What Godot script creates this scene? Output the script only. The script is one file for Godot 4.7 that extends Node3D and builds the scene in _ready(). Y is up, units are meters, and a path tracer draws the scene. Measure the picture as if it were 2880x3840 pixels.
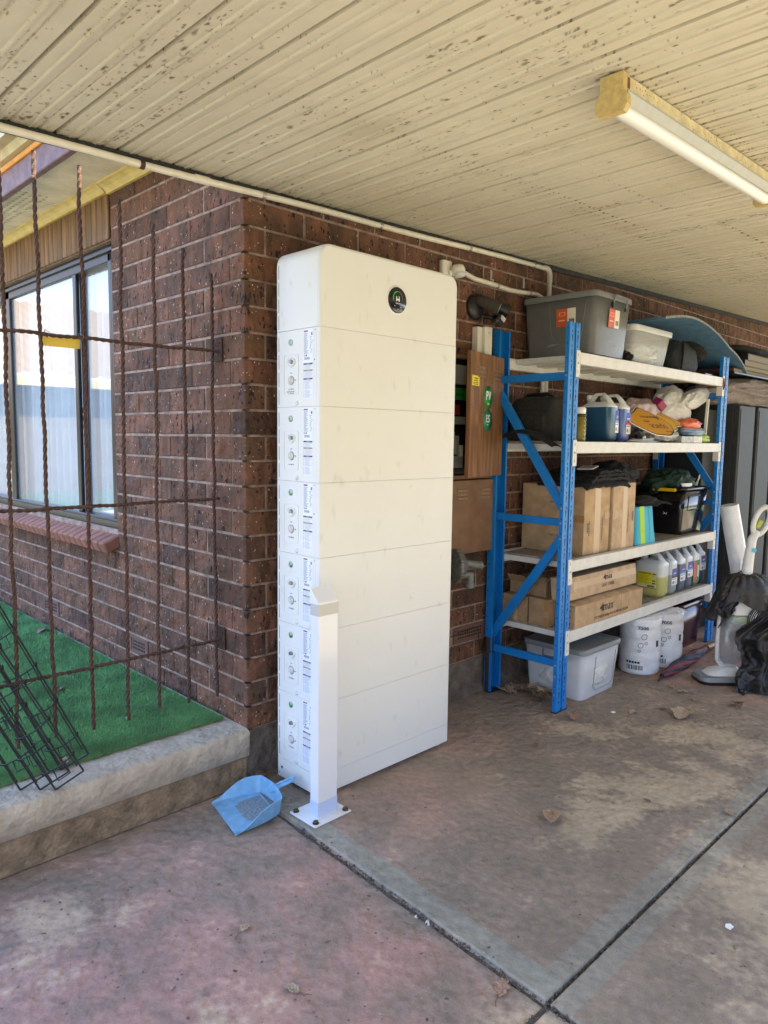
extends Node3D

var M := {}
var rng := RandomNumberGenerator.new()
var used := {}
const UP := Vector3.UP
const COURSE := 0.1037          # brick height plus its joint
const PITCH := 0.308            # brick length plus its joint
const TOP := 2.387              # a bed joint level shared by both walls

# ------------------------------------------------------------------ helpers
func V(x, y, z) -> Vector3:
	return Vector3(x, y, z)

func mb() -> SurfaceTool:
	var st := SurfaceTool.new()
	st.begin(Mesh.PRIMITIVE_TRIANGLES)
	st.set_smooth_group(-1)
	return st

func numbered(called: String) -> String:
	if not used.has(called):
		used[called] = 0
		return called
	used[called] += 1
	return "%s_%03d" % [called, used[called]]

func tag(o: Node, label := "", category := "", group := "", kind := ""):
	if label: o.set_meta("label", label)
	if category: o.set_meta("category", category)
	if group: o.set_meta("group", group)
	if kind: o.set_meta("kind", kind)
	return o

func thing(called: String, label: String, category: String, at := Vector3.ZERO, group := "", turn := 0.0) -> Node3D:
	var o := Node3D.new()
	o.name = numbered(called)
	add_child(o)
	o.position = at
	o.rotation.y = turn
	tag(o, label, category, group)
	return o

func commit(st: SurfaceTool) -> ArrayMesh:
	st.generate_normals()
	return st.commit()

func put(mesh: Mesh, called: String, m: Material, parent: Node = self, at := Vector3.ZERO) -> MeshInstance3D:
	var o := MeshInstance3D.new()
	o.mesh = mesh
	o.material_override = m
	o.name = numbered(called) if parent == self else called
	parent.add_child(o, true)
	o.position = at
	return o

func build(st: SurfaceTool, called: String, m: Material, parent: Node = self, at := Vector3.ZERO) -> MeshInstance3D:
	return put(commit(st), called, m, parent, at)

func setting(st: SurfaceTool, called: String, m: Material) -> MeshInstance3D:
	return tag(build(st, called, m), "", "", "", "structure")

func tri(st: SurfaceTool, a, b, c):        # counter-clockwise seen from outside
	st.set_uv(Vector2.ZERO); st.add_vertex(a); st.add_vertex(c); st.add_vertex(b)

func quad(st: SurfaceTool, a, b, c, d):
	st.set_uv(Vector2(0, 1)); st.add_vertex(a)
	st.set_uv(Vector2(1, 0)); st.add_vertex(c)
	st.set_uv(Vector2(1, 1)); st.add_vertex(b)
	st.set_uv(Vector2(0, 1)); st.add_vertex(a)
	st.set_uv(Vector2(0, 0)); st.add_vertex(d)
	st.set_uv(Vector2(1, 0)); st.add_vertex(c)

func box(st: SurfaceTool, c: Vector3, s: Vector3, bev := 0.0, B := Basis()):
	var h := s * 0.5
	var k := minf(bev, minf(h.x, minf(h.y, h.z)) * 0.9)
	var P := func(x, y, z): return c + B * Vector3(x, y, z)
	for ax in 3:
		var u := (ax + 1) % 3
		var w := (ax + 2) % 3
		for sg in [-1.0, 1.0]:
			var q := []
			for e in [[-1, -1], [1, -1], [1, 1], [-1, 1]]:
				var p := Vector3.ZERO
				p[ax] = sg * h[ax]
				p[u] = e[0] * (h[u] - k)
				p[w] = e[1] * (h[w] - k)
				q.append(c + B * p)
			if sg > 0: quad(st, q[0], q[1], q[2], q[3])
			else: quad(st, q[3], q[2], q[1], q[0])
	if k <= 0.0: return
	for ax in 3:                              # edges parallel to ax
		var u := (ax + 1) % 3
		var w := (ax + 2) % 3
		for su in [-1.0, 1.0]:
			for sw in [-1.0, 1.0]:
				var q := []
				for e in [[-1, 0], [1, 0], [1, 1], [-1, 1]]:
					var p := Vector3.ZERO
					p[ax] = e[0] * (h[ax] - k)
					p[u] = su * (h[u] - (k if e[1] else 0.0))
					p[w] = sw * (h[w] - (0.0 if e[1] else k))
					q.append(c + B * p)
				if su * sw > 0: quad(st, q[3], q[2], q[1], q[0])
				else: quad(st, q[0], q[1], q[2], q[3])
	for sx in [-1.0, 1.0]:
		for sy in [-1.0, 1.0]:
			for sz in [-1.0, 1.0]:
				var a: Vector3 = P.call(sx * h.x, sy * (h.y - k), sz * (h.z - k))
				var b: Vector3 = P.call(sx * (h.x - k), sy * h.y, sz * (h.z - k))
				var d: Vector3 = P.call(sx * (h.x - k), sy * (h.y - k), sz * h.z)
				if sx * sy * sz > 0: tri(st, a, b, d)
				else: tri(st, a, d, b)

func slab(st: SurfaceTool, a: Vector3, b: Vector3, bev := 0.0):   # box between two corners
	box(st, (a + b) * 0.5, (b - a).abs(), bev)

func rings(st: SurfaceTool, R: Array, cap0 := true, cap1 := true, closed := true):
	# skin over rings of equal count; each ring runs counter-clockwise seen from the far end
	var n: int = R[0].size()
	for i in R.size() - 1:
		for j in (n if closed else n - 1):
			var k := (j + 1) % n
			quad(st, R[i][j], R[i][k], R[i + 1][k], R[i + 1][j])
	for e in [[cap0, R[0], false], [cap1, R[R.size() - 1], true]]:
		if not e[0]: continue
		var c := Vector3.ZERO
		for p in e[1]: c += p
		c /= n
		st.set_smooth_group(-1)
		for j in n:
			if e[2]: tri(st, c, e[1][j], e[1][(j + 1) % n])
			else: tri(st, c, e[1][(j + 1) % n], e[1][j])

func circle(c: Vector3, ax: Vector3, r: float, n: int, ref := Vector3.ZERO) -> PackedVector3Array:
	var a := ax.normalized()
	var u := ref if ref != Vector3.ZERO else (a.cross(Vector3.UP) if absf(a.y) < 0.9 else a.cross(Vector3.RIGHT))
	u = (u - a * u.dot(a)).normalized()
	var w := a.cross(u)
	var out := PackedVector3Array()
	for i in n:
		var t := TAU * i / n
		out.append(c + (u * cos(t) + w * sin(t)) * r)
	return out

func tube(st: SurfaceTool, pts: Array, r, n := 8, caps := true):
	st.set_smooth_group(1)
	var R := []
	var ref := Vector3.ZERO
	for i in pts.size():
		var d: Vector3 = (pts[mini(i + 1, pts.size() - 1)] - pts[maxi(i - 1, 0)]).normalized()
		if ref == Vector3.ZERO: ref = d.cross(Vector3.UP) if absf(d.y) < 0.9 else d.cross(Vector3.RIGHT)
		ref = (ref - d * ref.dot(d)).normalized()
		R.append(circle(pts[i], d, r[i] if r is Array else r, n, ref))
	rings(st, R, caps, caps)
	st.set_smooth_group(-1)

func cyl(st: SurfaceTool, a: Vector3, b: Vector3, r0: float, r1 := -1.0, n := 16):
	tube(st, [a, b], [r0, r0 if r1 < 0 else r1], n)

func lathe(st: SurfaceTool, prof: Array, n := 20, c := Vector3.ZERO, B := Basis()):
	st.set_smooth_group(1)
	var R := []
	for p in prof:
		var ring := PackedVector3Array()
		for i in n:
			var t := -TAU * i / n
			ring.append(c + B * Vector3(p.x * cos(t), p.y, p.x * sin(t)))
		R.append(ring)
	rings(st, R)
	st.set_smooth_group(-1)

func prism(st: SurfaceTool, poly: PackedVector2Array, d0: float, d1: float, X := Transform3D()):
	# poly in the local xy plane, run counter-clockwise; extruded along local z from d0 to d1
	var n := poly.size()
	var ids := Geometry2D.triangulate_polygon(poly)
	for i in range(0, ids.size(), 3):
		var a := poly[ids[i]]
		var b := poly[ids[i + 1]]
		var c := poly[ids[i + 2]]
		if (b - a).cross(c - a) < 0:
			var t := b
			b = c
			c = t
		tri(st, X * V(a.x, a.y, d1), X * V(b.x, b.y, d1), X * V(c.x, c.y, d1))
		tri(st, X * V(a.x, a.y, d0), X * V(c.x, c.y, d0), X * V(b.x, b.y, d0))
	for i in n:
		var a := poly[i]
		var b := poly[(i + 1) % n]
		quad(st, X * V(a.x, a.y, d0), X * V(b.x, b.y, d0), X * V(b.x, b.y, d1), X * V(a.x, a.y, d1))

func rrect2(w: float, h: float, r: float, k := 4) -> PackedVector2Array:
	var out := PackedVector2Array()
	for q in 4:
		var cx := (w * 0.5 - r) * (1 if q in [0, 3] else -1)
		var cy := (h * 0.5 - r) * (1 if q in [0, 1] else -1)
		for i in k + 1:
			var t := PI * 0.5 * (q + float(i) / k)
			out.append(Vector2(cx + cos(t) * r, cy + sin(t) * r))
	return out

func ring(c: Vector3, w: float, d: float, r: float, k := 3) -> PackedVector3Array:
	# rounded rectangle in a level plane, counter-clockwise seen from above
	var out := PackedVector3Array()
	for p in rrect2(w, d, minf(r, minf(w, d) * 0.49), k):
		out.append(c + V(p.x, 0, -p.y))
	return out

func crumple(st: SurfaceTool, c: Vector3, rad: Vector3, sd: int, amp := 0.25, freq := 3.0, nu := 40, nv := 26, floor_y := -1e9, B := Basis()):
	var nz := FastNoiseLite.new()
	nz.seed = sd
	nz.frequency = freq
	nz.fractal_type = FastNoiseLite.FRACTAL_RIDGED
	nz.fractal_octaves = 3
	st.set_smooth_group(11)
	var R := []
	for j in nv + 1:
		var ph := PI * (float(j) / nv - 0.5) * 0.985
		var rg := PackedVector3Array()
		for i in nu:
			var t := -TAU * i / nu
			var d := V(cos(ph) * cos(t), sin(ph), cos(ph) * sin(t))
			var k := 1.0 + amp * (nz.get_noise_3dv(d) - 0.1)
			var p := c + B * (d * rad * k)
			p.y = maxf(p.y, floor_y + 0.0015 * nz.get_noise_2d(p.x * 40, p.z * 40))
			rg.append(p)
		R.append(rg)
	rings(st, R)
	st.set_smooth_group(-1)

func grid(st: SurfaceTool, nu: int, nv: int, f: Callable, thick := 0.0, smooth := true):
	# a sheet f(u, v); with thickness it gets a back and edges
	st.set_smooth_group(2 if smooth else -1)
	var P := []
	for j in nv + 1:
		var row := PackedVector3Array()
		for i in nu + 1: row.append(f.call(float(i) / nu, float(j) / nv))
		P.append(row)
	for j in nv:
		for i in nu: quad(st, P[j][i], P[j][i + 1], P[j + 1][i + 1], P[j + 1][i])
	if thick <= 0.0:
		st.set_smooth_group(-1)
		return
	var Q := []
	for j in nv + 1:
		var row := PackedVector3Array()
		for i in nu + 1:
			var du: Vector3 = P[j][mini(i + 1, nu)] - P[j][maxi(i - 1, 0)]
			var dv: Vector3 = P[mini(j + 1, nv)][i] - P[maxi(j - 1, 0)][i]
			row.append(P[j][i] - du.cross(dv).normalized() * thick)
		Q.append(row)
	st.set_smooth_group(3 if smooth else -1)
	for j in nv:
		for i in nu: quad(st, Q[j + 1][i], Q[j + 1][i + 1], Q[j][i + 1], Q[j][i])
	st.set_smooth_group(-1)
	for i in nu:
		quad(st, Q[0][i], Q[0][i + 1], P[0][i + 1], P[0][i])
		quad(st, P[nv][i], P[nv][i + 1], Q[nv][i + 1], Q[nv][i])
	for j in nv:
		quad(st, P[j][0], P[j + 1][0], Q[j + 1][0], Q[j][0])
		quad(st, Q[j][nu], Q[j + 1][nu], P[j + 1][nu], P[j][nu])

func text(parent: Node, s: String, cap: float, X: Transform3D, m: Material, called := "lettering", squeeze := 1.0, bold := false) -> MeshInstance3D:
	# flat print: cap height in metres, X has local x along the line, y up the letters, z out of the surface
	var t := TextMesh.new()
	var f := SystemFont.new()
	f.font_names = PackedStringArray(["Droid Sans"])
	if bold: f.font_weight = 700
	t.font = f
	t.text = s
	t.font_size = 64
	t.pixel_size = cap / 0.72 / 64.0
	t.depth = 0.0006
	t.curve_step = 1.0
	var o := MeshInstance3D.new()
	o.mesh = t
	o.material_override = m
	o.name = called
	parent.add_child(o, true)
	o.transform = X * Transform3D(Basis.from_scale(V(squeeze, 1, 1)), Vector3.ZERO)
	return o

func facing(at: Vector3, right: Vector3, up: Vector3) -> Transform3D:
	var r := right.normalized()
	var u := (up - r * up.dot(r)).normalized()
	return Transform3D(Basis(r, u, r.cross(u)), at)

# ------------------------------------------------------------------ textures
func noise(sd: int, freq: float, oct := 4, type := FastNoiseLite.TYPE_SIMPLEX_SMOOTH, frac := FastNoiseLite.FRACTAL_FBM) -> FastNoiseLite:
	var n := FastNoiseLite.new()
	n.seed = sd
	n.noise_type = type
	n.frequency = freq
	n.fractal_octaves = oct
	n.fractal_type = frac
	return n

func field(w: int, h: int, n: FastNoiseLite, sw := 0, sh := 0) -> PackedByteArray:
	# a seamless grey field, drawn at sw x sh and stretched to w x h
	var im := n.get_seamless_image(sw if sw else w, sh if sh else h)
	if sw: im.resize(w, h, Image.INTERPOLATE_BILINEAR)
	im.convert(Image.FORMAT_L8)
	return im.get_data()

func splat(d: PackedByteArray, S: int, cx: float, cy: float, rx: float, ry: float, c: Array, a: float, soft := 0.35):
	# an irregular spot laid into an RGB picture that wraps round
	var w1 := rng.randf_range(0, TAU)
	var w2 := rng.randf_range(0, TAU)
	var m := int(maxf(rx, ry) * 1.4) + 1
	for y in range(-m, m + 1):
		for x in range(-m, m + 1):
			var q := Vector2(x / rx, y / ry)
			var t := q.angle()
			var r := q.length() / (1.0 + 0.22 * sin(2 * t + w1) + 0.16 * sin(3 * t + w2) + 0.1 * sin(7 * t + w1))
			if r > 1.0: continue
			var k := a * clampf((1.0 - r) / soft, 0.0, 1.0)
			var i := 3 * (posmod(int(cy) + y, S) * S + posmod(int(cx) + x, S))
			for e in 3: d[i + e] = int(lerpf(d[i + e], c[e], k))

func tex(d: PackedByteArray, S: int, H := 0) -> ImageTexture:
	return ImageTexture.create_from_image(Image.create_from_data(S, H if H else S, false, Image.FORMAT_RGB8, d))

func mottle_tex(sd: int, lo: float, hi: float, freq := 0.012, S := 512, sw := 0, sh := 0) -> ImageTexture:
	var f := field(S, S, noise(sd, freq, 5), sw, sh)
	var g := field(S, S, noise(sd + 7, 0.12, 3))
	var d := PackedByteArray()
	d.resize(S * S * 3)
	for i in S * S:
		var v := int(255.0 * clampf(lerpf(lo, hi, f[i] * 0.0029 + g[i] * 0.0010), 0, 1))
		d[3 * i] = v
		d[3 * i + 1] = v
		d[3 * i + 2] = v
	return tex(d, S)

func bump_tex(sd: int, freq: float, strength: float, S := 512, oct := 4, sw := 0, sh := 0) -> ImageTexture:
	var im := noise(sd, freq, oct).get_seamless_image(sw if sw else S, sh if sh else S)
	if sw: im.resize(S, S, Image.INTERPOLATE_BILINEAR)
	im.convert(Image.FORMAT_RGB8)
	im.bump_map_to_normal_map(strength)
	return ImageTexture.create_from_image(im)

# ------------------------------------------------------------------ materials
func mat(key: String, r: float, g: float, b: float, rough := 0.6, metal := 0.0) -> StandardMaterial3D:
	var m := StandardMaterial3D.new()
	m.resource_name = key
	m.albedo_color = Color(r, g, b).linear_to_srgb()
	m.roughness = rough
	m.metallic = metal
	M[key] = m
	return m

func worn(m: StandardMaterial3D, scale := 1.0, t: Texture2D = null, n: Texture2D = null, ns := 0.4, in_world := true) -> StandardMaterial3D:
	m.uv1_triplanar = true
	m.uv1_world_triplanar = in_world
	m.uv1_triplanar_sharpness = 4.0
	m.uv1_scale = Vector3.ONE * scale
	if t: m.albedo_texture = t
	if n:
		m.normal_enabled = true
		m.normal_texture = n
		m.normal_scale = ns
	return m

func see_through(m: StandardMaterial3D, a: float) -> StandardMaterial3D:
	m.transparency = BaseMaterial3D.TRANSPARENCY_ALPHA
	m.albedo_color.a = a
	return m

func brick_texture() -> ImageTexture:
	var S := 2048                            # 2.4 m of wall
	var big := field(S, S, noise(11, 0.02, 3), 512, 512)
	var drag := field(S, S, noise(12, 0.05, 3), 1024, 256)
	var fine := field(S, S, noise(13, 0.25, 3))
	var d := PackedByteArray()
	d.resize(S * S * 3)
	for i in S * S:
		var v := 0.52 + 0.0015 * big[i] + 0.0010 * drag[i] + 0.0012 * fine[i]
		var red := 0.96 + 0.0004 * big[i]
		d[3 * i] = int(104.0 * v * red)
		d[3 * i + 1] = int(72.0 * v)
		d[3 * i + 2] = int(53.0 * v)
	var clump := noise(14, 0.004, 2)
	for k in 5200:                           # burnt pits, taller than wide
		var x := rng.randf() * S
		var y := rng.randf() * S
		if clump.get_noise_2d(x, y) < rng.randf_range(-0.55, 0.35): continue
		var r := rng.randf_range(1.8, 5.6) * (1.8 if rng.randf() < 0.08 else 1.0)
		splat(d, S, x, y, r, r * rng.randf_range(1.1, 2.1), [24, 20, 21], rng.randf_range(0.6, 1.0))
	for k in 900:                            # flashed grey-green blotches
		var r := rng.randf_range(7, 18)
		splat(d, S, rng.randf() * S, rng.randf() * S, r, r * 1.2, [76, 64, 50], rng.randf_range(0.15, 0.5), 0.9)
	for k in 2600:                           # pale grog chips
		var r := rng.randf_range(1.1, 3.0)
		splat(d, S, rng.randf() * S, rng.randf() * S, r, r * rng.randf_range(0.7, 1.8), [222, 206, 188], rng.randf_range(0.5, 1.0))
	return tex(d, S)

func ceiling_texture() -> ImageTexture:
	var S := 2048                            # 4.2 m of ceiling
	var big := field(S, S, noise(21, 0.006, 4), 512, 512)
	var streak := field(S, S, noise(22, 0.05, 4), 1024, 512)
	var d := PackedByteArray()
	d.resize(S * S * 3)
	for i in S * S:
		var v := 0.90 + 0.0003 * big[i] + 0.00016 * streak[i]
		d[3 * i] = int(208.0 * v)
		d[3 * i + 1] = int(201.0 * v)
		d[3 * i + 2] = int(181.0 * v)
	for k in 44:                             # broad grimy bloom
		splat(d, S, rng.randf() * S, rng.randf() * S, rng.randf_range(30, 90), rng.randf_range(60, 190), [142, 130, 104], rng.randf_range(0.10, 0.24), 0.9)
	for k in 104:                             # mildew colonies strung along the panels
		var cx := rng.randf() * S
		var cy := rng.randf() * S
		var w := rng.randf_range(5, 26)
		var l := rng.randf_range(40, 260)
		for q in rng.randi_range(30, 120):
			var r := rng.randf_range(0.7, 2.0) if rng.randf() < 0.75 else rng.randf_range(2.0, 4.6)
			splat(d, S, cx + rng.randfn(0, w), cy + rng.randfn(0, l), r, r * rng.randf_range(1.0, 2.6), [90, 78, 60], rng.randf_range(0.3, 0.85), 0.6)
	for k in 900:
		var r := rng.randf_range(0.8, 2.6)
		splat(d, S, rng.randf() * S, rng.randf() * S, r, r, [104, 92, 72], rng.randf_range(0.2, 0.7), 0.6)
	return tex(d, S)

func floor_texture() -> ImageTexture:
	# 4.2 m square of trowelled, oxide-coloured concrete, worn pale and dirty; origin at x -1.7, z -0.2
	var S := 2048
	var a := field(S, S, noise(31, 0.005, 3), 512, 512)
	var b := field(S, S, noise(32, 0.014, 5), 1024, 1024)
	var c := field(S, S, noise(33, 0.05, 5))
	var g := field(S, S, noise(34, 0.45, 2))
	var t := field(S, S, noise(36, 0.018, 4, FastNoiseLite.TYPE_SIMPLEX_SMOOTH, FastNoiseLite.FRACTAL_RIDGED))
	var d := PackedByteArray()
	d.resize(S * S * 3)
	var tans := [[1.02, 1.16, 0.26], [0.62, 1.22, 0.14], [1.32, 1.32, 0.2], [1.9, 1.25, 0.3], [0.75, 1.75, 0.25], [1.55, 0.72, 0.2], [-0.35, 1.62, 0.22], [0.45, 2.2, 0.35], [-0.85, 1.05, 0.12], [-0.9, 0.35, 0.2]]
	var reds := [[-0.75, 0.62, 0.42], [-0.15, 0.72, 0.16], [-0.95, 0.95, 0.3], [0.35, 0.62, 0.30], [-0.3, 1.2, 0.25], [1.0, 0.36, 0.2], [-0.62, 1.25, 0.3], [-1.3, 0.6, 0.5], [-0.1, 0.5, 0.10]]
	for v in S:
		var z := v * 4.2 / S - 0.2
		for u in S:
			var i := v * S + u
			var x := u * 4.2 / S - 1.7
			var n1 := a[i] / 255.0 - 0.5
			var n2 := b[i] / 255.0 - 0.5
			var n3 := c[i] / 255.0 - 0.5
			var n4 := g[i] / 255.0 - 0.5
			var n5 := t[i] / 255.0 - 0.5
			var low := x < -0.04 - 0.058 * z
			var red := 0.03 if not low else 0.18
			for q in reds:
				var r2: float = ((x - q[0]) * (x - q[0]) + (z - q[1]) * (z - q[1])) / (q[2] * q[2])
				if r2 < 5.0: red += 0.42 * exp(-r2) * (1.0 + 1.2 * n2)
			red = clampf(red + 0.7 * n2 * (1.0 if low else 0.3), 0.0, 0.9)
			var tan_ := 0.0
			for q in tans:
				var r2: float = ((x - q[0]) * (x - q[0]) + (z - q[1]) * (z - q[1])) / (q[2] * q[2])
				if r2 < 5.0: tan_ += 0.9 * exp(-r2)
			tan_ = clampf((tan_ - 0.36 + 1.3 * n2 + 0.5 * n3) * 1.5, 0.0, 0.62)
			# grey trowelled margins along the joints
			var e1 := absf(x + 0.04 + 0.058 * z)
			var e2 := absf(z - 1.570)
			var margin := 0.0
			if not low and e1 < 0.088 + 0.012 * n2 and z < 1.57: margin = 0.85
			elif e2 < 0.07 + 0.012 * n2 and not low: margin = 0.6
			elif e1 < 0.05 and low: margin = 0.3
			var val := 1.0 + 0.12 * n1 + 0.15 * n2 + 0.16 * n3 + 0.22 * n4 + 0.10 * n5
			var R := 134.0
			var G := 120.0
			var B := 103.0
			R = lerpf(R, 164.0, red); G = lerpf(G, 126.0, red); B = lerpf(B, 112.0, red)
			R = lerpf(R, 180.0, tan_); G = lerpf(G, 163.0, tan_); B = lerpf(B, 133.0, tan_)
			R = lerpf(R, 137.0, margin); G = lerpf(G, 135.0, margin); B = lerpf(B, 121.0, margin)
			d[3 * i] = clampi(int(R * val), 0, 255)
			d[3 * i + 1] = clampi(int(G * val), 0, 255)
			d[3 * i + 2] = clampi(int(B * val), 0, 255)
	for k in 5000:                           # grit, dark and pale
		var r := rng.randf_range(0.6, 1.3)
		splat(d, S, rng.randf() * S, rng.randf() * S, r, r, [70, 58, 50] if k % 3 else [196, 186, 172], rng.randf_range(0.3, 0.8))
	for k in 900:                            # crumbs of dirt and drips
		var r := rng.randf_range(1.0, 3.0)
		splat(d, S, rng.randf() * S, rng.randf() * S, r, r, [66, 54, 47], rng.randf_range(0.3, 0.9))
	for k in 50:
		var r := rng.randf_range(5, 20)
		splat(d, S, rng.randf() * S, rng.randf() * S, r * rng.randf_range(0.5, 2), r, [104, 94, 86], rng.randf_range(0.1, 0.4), 0.6)
	for k in 160:                            # fine scratches left by the broom and trowel
		var x := rng.randf() * S
		var y := rng.randf() * S
		var w := rng.randf() * TAU
		for q in rng.randi_range(20, 70):
			x += cos(w)
			y += sin(w)
			w += rng.randf_range(-0.02, 0.035)
			splat(d, S, x, y, 0.8, 0.8, [176, 164, 150] if k % 2 else [98, 86, 78], 0.35)
	return tex(d, S)

func plate_texture() -> ImageTexture:
	# the printed rating and warning label on a battery module
	var W := 96
	var H := 420
	var im := Image.create(W, H, false, Image.FORMAT_RGB8)
	im.fill(Color8(226, 229, 233))
	var ink := Color8(70, 74, 92)
	im.fill_rect(Rect2i(6, 8, 40, 9), Color8(120, 70, 80))
	im.fill_rect(Rect2i(78, 22, 13, 18), Color8(96, 98, 108))
	var y := 24
	while y < 148:
		im.fill_rect(Rect2i(6, y, rng.randi_range(26, 50), 2), ink)
		if y > 44: im.fill_rect(Rect2i(90 - rng.randi_range(8, 30), y, rng.randi_range(8, 22), 2), ink)
		y += 6
	im.fill_rect(Rect2i(8, 152, 14, 10), ink)
	im.fill_rect(Rect2i(12, 154, 8, 6), Color8(226, 229, 233))
	im.fill_rect(Rect2i(26, 152, 12, 10), ink)
	for x in range(12, 66, 3): im.fill_rect(Rect2i(x, 168, 1 + (x * 7) % 2, 15), ink)
	for b in [[204, Color8(48, 44, 56)], [244, Color8(150, 128, 84)], [294, Color8(72, 40, 58)]]:
		im.fill_rect(Rect2i(3, b[0], 90, 9), b[1])
		im.fill_rect(Rect2i(34, b[0] + 3, 30, 3), Color8(200, 190, 180))
	for r in [[216, 242], [256, 292], [306, 360], [366, 414]]:
		y = r[0]
		while y < r[1]:
			im.fill_rect(Rect2i(16, y, rng.randi_range(40, 74), 1), Color8(120, 122, 136))
			im.fill_rect(Rect2i(5, y, 5, 2), Color8(90, 92, 106))
			y += 4
	return ImageTexture.create_from_image(im)

func paper_label(kind: int) -> ImageTexture:
	var im := Image.create(64, 128, false, Image.FORMAT_RGB8)
	var blue := Color8(38, 34, 150)
	match kind:
		0, 1, 2:                             # detergent labels: blue head, coloured band, white foot
			im.fill(Color8(232, 232, 230))
			im.fill_rect(Rect2i(0, 0, 64, 62), blue)
			im.fill_rect(Rect2i(6, 44, 40, 2), Color8(130, 130, 200))
			im.fill_rect(Rect2i(6, 49, 34, 2), Color8(130, 130, 200))
			im.fill_rect(Rect2i(0, 58, 64, 14), [Color8(96, 160, 214), Color8(232, 84, 38), Color8(24, 28, 30)][kind])
			for x in range(6, 56, 5): im.fill_rect(Rect2i(x, 78, 3, 7), Color8(60, 60, 66))
			for x in range(8, 32, 3): im.fill_rect(Rect2i(x, 98, 2, 20), Color8(30, 30, 34))
			for y in range(98, 120, 5): im.fill_rect(Rect2i(38, y, 18, 2), Color8(120, 120, 124))
		3:                                   # yellow lemon label
			im.fill(Color8(222, 210, 40))
			im.fill_rect(Rect2i(48, 0, 16, 128), Color8(205, 200, 110))
			im.fill_rect(Rect2i(2, 6, 44, 14), Color8(150, 140, 40))
			for y in range(28, 90, 8): im.fill_rect(Rect2i(3, y, 40 - (y * 7) % 13, 2), Color8(120, 110, 30))
			im.fill_rect(Rect2i(0, 98, 64, 26), Color8(214, 208, 170))
			im.fill_rect(Rect2i(0, 122, 64, 4), Color8(40, 38, 20))
			for x in range(34, 56, 3): im.fill_rect(Rect2i(x, 102, 2, 16), Color8(40, 38, 30))
			for y in [10, 62, 82]: im.fill_rect(Rect2i(50, y, 10, 9), Color8(70, 66, 30))
		4:                                   # red and green label
			im.fill(Color8(62, 118, 70))
			im.fill_rect(Rect2i(0, 10, 34, 118), Color8(178, 62, 36))
			for y in range(50, 100, 6): im.fill_rect(Rect2i(8, y, 12, 3), Color8(214, 130, 110))
			im.fill_rect(Rect2i(40, 30, 16, 70), Color8(190, 206, 190))
		5:                                   # orange storage-box card
			im.fill(Color8(204, 88, 40))
			im.fill_rect(Rect2i(36, 0, 28, 128), Color8(222, 214, 196))
			im.fill_rect(Rect2i(8, 22, 22, 30), Color8(228, 150, 112))
			im.fill_rect(Rect2i(12, 28, 14, 18), Color8(204, 88, 40))
			im.fill_rect(Rect2i(6, 78, 22, 8), Color8(236, 190, 160))
			for x in range(42, 60, 3): im.fill_rect(Rect2i(x, 74, 2, 34), Color8(40, 36, 34))
		6:                                   # grey carton print with barcode
			im.fill(Color8(34, 34, 36))
			for y in range(12, 60, 9): im.fill_rect(Rect2i(4, y, 50, 1), Color8(110, 110, 112))
			for x in range(36, 60, 3): im.fill_rect(Rect2i(x, 84, 2, 34), Color8(190, 190, 190))
	return ImageTexture.create_from_image(im)

func printed(key: String, t: Texture2D, rough := 0.5) -> StandardMaterial3D:
	var m := mat(key, 1, 1, 1, rough)
	m.albedo_texture = t
	return m

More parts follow.
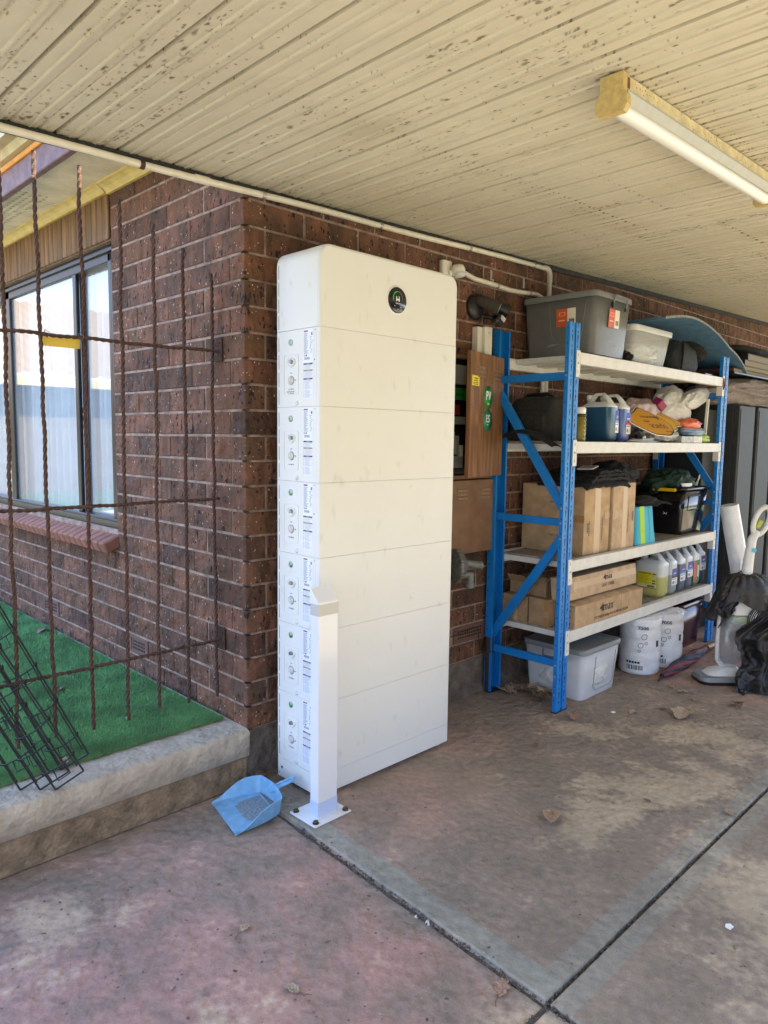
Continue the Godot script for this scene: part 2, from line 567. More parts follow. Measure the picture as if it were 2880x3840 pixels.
func materials():
	var soft := mottle_tex(41, 0.78, 1.0)
	var faint := mottle_tex(44, 0.90, 1.0)
	var strong := mottle_tex(42, 0.55, 1.0, 0.02)
	var wood := mottle_tex(43, 0.5, 1.0, 0.03, 512, 512, 64)
	var grain := bump_tex(51, 0.2, 3.0)
	var lumps := bump_tex(52, 0.04, 6.0)
	var crease := bump_tex(53, 0.02, 14.0)
	var rib := bump_tex(54, 0.08, 6.0, 512, 3, 512, 48)
	worn(mat("brick", 1, 1, 1, 0.9), 1.0 / 2.4, brick_texture(), lumps, 0.8).vertex_color_use_as_albedo = true
	worn(mat("mortar", 0.50, 0.36, 0.275, 0.95), 1.3, strong, lumps, 0.6)
	worn(mat("render", 0.27, 0.215, 0.165, 0.95), 0.9, strong, lumps, 0.6)
	worn(mat("sill_brick", 0.36, 0.150, 0.095, 0.8), 1.5, soft, grain, 0.4).vertex_color_use_as_albedo = true
	worn(mat("air_brick", 0.20, 0.105, 0.075, 0.9), 1.5, soft, lumps, 0.5)
	worn(mat("dark_hole", 0.012, 0.010, 0.009, 0.95), 1.0)
	worn(mat("ceiling", 1, 1, 1, 0.55), 1.0 / 4.2, ceiling_texture(), grain, 0.10)
	worn(mat("roof_steel", 0.35, 0.34, 0.32, 0.5), 1.0, soft)
	worn(mat("channel", 0.045, 0.042, 0.036, 0.7), 2.0, strong, lumps, 0.4)
	var fl := printed("floor", floor_texture(), 0.82)
	fl.normal_enabled = true
	fl.normal_texture = bump_tex(55, 0.06, 7.0, 1024, 5)
	fl.normal_scale = 0.35
	worn(mat("plain_concrete", 0.26, 0.21, 0.18, 0.9), 0.8, strong, lumps, 0.4)
	worn(mat("drive", 0.58, 0.52, 0.40, 0.9), 0.5, soft, lumps, 0.3)
	worn(mat("patio", 0.56, 0.47, 0.35, 0.9), 0.9, soft, lumps, 0.7)
	worn(mat("yard_paving", 0.38, 0.31, 0.22, 0.9), 0.7, soft, lumps, 0.3)
	worn(mat("patio_base", 0.42, 0.29, 0.17, 0.95), 1.1, strong, lumps, 0.8)
	worn(mat("dirt", 0.19, 0.155, 0.12, 1.0), 5.0, strong, lumps, 1.0)
	worn(mat("lawn", 0.06, 0.10, 0.03, 1.0), 0.5, strong)
	var gb := mat("turf_blade", 0.19, 0.42, 0.155, 0.75)
	gb.vertex_color_use_as_albedo = true
	worn(mat("turf_mat", 0.09, 0.22, 0.08, 0.95), 3.0, strong)
	worn(mat("lining_board", 0.32, 0.165, 0.055, 0.65), 1.2, wood, rib, 0.25).vertex_color_use_as_albedo = true
	worn(mat("yellow_paint", 0.80, 0.62, 0.20, 0.5), 1.5, soft)
	worn(mat("soffit", 0.88, 0.79, 0.56, 0.7), 0.7, soft)
	worn(mat("soffit_vent", 0.70, 0.66, 0.48, 0.7), 0.7, soft)
	worn(mat("purple_paint", 0.26, 0.135, 0.125, 0.55), 1.2, strong)
	worn(mat("orange_timber", 0.80, 0.34, 0.06, 0.7), 1.2, soft)
	worn(mat("cream_paint", 0.60, 0.50, 0.27, 0.55), 1.2, soft)
	worn(mat("frame_black", 0.022, 0.022, 0.021, 0.35, 0.3), 2.0)
	worn(mat("curtain", 0.50, 0.58, 0.60, 0.9), 1.0, faint)
	M.curtain.backlight_enabled = true
	M.curtain.backlight = Color(0.3, 0.3, 0.3)
	worn(mat("room", 0.45, 0.42, 0.38, 0.9), 1.0)
	var gl := mat("glass", 0.9, 0.95, 0.95, 0.02)
	gl.transparency = BaseMaterial3D.TRANSPARENCY_ALPHA
	gl.albedo_color.a = 0.10
	gl.metallic_specular = 0.5
	worn(mat("pvc", 0.76, 0.71, 0.58, 0.45), 2.0, faint)
	worn(mat("pvc_clean", 0.78, 0.75, 0.65, 0.4), 2.0, faint)
	worn(mat("zinc", 0.55, 0.54, 0.50, 0.4, 0.8), 3.0, soft)
	worn(mat("rusty_clip", 0.09, 0.055, 0.04, 0.8, 0.2), 4.0, strong)
	# battery
	var dust := PackedByteArray()
	var big := field(512, 512, noise(61, 0.01, 4))
	dust.resize(512 * 512 * 3)
	for i in 512 * 512:
		var v := 243 + int((big[i] - 128) * 0.02)
		dust[3 * i] = v
		dust[3 * i + 1] = v
		dust[3 * i + 2] = v - 4
	for k in 46: splat(dust, 512, rng.randf() * 512, rng.randf() * 512, rng.randf_range(2, 10), rng.randf_range(3, 16), [206, 204, 194], rng.randf_range(0.12, 0.4), 0.9)
	worn(mat("battery_white", 0.80, 0.80, 0.78, 0.42), 0.9, tex(dust, 512), grain, 0.05)
	mat("battery_groove", 0.25, 0.25, 0.25, 0.7)
	mat("slot_dark", 0.05, 0.05, 0.055, 0.7)
	printed("rating_label", plate_texture(), 0.35)
	mat("print_grey", 0.16, 0.17, 0.18, 0.6)
	mat("print_black", 0.02, 0.02, 0.02, 0.6)
	mat("print_brown", 0.045, 0.028, 0.018, 0.7)
	mat("print_white", 0.82, 0.82, 0.80, 0.5)
	mat("display_black", 0.012, 0.012, 0.012, 0.12)
	var le := mat("display_green", 0.02, 0.25, 0.06, 0.4)
	le.emission_enabled = true
	le.emission = Color(0.06, 0.5, 0.16)
	le.emission_energy_multiplier = 0.5
	mat("display_grey", 0.16, 0.15, 0.15, 0.4)
	mat("bolt_steel", 0.36, 0.35, 0.33, 0.35, 0.9)
	var sc := mat("gloss_white", 0.74, 0.74, 0.74, 0.16)
	sc.clearcoat_enabled = true
	sc.clearcoat = 0.6
	sc.clearcoat_roughness = 0.05
	mat("reflective_grey", 0.50, 0.48, 0.43, 0.25)
	mat("film_blue", 0.50, 0.58, 0.76, 0.3)
	worn(mat("brass_bolt", 0.20, 0.14, 0.07, 0.5, 0.7), 6.0, strong)
	worn(mat("dustpan", 0.26, 0.54, 0.80, 0.45), 3.0, soft)
	worn(mat("dust", 0.36, 0.46, 0.52, 1.0), 8.0, strong, lumps, 1.0)
	var ru := worn(mat("rust", 0.15, 0.080, 0.056, 0.85, 0.15), 3.0, strong, lumps, 0.8)
	ru.vertex_color_use_as_albedo = true
	mat("black_wire", 0.012, 0.012, 0.014, 0.45)
	mat("yellow_slat", 0.72, 0.52, 0.07, 0.6)
	# wall fittings
	worn(mat("meter_brown", 0.40, 0.190, 0.075, 0.62), 1.6, wood, rib, 0.12)
	worn(mat("meter_brown_dull", 0.25, 0.135, 0.07, 0.7), 1.2, soft, grain, 0.15)
	worn(mat("louvre_tan", 0.42, 0.29, 0.18, 0.8), 8.0, strong)
	mat("sticker_green", 0.02, 0.25, 0.035, 0.4)
	mat("sticker_teal", 0.012, 0.21, 0.10, 0.4)
	mat("sticker_yellow", 0.80, 0.66, 0.03, 0.45)
	mat("meter_grey", 0.30, 0.31, 0.30, 0.5)
	mat("meter_red", 0.25, 0.02, 0.02, 0.5)
	mat("black_plastic", 0.016, 0.015, 0.014, 0.4)
	worn(mat("dusty_black", 0.075, 0.062, 0.046, 0.85), 8.0, strong)
	mat("lens", 0.55, 0.56, 0.55, 0.08)
	worn(mat("regulator_grey", 0.24, 0.25, 0.225, 0.45, 0.2), 5.0, strong, lumps, 0.3)
	worn(mat("old_pipe", 0.055, 0.038, 0.03, 0.85), 4.0, strong)
	# light
	var cr := worn(mat("lamp_cream", 0.78, 0.67, 0.40, 0.5), 3.0, soft)
	worn(mat("lamp_cap", 0.66, 0.50, 0.20, 0.6), 6.0, soft)
	worn(mat("lamp_rust", 0.30, 0.10, 0.03, 0.9), 9.0, strong)
	worn(mat("lamp_reflector", 0.42, 0.42, 0.38, 0.4), 3.0, faint)
	var df := mat("lamp_diffuser", 0.78, 0.79, 0.76, 0.18)
	df.clearcoat_enabled = true
	# rack
	worn(mat("rack_blue", 0.004, 0.20, 0.60, 0.42), 2.0, faint)
	mat("rack_hole", 0.004, 0.02, 0.06, 0.7)
	worn(mat("beam_white", 0.72, 0.70, 0.64, 0.42), 2.0, faint)
	worn(mat("shelf_board", 0.42, 0.36, 0.28, 0.8), 1.5, strong)
	# goods
	worn(mat("carton", 0.56, 0.375, 0.20, 0.85), 1.6, soft, rib, 0.10, false)
	worn(mat("carton_pale", 0.60, 0.42, 0.25, 0.85), 1.6, soft, rib, 0.10, false)
	worn(mat("carton_dark", 0.42, 0.27, 0.14, 0.85), 1.6, soft, rib, 0.10, false)
	mat("tape", 0.50, 0.345, 0.20, 0.28)
	mat("tape_brown", 0.36, 0.20, 0.075, 0.25)
	see_through(worn(mat("tub_grey", 0.20, 0.205, 0.20, 0.30), 2.0, faint), 0.80)
	mat("tub_lid_grey", 0.19, 0.20, 0.20, 0.4)
	see_through(mat("tub_clear", 0.72, 0.73, 0.72, 0.30), 0.30)
	see_through(mat("tub_milky", 0.84, 0.85, 0.86, 0.30), 0.48)
	mat("lid_clear", 0.60, 0.62, 0.61, 0.3)
	mat("tub_black", 0.008, 0.008, 0.009, 0.12)
	mat("handle_yellow", 0.75, 0.50, 0.01, 0.35)
	mat("maroon", 0.045, 0.008, 0.012, 0.2)
	worn(mat("foam_blue", 0.10, 0.23, 0.37, 0.75), 2.0, soft, grain, 0.2)
	worn(mat("foam_edge", 0.42, 0.44, 0.42, 0.9), 6.0, strong)
	worn(mat("cloth_black", 0.012, 0.012, 0.012, 0.9), 2.5, strong, crease, 0.5)
	worn(mat("bag_charcoal", 0.028, 0.036, 0.043, 0.7), 2.5, strong, crease, 0.6)
	worn(mat("backpack", 0.033, 0.029, 0.023, 0.85), 4.0, strong, lumps, 0.5)
	worn(mat("plastic_white", 0.70, 0.70, 0.66, 0.35), 3.0, faint, crease, 0.9)
	worn(mat("plastic_grey", 0.42, 0.41, 0.37, 0.35), 3.0, soft, crease, 0.5)
	worn(mat("plastic_pink", 0.66, 0.52, 0.52, 0.35), 3.0, soft, crease, 0.5)
	worn(mat("bin_liner", 0.016, 0.016, 0.017, 0.45), 2.5, strong, crease, 0.5)
	worn(mat("green_fabric", 0.010, 0.060, 0.036, 0.6), 3.0, strong, crease, 0.6)
	mat("green_bright", 0.05, 0.36, 0.03, 0.6)
	mat("aqua", 0.06, 0.42, 0.58, 0.7)
	mat("lime", 0.38, 0.62, 0.02, 0.7)
	mat("sign_orange", 0.72, 0.34, 0.015, 0.5)
	mat("sign_yellow", 0.78, 0.47, 0.015, 0.5)
	mat("magenta", 0.25, 0.004, 0.08, 0.5)
	mat("mint", 0.42, 0.62, 0.56, 0.6)
	mat("pack_orange", 0.72, 0.16, 0.07, 0.3)
	mat("pack_blue", 0.28, 0.40, 0.56, 0.25)
	mat("pack_green", 0.42, 0.60, 0.12, 0.4)
	mat("jerry_milky", 0.62, 0.64, 0.62, 0.32)
	mat("liquid_blue", 0.018, 0.075, 0.15, 0.28)
	mat("liquid_violet", 0.07, 0.12, 0.36, 0.28)
	mat("liquid_yellow", 0.50, 0.49, 0.16, 0.28)
	mat("liquid_grey", 0.30, 0.34, 0.34, 0.28)
	mat("liquid_slate", 0.09, 0.12, 0.17, 0.28)
	mat("liquid_green", 0.06, 0.22, 0.09, 0.28)
	mat("liquid_navy", 0.02, 0.04, 0.09, 0.28)
	mat("pickle", 0.20, 0.17, 0.02, 0.25)
	mat("cap_white", 0.82, 0.82, 0.80, 0.4)
	for k in 7: printed("label_%d" % k, paper_label(k), 0.45)
	mat("roll_white", 0.76, 0.77, 0.78, 0.28)
	M.roll_white.clearcoat_enabled = true
	worn(M.roll_white, 2.0, faint, crease, 0.15)
	mat("umbrella_navy", 0.016, 0.018, 0.034, 0.7)
	mat("umbrella_red", 0.20, 0.016, 0.022, 0.7)
	worn(mat("cane", 0.45, 0.24, 0.05, 0.45), 12.0, strong)
	worn(mat("appliance_white", 0.70, 0.69, 0.66, 0.35), 3.0, faint)
	mat("lime_plastic", 0.36, 0.42, 0.06, 0.4)
	see_through(mat("tank", 0.30, 0.33, 0.33, 0.1), 0.35)
	worn(mat("cabinet_grey", 0.032, 0.034, 0.033, 0.6), 1.5, soft)
	worn(mat("canvas", 0.32, 0.275, 0.255, 0.9), 3.0, soft, crease, 0.4)
	mat("paper_edge", 0.26, 0.23, 0.16, 0.9)
	mat("book_brown", 0.10, 0.045, 0.03, 0.6)
	for k in 4: worn(mat("leaf_%d" % k, [0.62, 0.66, 0.32, 0.58][k], [0.42, 0.50, 0.21, 0.35][k], [0.26, 0.33, 0.13, 0.24][k], 0.85), 9.0, strong, crease, 0.5)
	mat("chip_white", 0.8, 0.8, 0.78, 0.6)
	# across the yard
	worn(mat("roof_tile", 0.26, 0.175, 0.115, 0.85), 1.5, soft)
	worn(mat("render_brown", 0.12, 0.085, 0.06, 0.9), 0.6, soft)
	worn(mat("bin_body", 0.12, 0.16, 0.13, 0.5), 1.0)

func _ready():
	rng.seed = 4
	# ---------------- camera, sky, sun, exposure
	var cam := Camera3D.new()
	cam.name = "camera"
	cam.fov = 70.611
	cam.near = 0.05
	cam.far = 400.0
	add_child(cam)
	cam.transform = Transform3D(Basis(V(0.711346, 0.012805, 0.702725), V(0.061986, 0.994795, -0.080873), V(-0.700103, 0.101088, 0.70685)).orthonormalized(), V(-1.67323, 1.44968, 2.49606))
	cam.current = true
	var we := WorldEnvironment.new()
	we.name = "environment"
	var env := Environment.new()
	env.background_mode = Environment.BG_SKY
	var sky := Sky.new()
	var sm := ProceduralSkyMaterial.new()
	sm.sky_top_color = Color(0.46, 0.60, 0.82)
	sm.sky_horizon_color = Color(0.90, 0.93, 0.96)
	sm.sky_curve = 0.12
	sm.ground_bottom_color = Color(0.28, 0.25, 0.20)
	sm.ground_horizon_color = Color(0.55, 0.55, 0.52)
	sm.sky_energy_multiplier = 1.0
	sky.sky_material = sm
	env.sky = sky
	env.tonemap_mode = Environment.TONE_MAPPER_LINEAR
	env.tonemap_exposure = 6.6
	env.ssao_enabled = true
	env.ssil_enabled = true
	env.sdfgi_enabled = true
	we.environment = env
	add_child(we)
	var sun := DirectionalLight3D.new()
	sun.name = "sun"
	sun.light_energy = 1.6
	sun.light_color = Color(1.0, 0.98, 0.86)
	sun.light_angular_distance = 0.5
	sun.shadow_enabled = true
	add_child(sun)
	sun.look_at_from_position(V(0.55, 1.0, 0.80) * 30.0, Vector3.ZERO)
	# ---------------- the place
	materials()
	ground()
	house()
	carport()
	patio()
	yard()
	# ---------------- the things in it
	battery()
	bollard()
	dustpan()
	railing()
	wire_stands()
	wall_fittings()
	ceiling_light()
	rack()
	rack_goods()
	low_goods()
	right_side()
	litter()

# ------------------------------------------------------------------ ground
func paving(called: String, poly: PackedVector2Array, y: float, m: Material, thick := 0.1):
	# poly holds (x, z); texture laid in metres over the floor
	var st := mb()
	var uv := func(p: Vector2): return Vector2((p.x + 1.7) / 4.2, (p.y + 0.2) / 4.2)
	var c := Vector2.ZERO
	for p in poly: c += p
	c /= poly.size()
	var inner := PackedVector2Array()
	for p in poly: inner.append(p + (c - p).normalized() * 0.006)
	var ids := Geometry2D.triangulate_polygon(inner)
	for i in range(0, ids.size(), 3):
		var q := [inner[ids[i]], inner[ids[i + 1]], inner[ids[i + 2]]]
		if (q[1] - q[0]).cross(q[2] - q[0]) > 0: q = [q[0], q[2], q[1]]
		for k in [0, 2, 1]:
			st.set_uv(uv.call(q[k]))
			st.add_vertex(V(q[k].x, y, q[k].y))
	var n := poly.size()
	for i in n:
		var j := (i + 1) % n
		for e in [[inner[i], inner[j], y, poly[i], poly[j], y - 0.005], [poly[i], poly[j], y - 0.005, poly[i], poly[j], y - thick]]:
			var q := [[e[3], e[5]], [e[4], e[5]], [e[1], e[2]], [e[0], e[2]]]
			for k in [0, 2, 1, 0, 3, 2]:
				st.set_uv(uv.call(q[k][0]))
				st.add_vertex(V(q[k][0].x, q[k][1], q[k][0].y))
	return setting(st, called, m)

func ragged(a: Vector2, b: Vector2, n: int, amp: float) -> Array:
	var out := []
	for i in n: out.append(a.lerp(b, float(i) / n) + (Vector2(rng.randf_range(-amp, amp), rng.randf_range(-amp, amp)) if i else Vector2.ZERO))
	return out

func ground():
	var st := mb()
	slab(st, V(-60, -0.5, -60), V(60, -0.105, 60))
	setting(st, "ground", M.lawn)
	var P := func(l): return PackedVector2Array(l)
	paving("carport_slab", P.call(ragged(Vector2(-0.04, 0.0), Vector2(-0.131, 1.562), 26, 0.0025) + ragged(Vector2(-0.131, 1.562), Vector2(2.36, 1.562), 30, 0.002) + ragged(Vector2(2.36, 1.562), Vector2(2.40, 0.0), 10, 0.002) + [Vector2(2.40, 0.0)]), 0.0, M.floor)
	paving("carport_slab", P.call([Vector2(2.408, 0.0), Vector2(2.369, 1.562), Vector2(8.6, 1.562), Vector2(8.6, 0.0)]), 0.0, M.floor)
	paving("carport_slab", P.call(ragged(Vector2(-0.132, 1.578), Vector2(-0.19, 4.4), 30, 0.003) + [Vector2(-0.19, 4.4), Vector2(2.352, 4.4), Vector2(2.352, 1.578)]), 0.001, M.floor)
	paving("carport_slab", P.call([Vector2(2.362, 1.578), Vector2(2.362, 4.4), Vector2(8.6, 4.4), Vector2(8.6, 1.578)]), 0.0, M.floor)
	paving("lower_path", P.call([Vector2(-6.0, 0.012), Vector2(-6.0, 1.562)] + ragged(Vector2(-0.141, 1.562), Vector2(-0.050, 0.012), 26, 0.0025) + [Vector2(-0.050, 0.012)]), -0.018, M.floor)
	paving("lower_path", P.call([Vector2(-6.0, 1.578), Vector2(-6.0, 4.4)] + ragged(Vector2(-0.203, 4.4), Vector2(-0.146, 1.578), 30, 0.003) + [Vector2(-0.146, 1.578)]), -0.008, M.floor)
	paving("driveway", P.call([Vector2(-14, 4.41), Vector2(-14, 16), Vector2(16, 16), Vector2(16, 4.41)]), -0.012, M.drive)
	st = mb()
	slab(st, V(-6, -0.104, 0.0), V(8.6, -0.020, 4.405))
	setting(st, "joint_soil", M.dirt)
	# crumbs of soil and grit lying in the joints
	var grit := mb()
	for k in 900:
		var p := Vector3.ZERO
		match k % 3:
			0: p = V(lerpf(-0.5, 2.6, rng.randf()), -0.014, 1.570)
			1:
				var z := rng.randf_range(0.45, 1.9)
				p = V(-0.05 - 0.055 * z + rng.randf_range(-0.014, 0.006), -0.012, z)
			2: p = V(lerpf(2.404, 2.365, rng.randf()), -0.014, rng.randf_range(0.2, 1.55))
		var r := rng.randf_range(0.0012, 0.0042)
		box(grit, p + V(rng.randf_range(-0.005, 0.005), rng.randf_range(0, 0.007), rng.randf_range(-0.005, 0.005)), V(r * 2, r * 1.3, r * 1.6), 0.0, Basis(V(rng.randf(), rng.randf(), 0.3).normalized(), rng.randf() * 6))
	tag(build(grit, "joint_grit", M.dirt), "brown grit and soil crumbs lying in the paving joints", "grit", "", "stuff")

# ------------------------------------------------------------------ house
var brick_meshes := {}

func brick_mesh(s: Vector3, tone: int) -> Mesh:
	var key := "%.3f %.3f %.3f %d" % [s.x, s.y, s.z, tone]
	if not brick_meshes.has(key):
		var st := mb()
		var t: Array = [[1.0, 1.0, 1.0], [0.78, 0.74, 0.72], [1.22, 1.15, 1.10], [0.60, 0.62, 0.64], [1.30, 1.05, 0.9], [0.88, 0.92, 0.94]][tone]
		st.set_color(Color(t[0], t[1], t[2]))
		box(st, Vector3.ZERO, s, 0.003)
		brick_meshes[key] = commit(st)
	return brick_meshes[key]

func spans(a: float, b: float, first: float, holes: Array) -> Array:
	# bricks of one course between a and b, joints at first + k * PITCH, with holes left out
	var cuts := [a]
	var p := first
	while p < b - 0.03:
		if p > a + 0.03: cuts.append(p)
		p += PITCH
	cuts.append(b)
	var out := []
	for i in cuts.size() - 1:
		var parts := [[cuts[i], cuts[i + 1]]]
		for h in holes:
			var keep := []
			for q in parts:
				if h[1] <= q[0] or h[0] >= q[1]: keep.append(q)
				else:
					if h[0] - q[0] > 0.03: keep.append([q[0], h[0]])
					if q[1] - h[1] > 0.03: keep.append([h[1], q[1]])
			parts = keep
		out += parts
	return out

func house():
	var H := thing("brick_house", "brown brick house with a corner, curtained window and timber lining", "house")
	var D := 0.06                                   # how deep a brick is built
	var rows := range(-3, 21)
	# front wall along x
	var st := mb()
	slab(st, V(0.03, 0.209, -0.25), V(8.6, 2.70, -0.0045))
	var front := build(st, "front_wall", M.mortar, H)
	st = mb()
	slab(st, V(0.0045, 0.209, -1.2), V(0.25, 2.78, -0.25))
	slab(st, V(0.0045, 0.209, -0.26), V(0.06, 2.70, -0.03))
	slab(st, V(0.0045, 0.209, -6.0), V(0.25, 0.95, -1.2))
	slab(st, V(0.0045, 2.44, -6.0), V(0.25, 2.78, -1.2))
	slab(st, V(0.0045, 0.95, -6.0), V(0.25, 2.44, -4.2))
	var side := build(st, "side_wall", M.mortar, H)
	var rest := [mb(), mb()]
	var tones := [0, 0, 1, 2, 2, 3, 4, 5, 0]
	for k in rows:
		var y: float = TOP - COURSE * (k + 0.5)
		var even: bool = posmod(k, 2) == 0
		var vis_front := func(a, b):
			if y > TOP + 0.02 and a < 2.0: return y < 2.46 + 0.03 * a
			if a < 0.32: return true
			if y > 1.85: return a < 5.6 and not (a > 1.9 and a < 3.0 and y < 2.0)
			if a > 1.2 and a < 1.7: return y < 0.9
			if a > 1.7 and a < 3.3: return y > 1.48
			return false
		# corner brick, its long side on the front in even courses
		var cs := V(0.298, COURSE - 0.010, 0.098) if even else V(0.098, COURSE - 0.010, 0.298)
		put(brick_mesh(cs, tones[rng.randi() % 9]), "brick", M.brick, front, V(cs.x * 0.5, y, -cs.z * 0.5))
		var holes := []
		if k == 19: holes = [[1.345, 1.640]]
		for q in spans(PITCH if even else 0.103, 8.5, PITCH if even else 0.103, holes):
			var l: float = q[1] - q[0] - 0.010
			var c := V((q[0] + q[1]) * 0.5, y, -D * 0.5)
			var jog := V(0, rng.randf_range(-0.001, 0.001), rng.randf_range(-0.0015, 0.001))
			if vis_front.call(q[0], q[1]): put(brick_mesh(V(snappedf(l, 0.002), COURSE - 0.010, D), tones[rng.randi() % 9]), "brick", M.brick, front, c + jog)
			else:
				rest[0].set_color(Color.WHITE * rng.randf_range(0.8, 1.1))
				box(rest[0], c + jog, V(l, COURSE - 0.010, D), 0.0035)
		holes = []
		if y > 0.86: holes.append([1.2, 6.0])
		if k == 19: holes += [[0.875, 1.09], [2.05, 2.31]]
		for q in spans(0.103 if even else PITCH, 5.9, 0.103 if even else PITCH, holes):
			var l: float = q[1] - q[0] - 0.0035
			var c := V(D * 0.5, y, -(q[0] + q[1]) * 0.5)
			var jog := V(rng.randf_range(-0.0012, 0.0015), rng.randf_range(-0.001, 0.001), 0)
			if q[0] < 3.2: put(brick_mesh(V(D, COURSE - 0.011, snappedf(l, 0.002)), tones[rng.randi() % 9]), "brick", M.brick, side, c + jog)
			else:
				rest[1].set_color(Color.WHITE * rng.randf_range(0.8, 1.1))
				box(rest[1], c + jog, V(D, COURSE - 0.013, l), 0.0035)
	tag(build(rest[0], "brickwork", M.brick, front), "", "", "", "stuff")
	tag(build(rest[1], "brickwork", M.brick, side), "", "", "", "stuff")
	# terracotta air bricks
	for a in [[1.345, 1.640, true], [0.875, 1.09, false], [2.05, 2.31, false]]:
		var w: float = a[1] - a[0] - 0.01
		var h := COURSE - 0.012
		var X := Transform3D(Basis(), V((a[0] + a[1]) * 0.5, TOP - COURSE * 19.5, 0.0)) if a[2] else Transform3D(Basis(V(0, 0, 1), UP, V(-1, 0, 0)), V(0.0, TOP - COURSE * 19.5, -(a[0] + a[1]) * 0.5))
		var v := mb()
		for e in [[V(0, h * 0.5 - 0.007, 0), V(w, 0.014, 0.03)], [V(0, -h * 0.5 + 0.009, 0), V(w, 0.018, 0.03)], [V(w * 0.5 - 0.012, 0, 0), V(0.024, h - 0.032, 0.03)], [V(-w * 0.5 + 0.012, 0, 0), V(0.024, h - 0.032, 0.03)]]:
			box(v, X * (e[0] + V(0, 0, -0.011)), e[1], 0.002, X.basis)
		box(v, X * V(0, 0, -0.007), V(w - 0.04, h - 0.03, 0.012), 0.0, X.basis)
		var vent := build(v, "air_vent", M.air_brick, front if a[2] else side)
		var hs := mb()
		var cols := int((w - 0.06) / 0.0165)
		for i in cols:
			for j in 3: cyl(hs, X * V((i - (cols - 1) * 0.5) * 0.0165, (j - 1) * 0.018, -0.002), X * V((i - (cols - 1) * 0.5) * 0.0165, (j - 1) * 0.018, -0.0005), 0.0066, -1.0, 8)
		build(hs, "vent_holes", M.dark_hole, vent)
	# footing under the brickwork
	st = mb()
	slab(st, V(0.0, -0.1, -6.0), V(8.6, 0.207, -0.003), 0.004)
	build(st, "footing", M.render, H)
	st = mb()
	grid(st, 60, 3, func(u: float, v: float): return V(0.95 + u * 1.0, 0.0005 + 0.05 * v * (0.5 + 0.5 * sin(u * 41.0) * sin(u * 13.0) + 0.35), 0.022 * (1.0 - v) * (0.7 + 0.5 * sin(u * 29.0)) - 0.002), 0.0, false)
	build(st, "mortar_fillet", M.render, H)
	# window in the side wall
	var win := Node3D.new()
	win.name = "window"
	H.add_child(win)
	st = mb()
	for e in [[-1.245, 0.045, 0.94, 2.44], [-1.285, 0.035, 1.0, 2.40], [-2.86, 0.085, 0.94, 2.44], [-4.16, 0.08, 0.94, 2.44]]:
		slab(st, V(0.035, e[2], e[0] - e[1]), V(0.10, e[3], e[0]), 0.004)
	slab(st, V(0.035, 2.355, -4.2), V(0.101, 2.455, -1.2), 0.004)
	slab(st, V(0.020, 2.40, -4.2), V(0.036, 2.42, -1.2), 0.002)
	slab(st, V(0.022, 0.945, -4.2), V(0.101, 1.0, -1.2), 0.004)
	slab(st, V(0.012, 0.965, -4.2), V(0.022, 0.985, -1.2), 0.002)
	slab(st, V(0.012, 0.90, -4.2), V(0.06, 0.944, -1.2), 0.003)
	build(st, "frame", M.frame_black, win)
	st = mb()
	slab(st, V(0.040, 1.0, -1.80), V(0.062, 2.36, -1.755), 0.003)
	slab(st, V(0.066, 1.0, -1.765), V(0.088, 2.36, -1.705), 0.003)
	build(st, "meeting_stile", M.frame_black, win)
	for q in [[-1.71, -1.285, 0.077], [-2.865, -1.79, 0.051], [-4.16, -2.94, 0.077]]:
		st = mb()
		slab(st, V(q[2], 0.99, q[0]), V(q[2] + 0.005, 2.365, q[1]))
		build(st, "pane", M.glass, win)
	# sloping brick-on-edge sill
	var sillp := mb()
	slab(sillp, V(0.01, 0.86, -4.2), V(0.2, 0.91, -1.2))
	var sill := build(sillp, "window_sill", M.mortar, H)
	var z := -1.19
	var Bs := Basis(V(0, 0, 1), deg_to_rad(24))
	var sb := []
	for k in 3:
		st = mb()
		st.set_color(Color.WHITE * [1.0, 0.86, 1.1][k])
		box(st, Vector3.ZERO, V(0.15, 0.065, 0.072), 0.008, Bs)
		sb.append(commit(st))
	while z > -4.2:
		put(sb[rng.randi() % 3], "sill_brick", M.sill_brick, sill, V(-0.004, 0.884 + rng.randf_range(-0.001, 0.001), z - 0.036))
		z -= 0.080
	# vertical timber lining boards over the window
	st = mb()
	slab(st, V(0.0005, 2.45, -4.2), V(0.007, 2.70, -1.2))
	var lining := build(st, "timber_lining", M.dark_hole, H)
	var lb := []
	for k in 4:
		st = mb()
		var q: float = [1.0, 0.84, 1.12, 0.93][k]
		st.set_color(Color(q, q, q))
		box(st, Vector3.ZERO, V(0.014, 0.245, 0.060), 0.004)
		lb.append(commit(st))
	z = -1.2
	while z > -4.2:
		put(lb[rng.randi() % 4], "board", M.lining_board, lining, V(-0.005, 2.565, z - 0.033))
		z -= 0.0665
	# eave
	st = mb()
	slab(st, V(-0.335, 2.705, -6.0), V(0.0, 2.72, -0.06))
	var sof := build(st, "eave_soffit", M.soffit, H)
	st = mb()
	for i in 16:
		for j in 5: slab(st, V(-0.30 + j * 0.034, 2.7, -2.4 + i * 0.05), V(-0.285 + j * 0.034, 2.7045, -2.365 + i * 0.05), 0.001)
	build(st, "vent_louvre", M.soffit_vent, sof)
	st = mb()
	tube(st, [V(-0.33, 2.703, -2.55), V(-0.1, 2.7, -1.75), V(0.0, 2.703, -1.42)], 0.004, 6)
	build(st, "joint_strip", M.soffit_vent, sof)
	var prof := PackedVector2Array([Vector2(0.012, -0.045), Vector2(0.012, 0.0), Vector2(-0.062, 0.0), Vector2(-0.062, -0.008), Vector2(-0.048, -0.012), Vector2(-0.030, -0.022), Vector2(-0.016, -0.036), Vector2(-0.012, -0.045)])
	st = mb()
